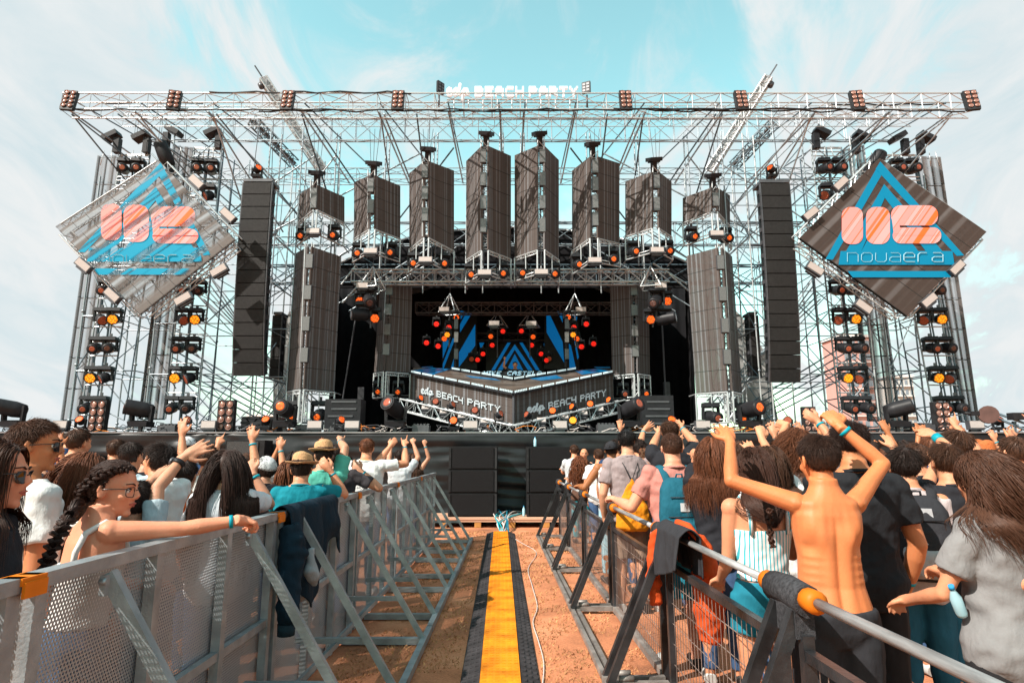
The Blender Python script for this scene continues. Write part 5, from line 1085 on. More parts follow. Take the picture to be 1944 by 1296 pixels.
def hair_long(parent, Hc, Hm, m, root, Rz, s, n=600, ln=.5, wave=.25, wind=(0, 0, 0), thick=.0032, spread=1.0, gather=None, capk=1.06, steps=18, hi=.66):
    near = (Hc - EYEV).length < 5.2; n = int(n * (3.2 if near else 1)); thick *= .5 if near else 1
    u = scalp(n, hi); n = len(u); P = toW(CC + u * CR * 1.02, Hc, Hm); M = np.array(Hm); Rm = np.array(Rz)
    nr = (u / CR); nr /= np.linalg.norm(nr, axis=1, keepdims=True); v = nr * .55 + np.stack([np.sign(u[:, 0]) * .5 * spread, np.full(n, -.55), -.25 - .5 * (1 - u[:, 2])], 1); v = v @ M.T; v /= np.linalg.norm(v, axis=1, keepdims=True)
    ph = (u @ np.array([[5., 2, 1], [1, 6, 2], [2, 1, 5]])) * 1.6 + rng.normal(size=(n, 3)) * .35; fq = rng.uniform(.6, 1.2, (n, 1)); lay = 1.06 + .16 * rng.random(n); L_ = ln * rng.uniform(.72, 1.05, n); out = [P.copy()]
    hc = np.array(Hc + Hm @ Vector(CC)); g = np.array([0, 0, -1.]) + np.array(wind)
    for i in range(steps):
        t = i / steps; clump = np.stack([np.sin(t * 9 * fq[:, 0] + ph[:, 0]), np.sin(t * 8 + ph[:, 1] * 1.7), .3 * np.sin(t * 9 + ph[:, 2])], 1) * wave
        v = .66 * v + .34 * g + clump * .34 + rng.normal(size=(n, 3)) * .012; v /= np.linalg.norm(v, axis=1, keepdims=True)
        P = P + v * (L_ / steps)[:, None]
        q = (P - hc) @ M; e = np.sqrt(((q / (CR * lay[:, None])) ** 2).sum(1)); ins = e < 1; q[ins] /= e[ins][:, None]; P = q @ M.T + hc
        b = (P - np.array(root)) @ Rm / s; z = b[:, 2]; rr = np.where(z < 1.42, 1.0, np.clip((1.56 - z) / .14, .42, 1)); a_, b_ = .20 * rr + .012 * lay, .125 * rr + .02 * lay
        e = np.sqrt((b[:, 0] / a_) ** 2 + (b[:, 1] / b_) ** 2); ins = (e < 1) & (z < 1.56); b[ins, :2] /= e[ins][:, None] + 1e-6; P = (b * s) @ Rm.T + np.array(root)
        if gather is not None:
            w_ = min(1, t * 1.6) * .28; P = P * (1 - w_) + (np.array(gather) + rng.normal(size=(n, 3)) * .012) * w_
        out.append(P.copy())
    P = np.stack(out, 1); rad = np.full((n, P.shape[1]), thick) * np.concatenate([np.linspace(.8, 1, 4), np.linspace(1, .25, P.shape[1] - 4)])[None]
    V, Fq = strands(P, rad); return hair_obj(parent, Hc, Hm, V, Fq, capk, hi, m)
def add_head(mb, Hc, Hm, nose=1.0, d=1.0):
    E = lambda c, r: mb.ell(Hc + Hm @ Vector(c), r, Hm, 16, 12)
    Lf = lambda pts, rs: mb.path([Hc + Hm @ Vector(p) for p in pts], rs, 10)
    E((0, -.012, .03), (.076, .095, .088)); E((0, .024, -.015), (.061, .066, .082)); E((0, .03, -.066), (.047, .048, .042)); E((0, .066, -.094), (.021, .018, .016))
    Lf([(0, .084, .02), (0, .094, .0), (0, .106 * nose, -.024)], [.007, .009, .012])
    for s in (-1, 1):
        E((s * .012, .092, -.028), (.009, .010, .007)); E((s * .036, .058, -.022), (.022, .024, .022)); Lf([(s * .008, .085, .024), (s * .03, .080, .030), (s * .05, .062, .022)], [.008, .009, .007])
        M2 = Hm @ Matrix.Rotation(s * R(22), 3, 'Z'); mb.ell(Hc + Hm @ Vector((s * .079, -.008, -.004)), (.006, .019, .031), M2, 12, 10)
        Lf([(s * .074, -.0, .018), (s * .086, -.014, .024), (s * .087, -.022, .002), (s * .079, -.012, -.03)], [.004, .005, .005, .004])
        Lf([(s * .02, .072, .014), (s * .034, .072, .016), (s * .046, .064, .011)], [.006, .007, .005])
    E((0, .084, -.051), (.021, .010, .006)); E((0, .081, -.062), (.018, .010, .006))
def face_bits(parent, Hc, Hm, sk, hm, smile=False, brow=True):
    W = lambda p: Hc + Hm @ Vector(p)
    for s in (-1, 1):
        m = MB(True); m.ell(W((s * .032, .0705, .004)), (.0125, .0125, .0125), nu=14, nv=10); e = m.build('eye', mat('eye_white', (.75, .7, .66), .2, 0, 0), parent)
        m = MB(True); m.ell(W((s * .032, .0785, .0035)), (.006, .0055, .006), Hm, 10, 8); m.build('iris', mat('iris_dark', (.04, .02, .01), .1, 0, 0), e)
        m = MB(True); m.path([W((s * .018, .078, .002)), W((s * .026, .0835, .0115)), (W((s * .036, .0835, .0125))), W((s * .048, .074, .005))], [.0014, .0024, .0026, .0014], 6); m.build('eyelid', mat('lash', (.03, .015, .01), .6, 0, 0), parent)
        if brow: m = MB(True); m.path([W((s * .012, .091, .026)), W((s * .028, .090, .034)), W((s * .05, .071, .031))], [(.0035, .003), (.0042, .003), (.002, .002)], 6); m.build('eyebrow', hm, parent)
    lm = mat('lips', (.50, .13, .10), .45, 0, .05); m = MB(True)
    if smile:
        m.path([W((-.028, .080, -.045)), W((-.014, .094, -.0535)), W((0, .098, -.055)), W((.014, .094, -.0535)), W((.028, .080, -.045))], [.002, .0045, .005, .0045, .002], 8)
        m.path([W((-.026, .081, -.047)), W((-.012, .092, -.064)), W((0, .095, -.067)), W((.012, .092, -.064)), W((.026, .081, -.047))], [.002, .004, .005, .004, .002], 8); m.build('lips', lm, parent)
        m = MB(True); m.path([W((-.02, .086, -.052)), W((-.01, .0945, -.0585)), W((0, .0975, -.0605)), W((.01, .0945, -.0585)), W((.02, .086, -.052))], [.003, .0045, .005, .0045, .003], 8); m.build('teeth', mat('teeth', (.8, .76, .7), .25, 0, 0), parent)
    else:
        m.path([W((-.022, .083, -.053)), W((-.008, .0935, -.050)), W((0, .0925, -.0515)), W((.008, .0935, -.050)), W((.022, .083, -.053))], [.0015, .0042, .004, .0042, .0015], 8)
        m.path([W((-.020, .083, -.055)), W((0, .091, -.061)), W((.020, .083, -.055))], [.0015, .0052, .0015], 8); m.build('lips', lm, parent)
def add_hand(mb, w, d, palm, side, pose='open', s=1.0):
    """w wrist, d direction of the hand, palm = normal out of the palm, side = +1 when the thumb is on side (d x palm)"""
    d = d.normalized(); palm = (palm - d * palm.dot(d)).normalized(); t = d.cross(palm) * side; M = Matrix((t, d, palm)).transposed()
    mb.path([w - d * .03, w + d * .01, w + d * .05, w + d * .088], [(.02, .026), (.022, .03), (.016, .042), (.011, .038)] if False else [.024, .026, .024, .014], 10)
    for q in (-1, 0, 1): mb.ell(w + d * .052 + t * q * .022 * s, (.018 * s, .046 * s, .0145 * s), M, 10, 8)
    cur = dict(open=(.12, .1, .1, .14), relax=(.5, .55, .65, .8), fist=(1.5, 1.55, 1.6, 1.6), point=(.05, 1.5, 1.6, 1.6), horns=(.05, 1.5, 1.5, .1), grip=(1.15, 1.2, 1.2, 1.25), wave=(.3, .2, .25, .4))[pose]
    spr = dict(open=.26, wave=.22, horns=.2).get(pose, .07)
    for k, (off, ln) in enumerate(((.031, .072), (.0105, .08), (-.0105, .074), (-.031, .06))):
        base = w + d * (.088 - (.004 if k in (0, 3) else 0)) * s + t * off * s; a = spr * (1.5 - k) / 1.5; dd = (d + t * a * .8).normalized(); p = base; pts = [base - dd * .015, base]; c = cur[k]; ang = 0
        for j, fr in enumerate((.45, .30, .25)):
            ang += c * (.75 if j == 0 else 1.0); q = (dd * math.cos(ang) + palm * math.sin(ang)); p = p + q * ln * fr * s; pts.append(p)
        mb.path(pts, [.0098 * s, .0098 * s, .0092 * s, .0085 * s, .0072 * s], 8); mb.ell(pts[-1], (.0074 * s,) * 3, nu=8, nv=6)
    b = w + d * .025 * s + t * .026 * s; k = .3 if pose in ('open', 'wave') else .1; p1 = b + (d * .55 + t * .75 + palm * .2).normalized() * .036 * s; p2 = p1 + (d * .85 + t * k + palm * .25).normalized() * .03 * s; p3 = p2 + (d * .9 + t * (k - .15) + palm * .35).normalized() * .026 * s
    if pose in ('fist', 'grip', 'horns', 'point'): p2 = p1 + (d * .6 - t * .3 + palm * .7).normalized() * .03 * s; p3 = p2 + (d * .3 - t * .9 + palm * .3).normalized() * .024 * s
    mb.path([b, p1, p2, p3], [.015 * s, .0125 * s, .0105 * s, .0085 * s], 8); mb.ell(p3, (.0085 * s,) * 3, nu=8, nv=6)
TOR = [(.80, .10, .085, 0), (.86, .155, .105, -.005), (.93, .17, .115, -.008), (1.05, .142, .098, 0), (1.17, .155, .108, .005), (1.28, .172, .118, .005), (1.36, .178, .108, -.004), (1.42, .15, .085, -.012), (1.455, .095, .068, -.018), (1.49, .062, .060, -.012), (1.56, .057, .058, .0)]
PEOPLE = []; GL = 'people crowded behind the left barrier'; GR = 'people crowded behind the right barrier'
def person(label, px, py, t, face=0, yaw=0, pitch=0, roll=0, fem=False, lean=(0, 0), L=None, Rr=None, top=('tee', 'c', (.5, .5, .5)), bottom=('jeans', 'j', (.05, .1, .2)), hair=('short', 'brown', (.05, .022, .012)), sk=('mid', (.62, .30, .18)), vox=.009, facebits=False, bands=('R',), smile=False, wide=1.0, group='people in the crowd', shoes=True, hat=None, hs=1.0, cat='person', base=0):
    for _k in range(40):                  # keep the body on its own side of the barrier
        q_ = dep(px, py, t)
        if group == GL and q_.x > LX - .26 or group == GR and 0 < q_.x < RXF(q_.y) + .19: t *= 1.012
        else: break
    Hc = dep(px, py, t); Rz = Matrix.Rotation(R(face), 3, 'Z'); s = (Hc.z + .12 * hs - base) / 1.72; leanv = Vector((lean[0], lean[1], 0))
    off = Rz @ Vector((0, .022 * s, 0)) + leanv * (.72 * s); root = Vector((Hc.x - off.x, Hc.y - off.y, base))
    o = thing('person', label, cat, root, group=group); skm_ = skin(*sk)
    J = lambda x, y, z: root + Rz @ Vector((x * s, y * s, z * s)) + leanv * max(0, z - .88) * s
    Hm = Rz @ Matrix.Rotation(R(yaw), 3, 'Z') @ Matrix.Rotation(R(pitch), 3, 'X') @ Matrix.Rotation(R(roll), 3, 'Y')
    fw = .90 if fem else 1.0; fw *= wide; waist = .86 if fem else 1
    def torso(mb, z0, z1, g, flare=0):
        rs = []; 
        zz = [z0] + [q[0] for q in TOR if z0 + .01 < q[0] < z1 - .01] + [z1]
        for z in zz:
            for a, b in zip(TOR, TOR[1:]):
                if a[0] <= z <= b[0]:
                    f = (z - a[0]) / (b[0] - a[0]); rx_, ry_, yo = (a[i] * (1 - f) + b[i] * f for i in (1, 2, 3)); break
            k = fw if z > 1.1 else 1.0; k *= (1 - (1 - waist) * math.exp(-((z - 1.06) / .09) ** 2))
            if z > 1.47: k = .92 if fem else 1.0
            gg = g + flare * max(0, (1.25 - z) / .4); c = J(0, yo, z)
            rs.append([c + Rz @ Vector(((rx_ * k * s + gg) * math.copysign(abs(math.cos(a_)) ** .85, math.cos(a_)), (ry_ * s + gg) * math.copysign(abs(math.sin(a_)) ** .9, math.sin(a_)), 0)) for a_ in [2 * math.pi * i / 20 for i in range(20)]])
        mb.rings(rs)
    body = MB(True); torso(body, .80, 1.52, 0); body.path([J(0, -.012, 1.44), J(0, -.006, 1.5) * .5 + (Hc + Hm @ Vector((0, -.02, -.09))) * .5, Hc + Hm @ Vector((0, -.012, -.04))], [.064 * fw * s, .054 * fw, .055 * fw], 14)
    add_head(body, Hc, Hm)
    arms = {}
    sw = .172 * fw
    for key, spec, sg in (('L', L, -1), ('R', Rr, 1)):
        S0 = J(sg * sw, -.005, 1.385); up = False
        ua, fa = .29 * s, .25 * s
        if spec is None: E_ = S0 + Rz @ Vector((sg * .07, -.03, -.28)).normalized() * ua; W_ = E_ + Rz @ Vector((sg * -.02, .10, -.22)).normalized() * fa; hp = ('relax', None, Rz @ Vector((-sg, .2, 0)))
        elif spec[0] == 'px':
            _, ex, ey, es, wx, wy, ws, pose, hd, pl = spec
            if ey < (648 - 0) or wy < ey - 5: S0 = J(sg * (sw - .012), -.005, 1.41)
            E_ = raylen(ex, ey, S0, ua, es); W_ = raylen(wx, wy, E_, fa, ws); hp = (pose, hd, Vector(pl) if pl else Rz @ Vector((0, 1, 0)))
        else:
            _, a_, b_, pose, pl = spec; E_ = S0 + Rz @ Vector(a_).normalized() * ua; W_ = E_ + Rz @ Vector(b_).normalized() * fa; hp = (pose, None, Rz @ Vector(pl))
        arms[key] = (S0, E_, W_); f = .9 if fem else 1.0; f *= min(1.1, wide)
        body.path([J(sg * .10, -.005, 1.39), S0, S0.lerp(E_, .3), S0.lerp(E_, .65), E_], [.058 * f * s, .058 * f * s, .052 * f * s, .044 * f * s, .039 * f * s], 12); body.ell(S0, (.060 * f * s,) * 3); body.ell(E_, (.040 * f * s,) * 3)
        body.path([E_, E_.lerp(W_, .3), E_.lerp(W_, .7), W_, W_ + (W_ - E_).normalized() * .02], [.039 * f * s, .042 * f * s, .033 * f * s, .025 * s, .024 * s], 12)
        fd = (W_ - E_).normalized(); hd = fd
        if hp[1] is not None: hd = (raylen(hp[1][0], hp[1][1], W_, .16, hp[1][2] if len(hp[1]) > 2 else 1) - W_).normalized()
        pn = hp[2]; 
        if abs(pn.normalized().dot(hd)) > .95: pn = Rz @ Vector((0, .3, 1))
        tside = hd.cross(pn - hd * pn.dot(hd)); want = -1 if key == 'R' else 1    # thumb side from anatomy
        hsd = 1 if key == 'L' else -1
        add_hand(body, W_, hd, pn, hsd, hp[0], s=.98 if not fem else .9)
        if key in bands:
            mb = MB(True); c0 = W_ - fd * .035; mb.path([c0 - fd * .008, c0 + fd * .008], [.0305 * s + .001] * 2, 16, cap=True); mb.build('wristband', mat('band_cyan', (.0, .33, .42), .5, 0, .1), o)
    for sg in (-1, 1):
        body.path([J(sg * .085, -.005, .92), J(sg * .09, 0, .80), J(sg * .097, .01, .64), J(sg * .1, .012, .48), J(sg * .102, -.012, .33), J(sg * .105, -.012, .12), J(sg * .105, -.005, .05)], [.09 * s, .088 * s, .072 * s, .055 * s, .056 * s, .038 * s, .042 * s], 12)
        body.path([J(sg * .105, -.03, .045), J(sg * .11, .06, .04), J(sg * .115, .15, .03)], [.035 * s, .036 * s, .025 * s], 10)
    xt = None
    if top[0] == 'none':
        rt, Rm_ = np.array(root), np.array(Rz); lv = np.array(leanv)
        def xt(co, nn):                   # soft relief of a lean bare back
            b = (co - rt) @ Rm_ / s; x, y_, z = b[:, 0], b[:, 1], b[:, 2]; ax_ = np.abs(x); bk = np.clip(-y_ / .05, 0, 1) * (z > .88) * (z < 1.5); G = lambda cx_, cz, wx, wz: np.exp(-((ax_ - cx_) / wx) ** 2 - ((z - cz) / wz) ** 2)
            d = -.010 * np.exp(-(x / .014) ** 2) * np.clip((1.42 - z) / .1, 0, 1) + .007 * np.exp(-((ax_ - .04) / .022) ** 2) * np.clip((1.4 - z) / .15, 0, 1)
            d += .015 * G(.095, 1.31, .035, .055) + .010 * G(.065, 1.26, .018, .05) - .008 * G(.115, 1.22, .035, .025) - .006 * G(.03, 1.34, .02, .05) + .008 * G(.12, 1.41, .05, .02) - .004 * G(.15, 1.1, .02, .12)
            for k in range(4): d += .0022 * G(.11, 1.18 - k * .035, .045, .009)
            return d * bk
    skinned(body, 'body', skm_, o, vox, 3, extra=xt)
    # clothes
    tp = top[0]; cm = None if len(top) < 2 else (cloth(top[1], top[2]) if len(top) < 4 else top[3])
    if tp in ('tee', 'long', 'tank'):
        c = MB(True); torso(c, .80 if tp != 'tank' else .84, 1.462 if tp != 'tank' else 1.40, .017, .02)
        if tp != 'tank':
            for key in 'LR':
                S0, E_, W_ = arms[key]; sg = -1 if key == 'L' else 1
                if tp == 'tee': c.path([J(sg * .09, -.005, 1.385), S0, S0.lerp(E_, .35), S0.lerp(E_, .66)], [.064 * s, .072 * s, .070 * s, .072 * s], 14); c.ell(S0, (.072 * s,) * 3)
                else: c.path([J(sg * .09, -.005, 1.385), S0, S0.lerp(E_, .5), E_, E_.lerp(W_, .5), E_.lerp(W_, .93)], [.064 * s, .072 * s, .062 * s, .052 * s, .047 * s, .038 * s], 14)
        else:
            for sg in (-1, 1): c.path([J(sg * .07, -.105, 1.32), J(sg * .088, -.075, 1.42), J(sg * .085, -.01, 1.468), J(sg * .08, .06, 1.43), J(sg * .07, .09, 1.32)], [(.03, .012)] * 5 if False else [.026] * 5, 10)
        skinned(c, 'shirt', cm, o, max(vox, .009), 3, .013, 8)
        if tp in ('tee', 'long'):
            c = MB(True); c.path([J(0, -.018, 1.452), J(0, -.016, 1.468)], [.082 * s * fw, .075 * s * fw], 20, cap=True); c.build('collar', cm, o)
    elif tp == 'strap':
        c = MB(True); torso(c, 1.0, 1.27, .012, .0); skinned(c, 'top', cm, o, .008, 2, .004, 14)
        for sg in (-1, 1):
            c = MB(True); pts = [J(sg * .095, -.098, 1.25), J(sg * .10, -.103, 1.33), J(sg * .105, -.085, 1.41), J(sg * .10, -.02, 1.452), J(sg * .09, .06, 1.41), J(sg * .08, .115, 1.27)]
            c.path([p + (p - J(0, -.01, (p.z / s))).normalized() * .012 for p in pts], [.011, .012, .013, .013, .012, .011], 8); c.build('strap', cm, o)
    bt = bottom[0]; bm_ = cloth(bottom[1], bottom[2], .2, .3); c = MB(True); torso(c, .80, 1.0 if tp != 'none' else .96, .012); zend = .10 if bt == 'jeans' else (.50 if bt == 'shorts' else .72)
    for sg in (-1, 1):
        zs = [.92, .80, .64, .50, .33, .12]; rr = [.104, .103, .092, .080, .07, .06] if bt == 'jeans' else [.104, .108, .10, .094, .09, .09]; pts = []; rs = []
        for z, r_ in zip(zs, rr):
            if z >= zend - .001: pts.append(J(sg * (.088 + .012 * (1 - z)), .005, z)); rs.append(r_ * s)
        if pts[-1].z > zend * s + .03: pts.append(J(sg * .098, .008, zend)); rs.append(rs[-1])
        c.path(pts, rs, 12)
    skinned(c, 'trousers' if bt == 'jeans' else 'shorts', bm_, o, max(vox, .011), 2, .005, 8)
    if shoes:
        for sg in (-1, 1):
            c = MB(True); c.path([J(sg * .105, -.055, .05), J(sg * .107, .0, .058), J(sg * .112, .09, .045), J(sg * .116, .19, .034)], [.042 * s, .05 * s, .046 * s, .034 * s], 12); c.build('shoe', mat('shoe_white', (.6, .6, .58), .6) if sg * t % 2 > 1 else mat('shoe_black', (.03, .03, .03), .6), o)
    hk = hair[0]; hm = hairmat(hair[1], hair[2]) if hk != 'bald' else mat('stubble', (.1, .05, .03), .8)
    kw = hair[3] if len(hair) > 3 else {}
    if hk == 'short': hair_short(o, Hc, Hm, hm, **kw)
    elif hk == 'long': hair_long(o, Hc, Hm, hm, root + leanv * .5 * s, Rz, s, **kw)
    if facebits: face_bits(o, Hc, Hm, skm_, hm, smile)
    info = dict(o=o, Hc=Hc, Hm=Hm, J=J, s=s, Rz=Rz, arms=arms, hm=hm); PEOPLE.append(info); return info
def PX(ex, ey, es, wx, wy, ws, pose='open', hd=None, pl=None): return ('px', ex, ey, es, wx, wy, ws, pose, hd, pl)
FWD = ('loc', (.1, .75, -.65), (.0, .95, .2), 'relax', (0, 0, -1)); FWL = ('loc', (-.1, .75, -.65), (.0, .95, .2), 'relax', (0, 0, -1))
DOWN = None
def UP(sg, a=.3, f=.15, pose='open', k=0): return ('loc', (sg * (.75 - k), .35, .5 + k), (-sg * a, f, 1), pose, (0, 1, 0))
def hat(p, col=(.62, .36, .18), name='straw_hat', tilt=0):
    W = lambda v: p['Hc'] + p['Hm'] @ (Matrix.Rotation(R(tilt), 3, 'X') @ Vector(v)); m = MB(True); rs = []
    for r_, z in ((.0, .062), (.088, .06), (.125, .052), (.143, .062), (.144, .066), (.125, .058), (.092, .068), (.089, .10), (.083, .135), (.076, .158), (.05, .166), (.0, .152)):
        rs.append([W((r_ * .92 * math.cos(a), r_ * 1.12 * math.sin(a) - .008, z + (.018 * abs(math.cos(a)) if r_ > .12 else 0) - (.022 * (abs(math.cos(a)) ** 3) if z > .15 else 0) - .012)) for a in [2 * math.pi * i / 28 for i in range(28)]])
    m.rings(rs, cap=False); m.build(name, mat('straw_' + name, col, .8, 0, .18, 60, .5, 160), p['o'])
    m = MB(True); rs = [[W((r_ * .92 * math.cos(a), r_ * 1.12 * math.sin(a) - .008, z - .012)) for a in [2 * math.pi * i / 28 for i in range(28)]] for r_, z in ((.0935, .067), (.0955, .069), (.0935, .09), (.0915, .091))]; m.rings(rs, cap=False); m.build('hat_band', mat('hat_band', (.06, .03, .02), .7), p['o'])
def cap_(p, col, back=False, label_col=None):
    W = lambda v: p['Hc'] + p['Hm'] @ Vector(v); y = -1 if back else 1; m = MB(True); rs = []
    for k in range(9):
        a_ = math.pi / 2 * k / 8; rs.append([W(((.086 * math.cos(a_) + .0005) * math.cos(g_), (.106 * math.cos(a_) + .0005) * math.sin(g_) - .012, .035 + .095 * math.sin(a_))) for g_ in [2 * math.pi * i / 24 for i in range(24)]])
    m.rings(rs); m.build('cap', cloth('cap%.2f' % col[0], col), p['o']); m = MB(); pts = [W((.07 * math.cos(a_), y * (.085 + .085 * math.sin(a_)) - .012, .036 - .01 * math.sin(a_))) for a_ in [math.pi * i / 12 for i in range(13)]]; m.prism(pts, p['Hm'] @ Vector((0, 0, .006))); m.build('visor', cloth('cap%.2f' % col[0], col), p['o'])
    if label_col:
        m = MB(); m.prism([W((x, -y * .098 - .012 if not back else .0, z)) for x, z in ((-.035, .06), (.035, .06), (.033, .085), (-.033, .085))], p['Hm'] @ Vector((0, -.012, 0))); m.build('patch', mat('white_patch', label_col, .6, 0, 0), p['o'])
def glasses(p, dark=False):
    W = lambda v: p['Hc'] + p['Hm'] @ Vector(v); m = MB(True); fm = mat('glasses_frame', (.012, .01, .01), .25, 0, 0)
    for s in (-1, 1):
        pts = [W((s * (.034 + .024 * math.copysign(abs(math.cos(a)) ** .7, math.cos(a))), .096 - .006 * abs(math.cos(a)) - (.01 if math.cos(a) > .5 else 0), -.001 + .021 * math.copysign(abs(math.sin(a)) ** .7, math.sin(a)))) for a in [2 * math.pi * i / 20 for i in range(21)]]
        m.path(pts, .0018, 6); m.path([W((s * .058, .084, .012)), W((s * .075, .06, .012)), W((s * .083, .0, .008)), W((s * .082, -.018, -.004))], [.0022, .0022, .002, .002], 6)
        if dark: d = MB(); d.prism(pts[:-1], p['Hm'] @ Vector((0, .001, 0))); d.build('lens', mat('dark_lens', (.01, .01, .012), .05, 0, 0), p['o'])
    m.path([W((-.010, .096, .006)), W((0, .1, .009)), W((.010, .096, .006))], .0018, 6); m.build('glasses', fm, p['o'])
# ---------------------------------------------------------------- the crowd
W_ = (.78, .78, .76); DK = ('short', 'dark', (.022, .012, .009)); BR = ('short', 'brown', (.06, .026, .014)); AU = ('short', 'auburn', (.13, .045, .02))
GL = 'people crowded behind the left barrier'; GR = 'people crowded behind the right barrier'
tan = ('tan', (.56, .20, .08)); fair = ('fair', (.68, .29, .155)); midk = ('mid', (.62, .25, .115)); dark = ('dark', (.38, .14, .05))
# left side --------------------------------------------------------
A = person('young woman with a long dark braid and glasses gripping the steel barrier rail', 217, 930, 2.55, face=-38, yaw=-48, pitch=-4, fem=True, lean=(.10, .05), sk=('fairpink', (.76, .31, .18)),
    Rr=PX(375, 1002, 1, 464, 986, 1, 'grip', (498, 995, 1), (0, .0, -1)), L=('loc', (-.3, .3, -.9), (.2, .9, -.1), 'relax', (0, 0, -1)), top=('strap', 'white_top', W_), hair=('none', 'braid_dark', (.030, .014, .010)), vox=.0055, facebits=True, group=GL)
hmA = A['hm']; Hc, Hm = A['Hc'], A['Hm']
u = scalp(900, .62); n = len(u); tgt = Vector((-.02, -.125, -.06)); P0 = CC + u * CR * 1.03; k_ = 12; P = np.zeros((n, k_, 3)); T0 = np.array(tgt)
for i in range(k_):
    tt = i / (k_ - 1); q = P0 * (1 - tt) + T0 * tt; qq = (q - CC) / (CR * 1.08); e_ = np.linalg.norm(qq, axis=1); f_ = np.where(e_ < 1.0, 1 / e_, 1); q2 = (q - CC) * f_[:, None] + CC; P[:, i] = q2 * (1 - max(0, tt - .85) / .15 * .0) + rng.normal(size=(n, 3)) * .0016
V, Fq = strands(toW(P, Hc, Hm), np.full((n, k_), .0036)); hair_obj(A['o'], Hc, Hm, V, Fq, 1.05, .62, hmA)
# braid: crown plait then the hanging rope, three interlaced locks
def braid(pts, R0, R1, name='braid', turns=11):
    P = [Vector(p) for p in pts]; C_ = []
    for i in range(len(P) - 1):
        p0, p1, p2, p3 = P[max(i - 1, 0)], P[i], P[i + 1], P[min(i + 2, len(P) - 1)]
        for k in range(14): t = k / 14; C_.append(.5 * ((2 * p1) + (p2 - p0) * t + (2 * p0 - 5 * p1 + 4 * p2 - p3) * t * t + (3 * p1 - p0 - 3 * p2 + p3) * t ** 3))
    N_ = len(C_); paths = []
    for lock in range(3):
        for sub in range(80):
            a0 = rng.uniform(0, 6.28); r0 = math.sqrt(rng.random()); pp = []
            for i, c in enumerate(C_):
                t = i / N_; r = (R0 + (R1 - R0) * t) * (.8 + .2 * math.sin(i)); tg = (C_[min(i + 1, N_ - 1)] - C_[max(i - 1, 0)]).normalized(); a = tg.cross(Vector((0, -1, .2))).normalized(); b = tg.cross(a)
                w = t * turns * 2 * math.pi / 3 * 1.4 + lock * 2.094; lx, ly = math.sin(w) * r * .8, math.sin(2 * w) * r * .45; rr = r * .52 * r0
                pp.append(tuple(c + a * (lx + rr * math.cos(a0 + w * .5)) + b * (ly + rr * math.sin(a0 + w * .5))))
            paths.append(pp)
    P = np.array(paths); V, Fq = strands(P, np.full(P.shape[:2], .0022)); return V, Fq
for pts, R0, R1, tn in (([Hc + Hm @ Vector(v) for v in ((.05, .07, .095), (.078, .02, .085), (.088, -.05, .045), (.05, -.11, -.01), (-.01, -.13, -.05))], .014, .026, 9),
        ([Hc + Hm @ Vector((-.005, -.128, -.05)), dep(128, 985, 2.42), dep(100, 1040, 2.30), dep(76, 1105, 2.24), dep(62, 1180, 2.2)], .034, .022, 13)):
    V, Fq = braid(pts, R0, R1, turns=tn); hair_obj(A['o'], Hc, Hm, V, Fq, 1.05, .62, hmA, 'braid', False)
glasses(A)
B = person('young woman with dark sunglasses at the left edge of the photo', -8, 905, 2.15, face=-60, yaw=-12, fem=True, sk=('fairpink', (.74, .36, .24)), top=('tank', 'black', (.02, .02, .025)), hair=('long', 'brown2', (.055, .022, .012), dict(ln=.42, n=1100, wave=.14)), group=GL, facebits=True); glasses(B, True)
C_ = person('short-haired man in sunglasses and white shirt at the upper left', 68, 848, 2.8, face=-28, yaw=-38, sk=tan, top=('tee', 'white', W_), hair=('short', 'chestnut', (.075, .03, .015), dict(n=2600, ln=.032, lift=.2)), facebits=True, group=GL, vox=.007); glasses(C_, True)
person('woman with long loose auburn hair behind the braided woman', 160, 908, 3.05, face=-12, yaw=-6, fem=True, top=('tee', 'paleblue', (.5, .62, .68)), hair=('long', 'auburn2', (.14, .045, .018), dict(ln=.60, n=900, wave=.22, wind=(-.22, 0, 0), spread=1.2)), group=GL)
person('man with head thrown back singing, in profile behind the barrier', 300, 876, 4.1, face=55, yaw=12, pitch=16, sk=fair, hair=('short', 'dark', (.022, .012, .009), dict(ln=.05)), Rr=PX(300, 925, 1, 318, 868, 1, 'relax', (318, 838, 1)), facebits=True, group=GL, top=('tee', 'white', W_), vox=.008)
F_ = person('dark-haired person hidden behind the braided woman, both wrists in black straps', 262, 958, 3.25, face=-15, sk=midk, hair=DK, L=PX(262, 985, 1, 291, 905, 1, 'open', (318, 880, 1)), Rr=PX(300, 925, 1, 348, 868, 1, 'open', (402, 838, 1)), bands=(), group=GL, top=('tee', 'palestripe', (.4, .5, .55)), vox=.007)
for key in 'LR':
    S0, E_, Q = F_['arms'][key]; fd = (Q - E_).normalized(); m = MB(True); m.path([Q - fd * .055, Q - fd * .03], [.034, .034], 16); w_ = m.build('watch_strap', black, F_['o'])
    m = MB(True); sdv = fd.cross(Vector((0, 1, 0))).normalized(); m.path([Q - fd * .043 + sdv * .03, Q - fd * .043 + sdv * .044], [.021, .021], 14); m.build('watch_face', grey, w_)
person('woman with very long straight dark hair seen from behind, one hand raised', 433, 893, 3.5, face=3, fem=True, sk=midk, Rr=PX(512, 957, 1, 480, 897, 1, 'relax', (468, 862, 1)), top=('tee', 'whiteblue', (.66, .70, .74)), hair=('long', 'darkbrown', (.030, .014, .010), dict(ln=.62, n=1100, wave=.10, spread=2.3, thick=.003)), group=GL, vox=.007)
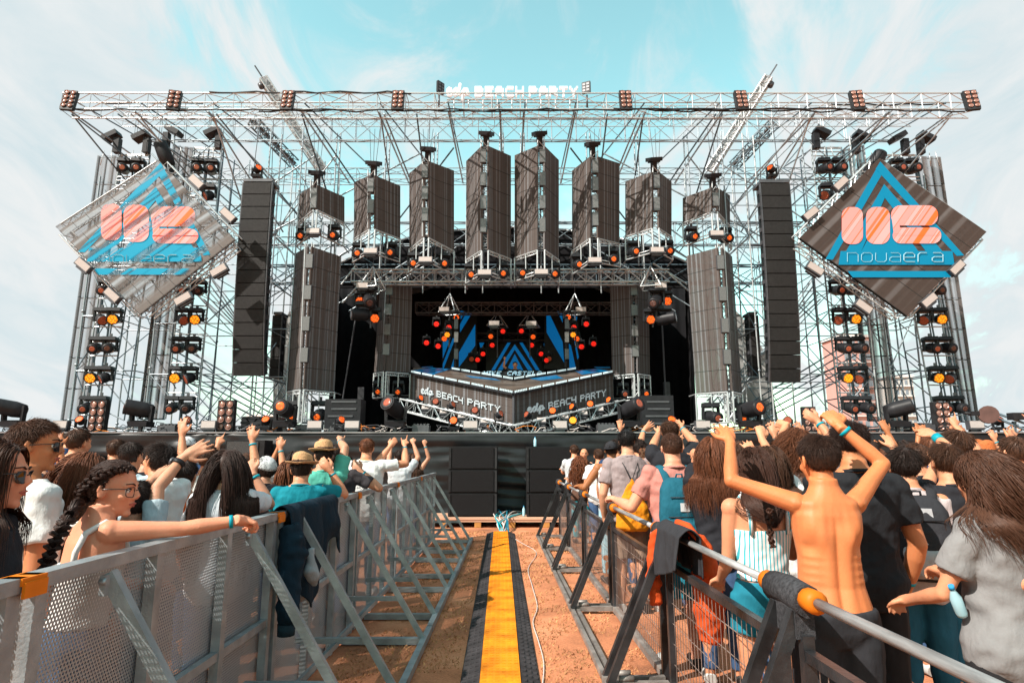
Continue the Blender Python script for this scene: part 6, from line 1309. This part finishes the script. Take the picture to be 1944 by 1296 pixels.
Hh = person('man in straw hat and teal polo shirt leaning over the steel barrier', 573, 893, 4.55, face=14, yaw=-10, sk=fair, top=('tee', 'teal_polo', (.005, .22, .28)), hair=DK, Rr=PX(653, 938, 1, 622, 885, 1, 'relax', (600, 862, 1)), L=FWL, group=GL, vox=.007, wide=1.1, lean=(0, .05)); hat(Hh, tilt=-6)
I_ = person('second straw-hatted person, just beyond the man in the teal polo', 613, 866, 5.6, face=25, yaw=10, sk=midk, top=('tee', 'multicolour', (.1, .45, .35)), hair=DK, Rr=PX(655, 850, 1, 645, 838, 1, 'point', (650, 822, 1)), group=GL); hat(I_, (.62, .33, .17), 'straw_hat', -4)
J_ = person('person with a dark low bun and charcoal T-shirt, elbow on the barrier', 640, 866, 5.5, face=8, yaw=-14, sk=midk, top=('tee', 'charcoal', (.05, .045, .05)), hair=('short', 'dark', (.022, .012, .009), dict(ln=.03, lift=.1)), Rr=PX(722, 927, 1, 684, 893, 1, 'relax', (664, 872, 1)), L=FWL, group=GL, wide=1.05)
m = MB(True); m.ell(J_['Hc'] + J_['Hm'] @ Vector((0, -.125, -.02)), (.045, .04, .045)); skinned(m, 'hair_bun', J_['hm'], J_['o'], .008, 1, .01, 60)
K_ = person('reddish-haired man in white T-shirt with lettering, arms up by the barrier', 697, 852, 7.0, face=0, sk=fair, hair=('short', 'auburn', (.13, .045, .02)), top=('tee', 'white', W_), Rr=PX(770, 880, 1, 768, 846, 1, 'horns'), L=PX(730, 880, 1, 740, 848, 1, 'relax'), group=GL, wide=1.1)
def backtext(p, rows, m_, sc_=1):
    J = p['J']; s = p['s']; Rz = p['Rz']
    for txt, z, cell, x0 in rows:
        letters(p['o'], lambda u, v: J((x0 + u) / s, -.145, z + v / s), txt, 0, cell, m_, Rz @ Vector((0, -.004, 0)))
backtext(K_, [('HOLY', 1.16, .006, -.06)], mat('print_dark', (.05, .05, .06), .7))
m = MB()
for k in range(2):
    for j in range(12): m.box(K_['J'](-.11 + j * .019, -.147, 1.30 - k * .02), (.012, .004, .008))
m.build('printed_lines', mat('print_teal', (.1, .3, .35), .7), K_['o'])
m = MB(True); m.path([K_['J'](0, -.01, 1.45), K_['J'](0, -.005, 1.475)], [.083, .075], 18); m.build('lanyard', mat('lanyard_orange', (.75, .25, .02), .6), K_['o'])
person('person in pale grey T-shirt with both fists raised, near the stage end of the barrier', 760, 868, 8.4, face=-5, sk=midk, hair=DK, top=('tee', 'palegrey', (.55, .58, .6)), Rr=PX(794, 868, 1, 785, 842, 1, 'fist'), L=PX(738, 872, 1, 742, 848, 1, 'fist'), bands=(), group=GL)
person('woman with long brown hair and one fist raised, last at the left barrier', 784, 875, 9.5, face=-10, fem=True, sk=midk, hair=('long', 'brown', (.06, .026, .014), dict(ln=.5, n=350, thick=.005)), top=('tank', 'brownblack', (.04, .02, .02)), Rr=PX(816, 866, 1, 806, 842, 1, 'fist'), group=GL, vox=.011)
p = person('person in black and white cap looking up beside the teal polo man', 502, 893, 5.3, face=20, yaw=30, pitch=18, sk=midk, hair=DK, top=('tee', 'black', (.02, .02, .025)), group=GL); cap_(p, (.6, .62, .63))
p = person('person in a white cap behind the outstretched arm with the black watch', 356, 852, 6.4, face=5, sk=midk, hair=DK, top=('tee', 'navy', (.02, .05, .12)), group=GL); cap_(p, (.7, .72, .74))
person('person shading the eyes with one arm, behind the short-haired man', 150, 842, 5.2, face=-15, sk=fair, hair=BR, L=PX(128, 850, 1, 150, 835, 1, 'relax'), top=('tee', 'navy', (.02, .05, .12)), group=GL)
person('small far head of dark brown hair left of the singing man', 222, 856, 6.6, face=-5, sk=fair, hair=BR, top=('tee', 'red', (.4, .05, .03)), group=GL, vox=.012)
person('dark-haired head between the woman with very long hair and the watch arm', 352, 905, 4.6, face=5, sk=midk, hair=DK, top=('tee', 'orange', (.6, .14, .02)), group=GL, vox=.012)
person('auburn head between the two capped people and the straw hats', 545, 900, 6.2, face=15, sk=midk, fem=True, hair=('long', 'auburn', (.13, .045, .02), dict(ln=.3, n=300, thick=.005)), top=('tee', 'black', (.02, .02, .025)), group=GL, vox=.012)
person('fair-skinned hand-raising person between the auburn-haired woman and the singing man', 250, 868, 5.0, face=-5, sk=fair, hair=DK, top=('tee', 'paleblue', (.5, .62, .68)), Rr=UP(1, .2), bands=(), group=GL, vox=.01)
# right side -------------------------------------------------------
person('man in pale grey T-shirt leaning on the far end of the right barrier', 1090, 856, 12.2, face=0, sk=fair, hair=BR, top=('tee', 'palegrey', (.55, .58, .6)), L=FWL, Rr=FWD, group=GR, vox=.012)
person('woman with long curly auburn hair at the far end of the right barrier', 1100, 878, 11.4, face=5, fem=True, sk=midk, hair=('long', 'curly_auburn', (.16, .05, .02), dict(ln=.52, n=350, wave=.8, thick=.006)), top=('tank', 'brown', (.12, .06, .04)), bottom=('jeans', 'cyan_denim', (.03, .35, .42)), L=FWL, Rr=FWD, group=GR, vox=.012)
person('bald man facing the camera beside the right subwoofer stack', 1109, 862, 13.0, face=175, sk=fair, hair=('bald', '', 0), top=('tee', 'black', (.02, .02, .025)), group=GR, vox=.01, facebits=True)
person('person in white T-shirt between the curly-haired woman and the capped man', 1137, 866, 10.2, face=-5, sk=fair, hair=BR, top=('tee', 'white', W_), group=GR, vox=.012)
Ecap = person('man in black cap and white tank top leaning on the right barrier', 1161, 856, 8.0, face=5, yaw=-30, sk=dark, hair=DK, top=('tank', 'white', W_), bottom=('jeans', 'pale_denim', (.35, .55, .62)), L=PX(1110, 925, 1, 1100, 922, 1, 'relax', None, (0, 0, -1)), group=GR, wide=1.1); cap_(Ecap, (.03, .03, .035), True, (.7, .7, .7))
M5 = person('man with thick black curls, mauve-grey T-shirt and orange drawstring bag', 1190, 838, 6.3, face=0, yaw=-12, sk=midk, hair=('short', 'black', (.012, .010, .010), dict(ln=.05, n=1300, curl=.012, capk=1.1)), top=('tee', 'mauve', (.34, .27, .27)), bottom=('shorts', 'khaki', (.3, .2, .14)), group=GR, wide=1.1)
G6 = person('smiling young man turned round towards the camera', 1226, 864, 6.8, face=150, yaw=-8, sk=fair, hair=('short', 'dark', (.022, .012, .009), dict(ln=.045)), top=('tee', 'white', W_), facebits=True, smile=True, group=GR, vox=.006)
P7 = person('short-haired man in dusty pink T-shirt wearing a teal backpack', 1275, 852, 4.65, face=0, yaw=0, sk=('pink', (.72, .31, .19)), hair=('short', 'brown3', (.07, .03, .018), dict(n=2000, ln=.022, lift=.5, thick=.0024)), top=('tee', 'pink', (.58, .23, .19)), bottom=('shorts', 'denim', (.02, .22, .30)), L=PX(1196, 968, 1, 1168, 948, 1, 'grip', (1150, 938, 1), (0, 0, -1)), Rr=PX(1338, 1000, 1, 1345, 1070, 1, 'relax', None, (-1, 0, 0)), bands=(), group=GR, wide=1.14, vox=.007)
person('curly-haired man in black T-shirt with both hands raised behind the pink T-shirt', 1272, 822, 6.3, face=-10, sk=fair, hair=('short', 'brown', (.06, .026, .014), dict(ln=.05, curl=.01)), top=('tee', 'black', (.02, .02, .025)), Rr=PX(1319, 840, 1, 1294, 812, 1, 'wave', (1280, 795, 1)), L=PX(1238, 850, 1, 1250, 822, 1, 'wave'), group=GR)
person('hidden person with one open hand up behind the black curls', 1168, 850, 8.8, face=0, sk=fair, hair=DK, top=('tee', 'navy', (.02, .05, .12)), Rr=PX(1182, 850, 1, 1178, 816, 1, 'open'), group=GR, vox=.01)
person('person with a banded hand raised between the curly man and the smiling man', 1212, 852, 7.4, face=0, sk=fair, hair=DK, top=('tee', 'navy', (.02, .05, .12)), Rr=PX(1214, 846, 1, 1222, 817, 1, 'open', (1240, 800, 1)), L=None, group=GR, vox=.009)
N9 = person('woman with wavy auburn hair and a black top beside the raised thin arm', 1353, 862, 4.6, face=-12, yaw=-10, fem=True, sk=fair, hair=('long', 'auburn3', (.15, .05, .022), dict(ln=.42, n=700, wave=.35)), top=('tee', 'black', (.02, .02, .025)), L=PX(1322, 880, 1, 1322, 862, 1, 'point', (1305, 852, 1)), group=GR, wide=1.1)
stripe = mat('striped_cloth', (.7, .75, .75), .85, 0, 0)
t3 = stripe.node_tree; wv = t3.nodes.new('ShaderNodeTexWave'); tcx = t3.nodes.new('ShaderNodeTexCoord'); t3.links.new(tcx.outputs['Object'], wv.inputs[0]); wv.inputs['Scale'].default_value = 16; wv.bands_direction = 'X'; crx = t3.nodes.new('ShaderNodeValToRGB'); crx.color_ramp.interpolation = 'CONSTANT'
crx.color_ramp.elements[0].color = (.05, .38, .45, 1); crx.color_ramp.elements[1].position = .25; crx.color_ramp.elements[1].color = (.75, .72, .7, 1); q = crx.color_ramp.elements.new(.7); q.color = (.6, .35, .28, 1); q = crx.color_ramp.elements.new(.78); q.color = (.75, .72, .7, 1); t3.links.new(wv.outputs[0], crx.inputs[0]); t3.links.new(crx.outputs[0], t3.nodes['Principled BSDF'].inputs['Base Color'])
S10 = person('woman with dark ponytail, striped strappy top and denim shorts at the right barrier', 1432, 893, 3.4, face=6, yaw=-10, fem=True, sk=fair, hair=('long', 'brown4', (.05, .02, .012), dict(ln=.30, n=900, wave=.12, wind=(.5, 0, 0), thick=.003, gather=dep(1462, 985, 3.15))), top=('strap', 'striped', None, stripe), bottom=('hot', 'denim2', (.015, .20, .28)), L=('loc', (-.05, .15, -.95), (.15, .75, -.5), 'relax', (0, 0, -1)), Rr=('loc', (.2, .3, -.9), (-.2, .9, .1), 'relax', (0, 0, -1)), group=GR, wide=1.08, vox=.007)
V, Fq = braid([dep(1462, 965, 3.0), dep(1462, 1010, 2.95), dep(1468, 1040, 2.93)], .016, .012, turns=5); hair_obj(S10['o'], S10['Hc'], S10['Hm'], V, Fq, 1, .6, S10['hm'], 'plait', False)
Boy = person('shirtless boy with both arms raised, seen from behind at the right barrier', 1554, 876, 2.85, face=-4, yaw=12, pitch=-6, sk=('golden', (.68, .215, .075)), hair=('short', 'dark2', (.035, .016, .010), dict(n=2600, ln=.032, lift=.3, thick=.0022)), top=('none',), bottom=('shorts', 'dark_shorts', (.03, .03, .035)),
    L=PX(1377, 908, 1, 1386, 838, 1, 'wave', (1372, 800, 1)), Rr=PX(1676, 880, 1, 1590, 806, 1, 'relax', (1560, 768, 1)), group=GR, vox=.0055, wide=.85)
person('person with both palms up behind the striped top', 1462, 884, 4.0, face=-5, sk=fair, fem=True, hair=('long', 'brown', (.06, .026, .014), dict(ln=.3, n=400)), top=('tee', 'white', W_), L=PX(1446, 912, 1, 1434, 866, 1, 'open', (1412, 832, 1)), Rr=PX(1472, 880, 1, 1446, 832, 1, 'relax', (1440, 795, 1)), bands=('L',), group=GR, vox=.008)
person('person with windblown wet brown curls and arms over the head', 1512, 848, 4.4, face=-20, sk=fair, fem=True, hair=('long', 'auburn4', (.13, .045, .02), dict(ln=.28, n=700, wave=.7, wind=(-.4, 0, .4))), top=('tee', 'whiteprint', (.7, .62, .6)), L=PX(1478, 850, 1, 1492, 806, 1, 'relax', (1462, 800, 1)), Rr=PX(1592, 850, 1, 1553, 800, 1, 'relax', (1515, 775, 1)), bands=('R',), group=GR, vox=.007)
person('tall man in black polo shirt behind the shirtless boy', 1612, 842, 3.35, face=-5, sk=tan, hair=('short', 'dark3', (.026, .012, .009), dict(n=1600, ln=.045, curl=.004)), top=('tee', 'black_polo', (.016, .017, .02)), bottom=('jeans', 'black_jeans', (.02, .02, .022)), group=GR, wide=1.1, vox=.008)
Q14 = person('dark-haired person carrying a black and white backpack', 1716, 888, 3.75, face=-18, sk=fair, hair=('short', 'dark', (.022, .012, .009), dict(ln=.06)), top=('long', 'printed', (.5, .42, .42)), bottom=('jeans', 'jeans_blue', (.02, .10, .16)), Rr=('loc', (.2, .1, -.95), (.1, .5, -.8), 'relax', (-1, 0, 0)), group=GR)
person('black-shirted man stretching one arm forward behind the backpack', 1740, 872, 4.8, face=0, yaw=15, sk=fair, hair=BR, L=PX(1722, 890, 1, 1695, 850, 1, 'open', (1680, 822, 1)), top=('tee', 'black', (.02, .02, .025)), group=GR)
person('person in loose black T-shirt and jeans behind the grey T-shirt', 1796, 880, 3.75, face=-8, sk=fair, hair=('short', 'brown', (.06, .026, .014), dict(ln=.05)), top=('tee', 'black', (.02, .02, .025)), bottom=('jeans', 'jeans_blue', (.02, .10, .16)), L=PX(1760, 925, 1, 1775, 880, 1, 'relax'), group=GR)
T_ = person('brown-haired person reaching up with a wide cyan band on the wrist', 1816, 850, 4.3, face=8, sk=fair, hair=('short', 'brown', (.06, .026, .014), dict(ln=.05)), top=('tee', 'navy', (.02, .05, .12)), L=PX(1818, 868, -1, 1776, 828, 1, 'relax', (1738, 805, 1)), Rr=PX(1850, 850, 1, 1822, 818, 1, 'horns'), bands=(), group=GR)
S0, E_, Q = T_['arms']['L']; fd = (Q - E_).normalized(); m = MB(True); m.path([Q - fd * .06, Q - fd * .005], [.034, .032], 16); m.build('wide_wristband', mat('band_cyan', (0, 0, 0)), T_['o'])
U_ = person('person with shaggy long brown hair, grey T-shirt and a water bottle at the hip', 1868, 915, 2.55, face=14, yaw=8, fem=True, sk=fair, hair=('long', 'shaggy', (.075, .032, .018), dict(ln=.36, n=1300, wave=.45, wind=(.55, 0, .3), thick=.0034, spread=1.9)), top=('tee', 'heather', (.24, .235, .235)), bottom=('jeans', 'black_jeans', (.02, .02, .022)),
    Rr=PX(1937, 1106, -1, 1790, 1084, 1, 'relax', (1755, 1072, 1), (0, .3, -1)), L=('loc', (-.3, .3, -.9), (.2, .9, -.3), 'relax', (0, 0, -1)), group=GR, wide=.92, vox=.007)
hp = U_['arms']['R'][2]; bt = thing('water_bottle', 'blue-capped half-empty water bottle dangling from the wrist of the grey T-shirt', 'bottle', hp + Vector((.03, -.02, -.16)), (R(15), R(-25), 0), 'water bottles'); bt.scale = (.8, .8, .8)
m = MB(True); m.path([(0, 0, 0), (0, 0, .015), (0, 0, .1), (0, 0, .14), (0, 0, .15)], [.024, .027, .027, .012, .011], 12); m.build('bottle_body', mat('bottle_plastic', (0, 0, 0)), bt, False); m = MB(); m.path([(0, 0, .15), (0, 0, .17)], .014, 10); m.build('cap', mat('bottle_cap', (0, 0, 0)), bt, False)
V_ = person('person at the right edge of the photo with both hands raised', 1925, 862, 4.3, face=5, sk=fair, hair=BR, top=('tee', 'teal_polo', (.005, .22, .28)), L=PX(1905, 872, 1, 1918, 838, 1, 'open'), Rr=UP(1), group=GR)
X_ = person('person in a broad orange-brown straw hat behind the shaggy hair', 1866, 870, 5.0, face=0, sk=midk, hair=DK, top=('tee', 'mauve', (.34, .27, .27)), group=GR); hat(X_, (.55, .16, .05), 'brown_hat', 4)
# further back in the right-hand crowd: five kinds, copied
kinds = []
for k, (hr, tp, fem) in enumerate(((DK, ('tee', 'black', (.02, .02, .025)), False), (BR, ('tee', 'white', W_), False), (('long', 'auburn', (.13, .045, .02), dict(ln=.4, n=300, thick=.005)), ('tee', 'mauve', (.34, .27, .27)), True), (('long', 'dark', (.022, .012, .009), dict(ln=.4, n=300, thick=.005)), ('tank', 'red2', (.35, .05, .04)), True), (AU, ('tee', 'navy', (.02, .05, .12)), False))):
    arm = [dict(), dict(Rr=UP(1)), dict(L=UP(-1, .1, .1, 'fist')), dict(L=UP(-1), Rr=UP(1)), dict(Rr=UP(1, .0, .4, 'point', .2))][k]
    kinds.append((person('x', 1400, 860, 5.6 + k * .9, face=0, sk=(midk, fair, midk, tan, fair)[k], hair=hr, top=tp, fem=fem, vox=.012, bands=('R',) if k == 1 else (), group='people further back in the right-hand crowd', **arm)['o'], ['dark-haired person in black', 'brown-haired person in white with a hand up', 'auburn-haired woman in mauve with a fist up', 'dark long-haired woman in red with both hands up', 'auburn-haired man in navy pointing up'][k]))
spots = [(1322, 6.4), (1336, 8.6), (1404, 6.0), (1398, 8.2), (1442, 7.2), (1480, 6.3), (1500, 8.8), (1550, 6.6), (1584, 8.0), (1640, 5.6), (1668, 7.0), (1660, 9.4), (1712, 6.2), (1752, 7.6), (1770, 5.8), (1812, 6.9), (1846, 8.4), (1888, 6.3), (1900, 7.6), (1930, 5.6), (1960, 7), (1365, 10), (1460, 10), (1540, 10.4), (1730, 10), (1850, 10.6), (1700, 12), (1600, 12), (1480, 12), (1390, 12.4), (1290, 9.6), (1262, 11), (1240, 12.4), (1200, 12)]
used = [False] * 5; wh = ['behind the pink T-shirt', 'behind the striped top', 'behind the shirtless boy', 'behind the black polo', 'behind the backpack carrier', 'behind the shaggy grey T-shirt person']
seen = {}
for i, (px, t) in enumerate(spots):
    k = (i * 3 + i // 5) % 5; o, ds = kinds[k]; c = o if not used[k] else copy_tree(o); used[k] = True; c.name = 'person' if not used[k] else c.name
    c.location = (dep(px, 860, t).x, dep(px, 860, t).y, 0); c.rotation_euler = (0, 0, R(rng.uniform(-25, 20))); sc_ = rng.uniform(.95, 1.04); c.scale = (sc_,) * 3
    z = 0 if px < 1345 else 1 if px < 1490 else 2 if px < 1580 else 3 if px < 1650 else 4 if px < 1800 else 5; dn = 'near' if t < 6.7 else 'mid-crowd' if t < 9 else 'far'
    lb = '%s, %s %s' % (ds, dn, wh[z]); 
    tag(c, lb, 'person', 'people further back in the right-hand crowd')
for i, (px, t) in enumerate(((90, 6.4), (15, 4.6), (185, 5.4), (280, 6.2), (330, 5.6), (395, 5.2), (120, 8), (40, 7), (240, 8.2), (420, 7.4), (470, 6.6), (560, 7.6), (660, 9), (-30, 5.8))):
    k = (i * 2 + 1) % 5 if i % 3 else 0; o, ds = kinds[k]; c = copy_tree(o); c.location = (dep(px, 860, t).x, dep(px, 860, t).y, 0); c.rotation_euler = (0, 0, R(rng.uniform(-20, 25))); sc_ = rng.uniform(.90, .97); c.scale = (sc_,) * 3
    tag(c, '%s, %s' % (ds, ['behind the man in sunglasses', 'at the far left edge', 'behind the auburn-haired woman', 'behind the singing man', 'behind the singing man, farther right', 'beside the very long-haired woman', 'far back behind the short-haired man', 'far back at the left edge', 'far back behind the braided woman', 'far back behind the very long hair', 'behind the black and white cap', 'behind the straw hats', 'behind the white T-shirt man', 'just outside the left edge'][i]), 'person', 'people further back in the left-hand crowd')
# DJ
DJ = person('bearded DJ in dark T-shirt raising one fist behind the footlights', 978, 693, 22.0, face=180, sk=fair, hair=('short', 'dark', (.022, .012, .009), dict(n=300, thick=.006)), top=('tee', 'djshirt', (.04, .045, .055)), bottom=('jeans', 'black_jeans', (.02, .02, .022)), L=None, Rr=UP(1, .1, .1, 'fist'), vox=.014, group=None, shoes=False, base=dep(978, 693, 22.0).z - 1.62)
# ---------------------------------------------------------------- bags and hung clothes
def pack(label, p, col, w=.31, h=.46, d=.17, z0=.93, name='backpack', panel_c=None, patch=None, straps=True):
    J, s, Rz = p['J'], p['s'], p['Rz']; o = thing(name, label, 'bag', J(0, -.2, z0)); cm = cloth('bag%.3f%.3f' % (col[0], col[1]), col, .12, .5)
    def B(x, y, z): return J(x / s, (-.118 - y) / s, z0 + z / s)
    m = MB(True); n = 20
    def ringz(z, k, dk, y0=0): return [B(w / 2 * k * math.copysign(abs(math.cos(a)) ** .6, math.cos(a)), y0 + d / 2 * dk + d / 2 * dk * math.copysign(abs(math.sin(a)) ** .7, math.sin(a)), z) for a in [2 * math.pi * i / n for i in range(n)]]
    m.rings([ringz(z * h, k, dk) for z, k, dk in ((0, .86, .8), (.03, .97, .95), (.3, 1, 1.05), (.6, .98, 1), (.82, .9, .85), (.95, .72, .62), (1.0, .5, .4))]); skinned(m, 'bag_body', cm, o, .009, 2, .006, 11)
    m = MB(True); m.rings([ringz(z * h, k, dk, d * .78) for z, k, dk in ((.05, .72, .25), (.1, .82, .36), (.34, .84, .36), (.42, .80, .2))]); skinned(m, 'front_pocket', cm if not panel_c else cloth('pocket', panel_c), o, .009, 1, .004, 14)
    m = MB(); m.tube(B(-w * .36, d * 1.02, h * .44), B(w * .36, d * 1.02, h * .44), .004); m.build('zip', black, o); m = MB(); m.tube(B(-w * .30, d * .97, h * .72), B(w * .30, d * .97, h * .72), .004); m.build('zip', black, o)
    if panel_c: m = MB(); m.prism([B(-.05, d * 1.03, h * .44), B(.05, d * 1.03, h * .44), B(.04, d * .86, h * .86), B(-.04, d * .86, h * .86)], Rz @ Vector((0, .008, 0))); m.build('pale_panel', cloth('pocket', panel_c), o)
    if patch: m = MB(); m.prism([B(x, d * 1.05, z) for x, z in ((-.035, h * .52), (.03, h * .52), (.03, h * .64), (-.035, h * .64))], Rz @ Vector((0, .02, 0))); m.build('label_patch', mat('white_patch', patch, .6, 0, 0), o)
    if straps:
        for sg in (-1, 1):
            m = MB(True); pts = [J(sg * .07, -.15, 1.30), J(sg * .095, -.125, 1.40), J(sg * .11, -.07, 1.462), J(sg * .115, .01, 1.47), J(sg * .115, .09, 1.42), J(sg * .12, .135, 1.32), J(sg * .15, .12, 1.12)]
            m.path(pts, [(.028, .010)] * 7, 10, flat=Rz @ Vector((0, 1, 0))); m.build('shoulder_strap', cm, o)
        m = MB(True); m.path([B(-.03, .03, h * .96), B(-.02, .05, h * 1.05), B(.02, .05, h * 1.05), B(.03, .03, h * .96)], .007, 8); m.build('carry_loop', cm, o)
    return o
pack('teal backpack with a small white patch on the back of the pink T-shirt', P7, (.012, .11, .16), .35, .50, .18, .90, patch=(.7, .66, .62))
pack('black backpack with pale grey panel in the crowd right of the black polo shirt', Q14, (.03, .03, .035), .30, .46, .18, .95, panel_c=(.42, .42, .44))
J, s, Rz = M5['J'], M5['s'], M5['Rz']; o = thing('drawstring_bag', 'orange-yellow drawstring bag hanging on the back of the mauve T-shirt', 'bag', J(0, -.2, 1)); m = MB(True); n = 16
rs = []
for z, k in ((1.26, .05), (1.22, .16), (1.10, .62), (.98, .85), (.86, .98), (.80, .95), (.77, .7)): rs.append([J(.17 * k * math.cos(a), -.17 + .045 * k * math.sin(a) * (2 if z < 1 else 1), z) for a in [2 * math.pi * i / n for i in range(n)]])
m.rings(rs); skinned(m, 'bag_body', cloth('bag_orange', (.85, .28, .01)), o, .01, 1, .012, 10)
for sg in (-1, 1): m = MB(True); m.path([J(sg * .01, -.155, 1.25), J(sg * .06, -.135, 1.37), J(sg * .10, -.06, 1.46), J(sg * .1, .06, 1.45)], .0045, 6); m.build('cord', black2, o)
def draped(name, label, cat, X0, y0, y1, rail, back, front, m_, seed, amp=.035, r=.045, th=.008, taper=.0, cut=None):
    """cloth hung over a rail that runs along Y; front side is towards the lane (sign of dirx)"""
    o = thing(name, label, cat, (X0, (y0 + y1) / 2, rail)); mb = MB(True); nu, nv = 44, 60; vs = []; dirx = 1 if X0 < 0 else -1; tot = back + front
    for j in range(nv + 1):
        v = -back + tot * j / nv
        for i in range(nu + 1):
            u = i / nu; f = mnoise.noise(Vector((u * 5 + seed, v * 1.2, seed))) + .5 * mnoise.noise(Vector((u * 11, v * 2.4, seed + 4)))
            fr = front * (cut(u) if cut else 1); vv = v if v < 0 else v * (fr / front)
            if abs(vv) < .06: x = vv / .06 * r; z = rail + r * 1.0 * math.cos(vv / .06 * math.pi / 2) * .8 + .01
            else: x = math.copysign(r, vv); z = rail + .01 - (abs(vv) - .06)
            k = min(1, abs(vv) / .25); x = x + k * amp * (f + .5 + .35 * math.sin(u * 17 + v * 3)) * (1 if vv > 0 else -.6)
            yy = y0 + (y1 - y0) * u; yc = (y0 + y1) / 2; yy = yc + (yy - yc) * (1 - taper * max(0, vv) / front) + .03 * f * k
            vs.append((X0 + dirx * x, yy, z))
    mb.add(vs, [(j * (nu + 1) + i, j * (nu + 1) + i + 1, (j + 1) * (nu + 1) + i + 1, (j + 1) * (nu + 1) + i) for j in range(nv) for i in range(nu)])
    c = mb.build('cloth_body', m_, o); md = c.modifiers.new('t', 'SOLIDIFY'); md.thickness = th; return o
navy = cloth('jacket_navy', (.004, .020, .036), .2, .5)
o = draped('jacket', 'dark blue-green jacket with grey lining draped over the steel barrier', 'jacket', LX, 4.02, 5.15, RAILH, .35, .72, navy, 3, .06, cut=lambda u: .45 + .55 * math.sin(u * 3.6 + .2) ** 2)
m = MB(True); m.path([(LX + .06, 4.0, 1.16), (LX + .11, 3.98, 1.0), (LX + .10, 3.93, .85), (LX + .13, 3.9, .70), (LX + .12, 3.9, .60)], [.07, .085, .075, .065, .055], 14); skinned(m, 'sleeve', navy, o, .01, 2, .02, 8)
m = MB(True); m.path([(LX + .12, 3.9, .605), (LX + .12, 3.9, .54)], [.053, .05], 14); m.build('cuff', cloth('cuff_navy', (.012, .035, .05)), o)
m = MB(True); m.path([(LX + .13, 4.25, .98), (LX + .15, 4.22, .85), (LX + .16, 4.28, .74)], [.02, .045, .03], 12); skinned(m, 'lining', cloth('lining_grey', (.32, .36, .38)), o, .01, 2, .02, 8)
o = draped('hooded_top', 'dark grey hooded top with orange-red sleeve hung over the padded rail', 'hooded top', RX - .03, 3.92, 4.52, RH + .03, .3, .36, cloth('hood_grey', (.035, .035, .04)), 9, .04, .065, cut=lambda u: .7 + .4 * u)
orr = cloth('sleeve_orange', (.62, .08, .015))
m = MB(True); m.path([(RX - .02, 4.50, RH + .04), (RX - .10, 4.56, RH - .04), (RX - .12, 4.58, .86), (RX - .12, 4.58, .72), (RX - .11, 4.56, .56)], [.035, .045, .052, .05, .042], 12); skinned(m, 'sleeve', orr, o, .01, 2, .02, 9)
m = MB(True); m.path([(RX + .05, 4.02, RH + .02), (RX + .01, 4.1, RH + .085), (RX - .01, 4.25, RH + .09), (RX + .02, 4.4, RH + .085)], [.02, .028, .028, .02], 10); m.build('hood_lining', orr, o)
m = MB(True); m.path([(RX + .08, 4.15, RH + .03), (RX + .12, 4.12, .85), (RX + .12, 4.1, .62), (RX + .11, 4.1, .45)], [.05, .09, .10, .07], 12); skinned(m, 'hanging_tail', orr, o, .012, 2, .02, 9)
bpy.data.scenes.remove(_ts)
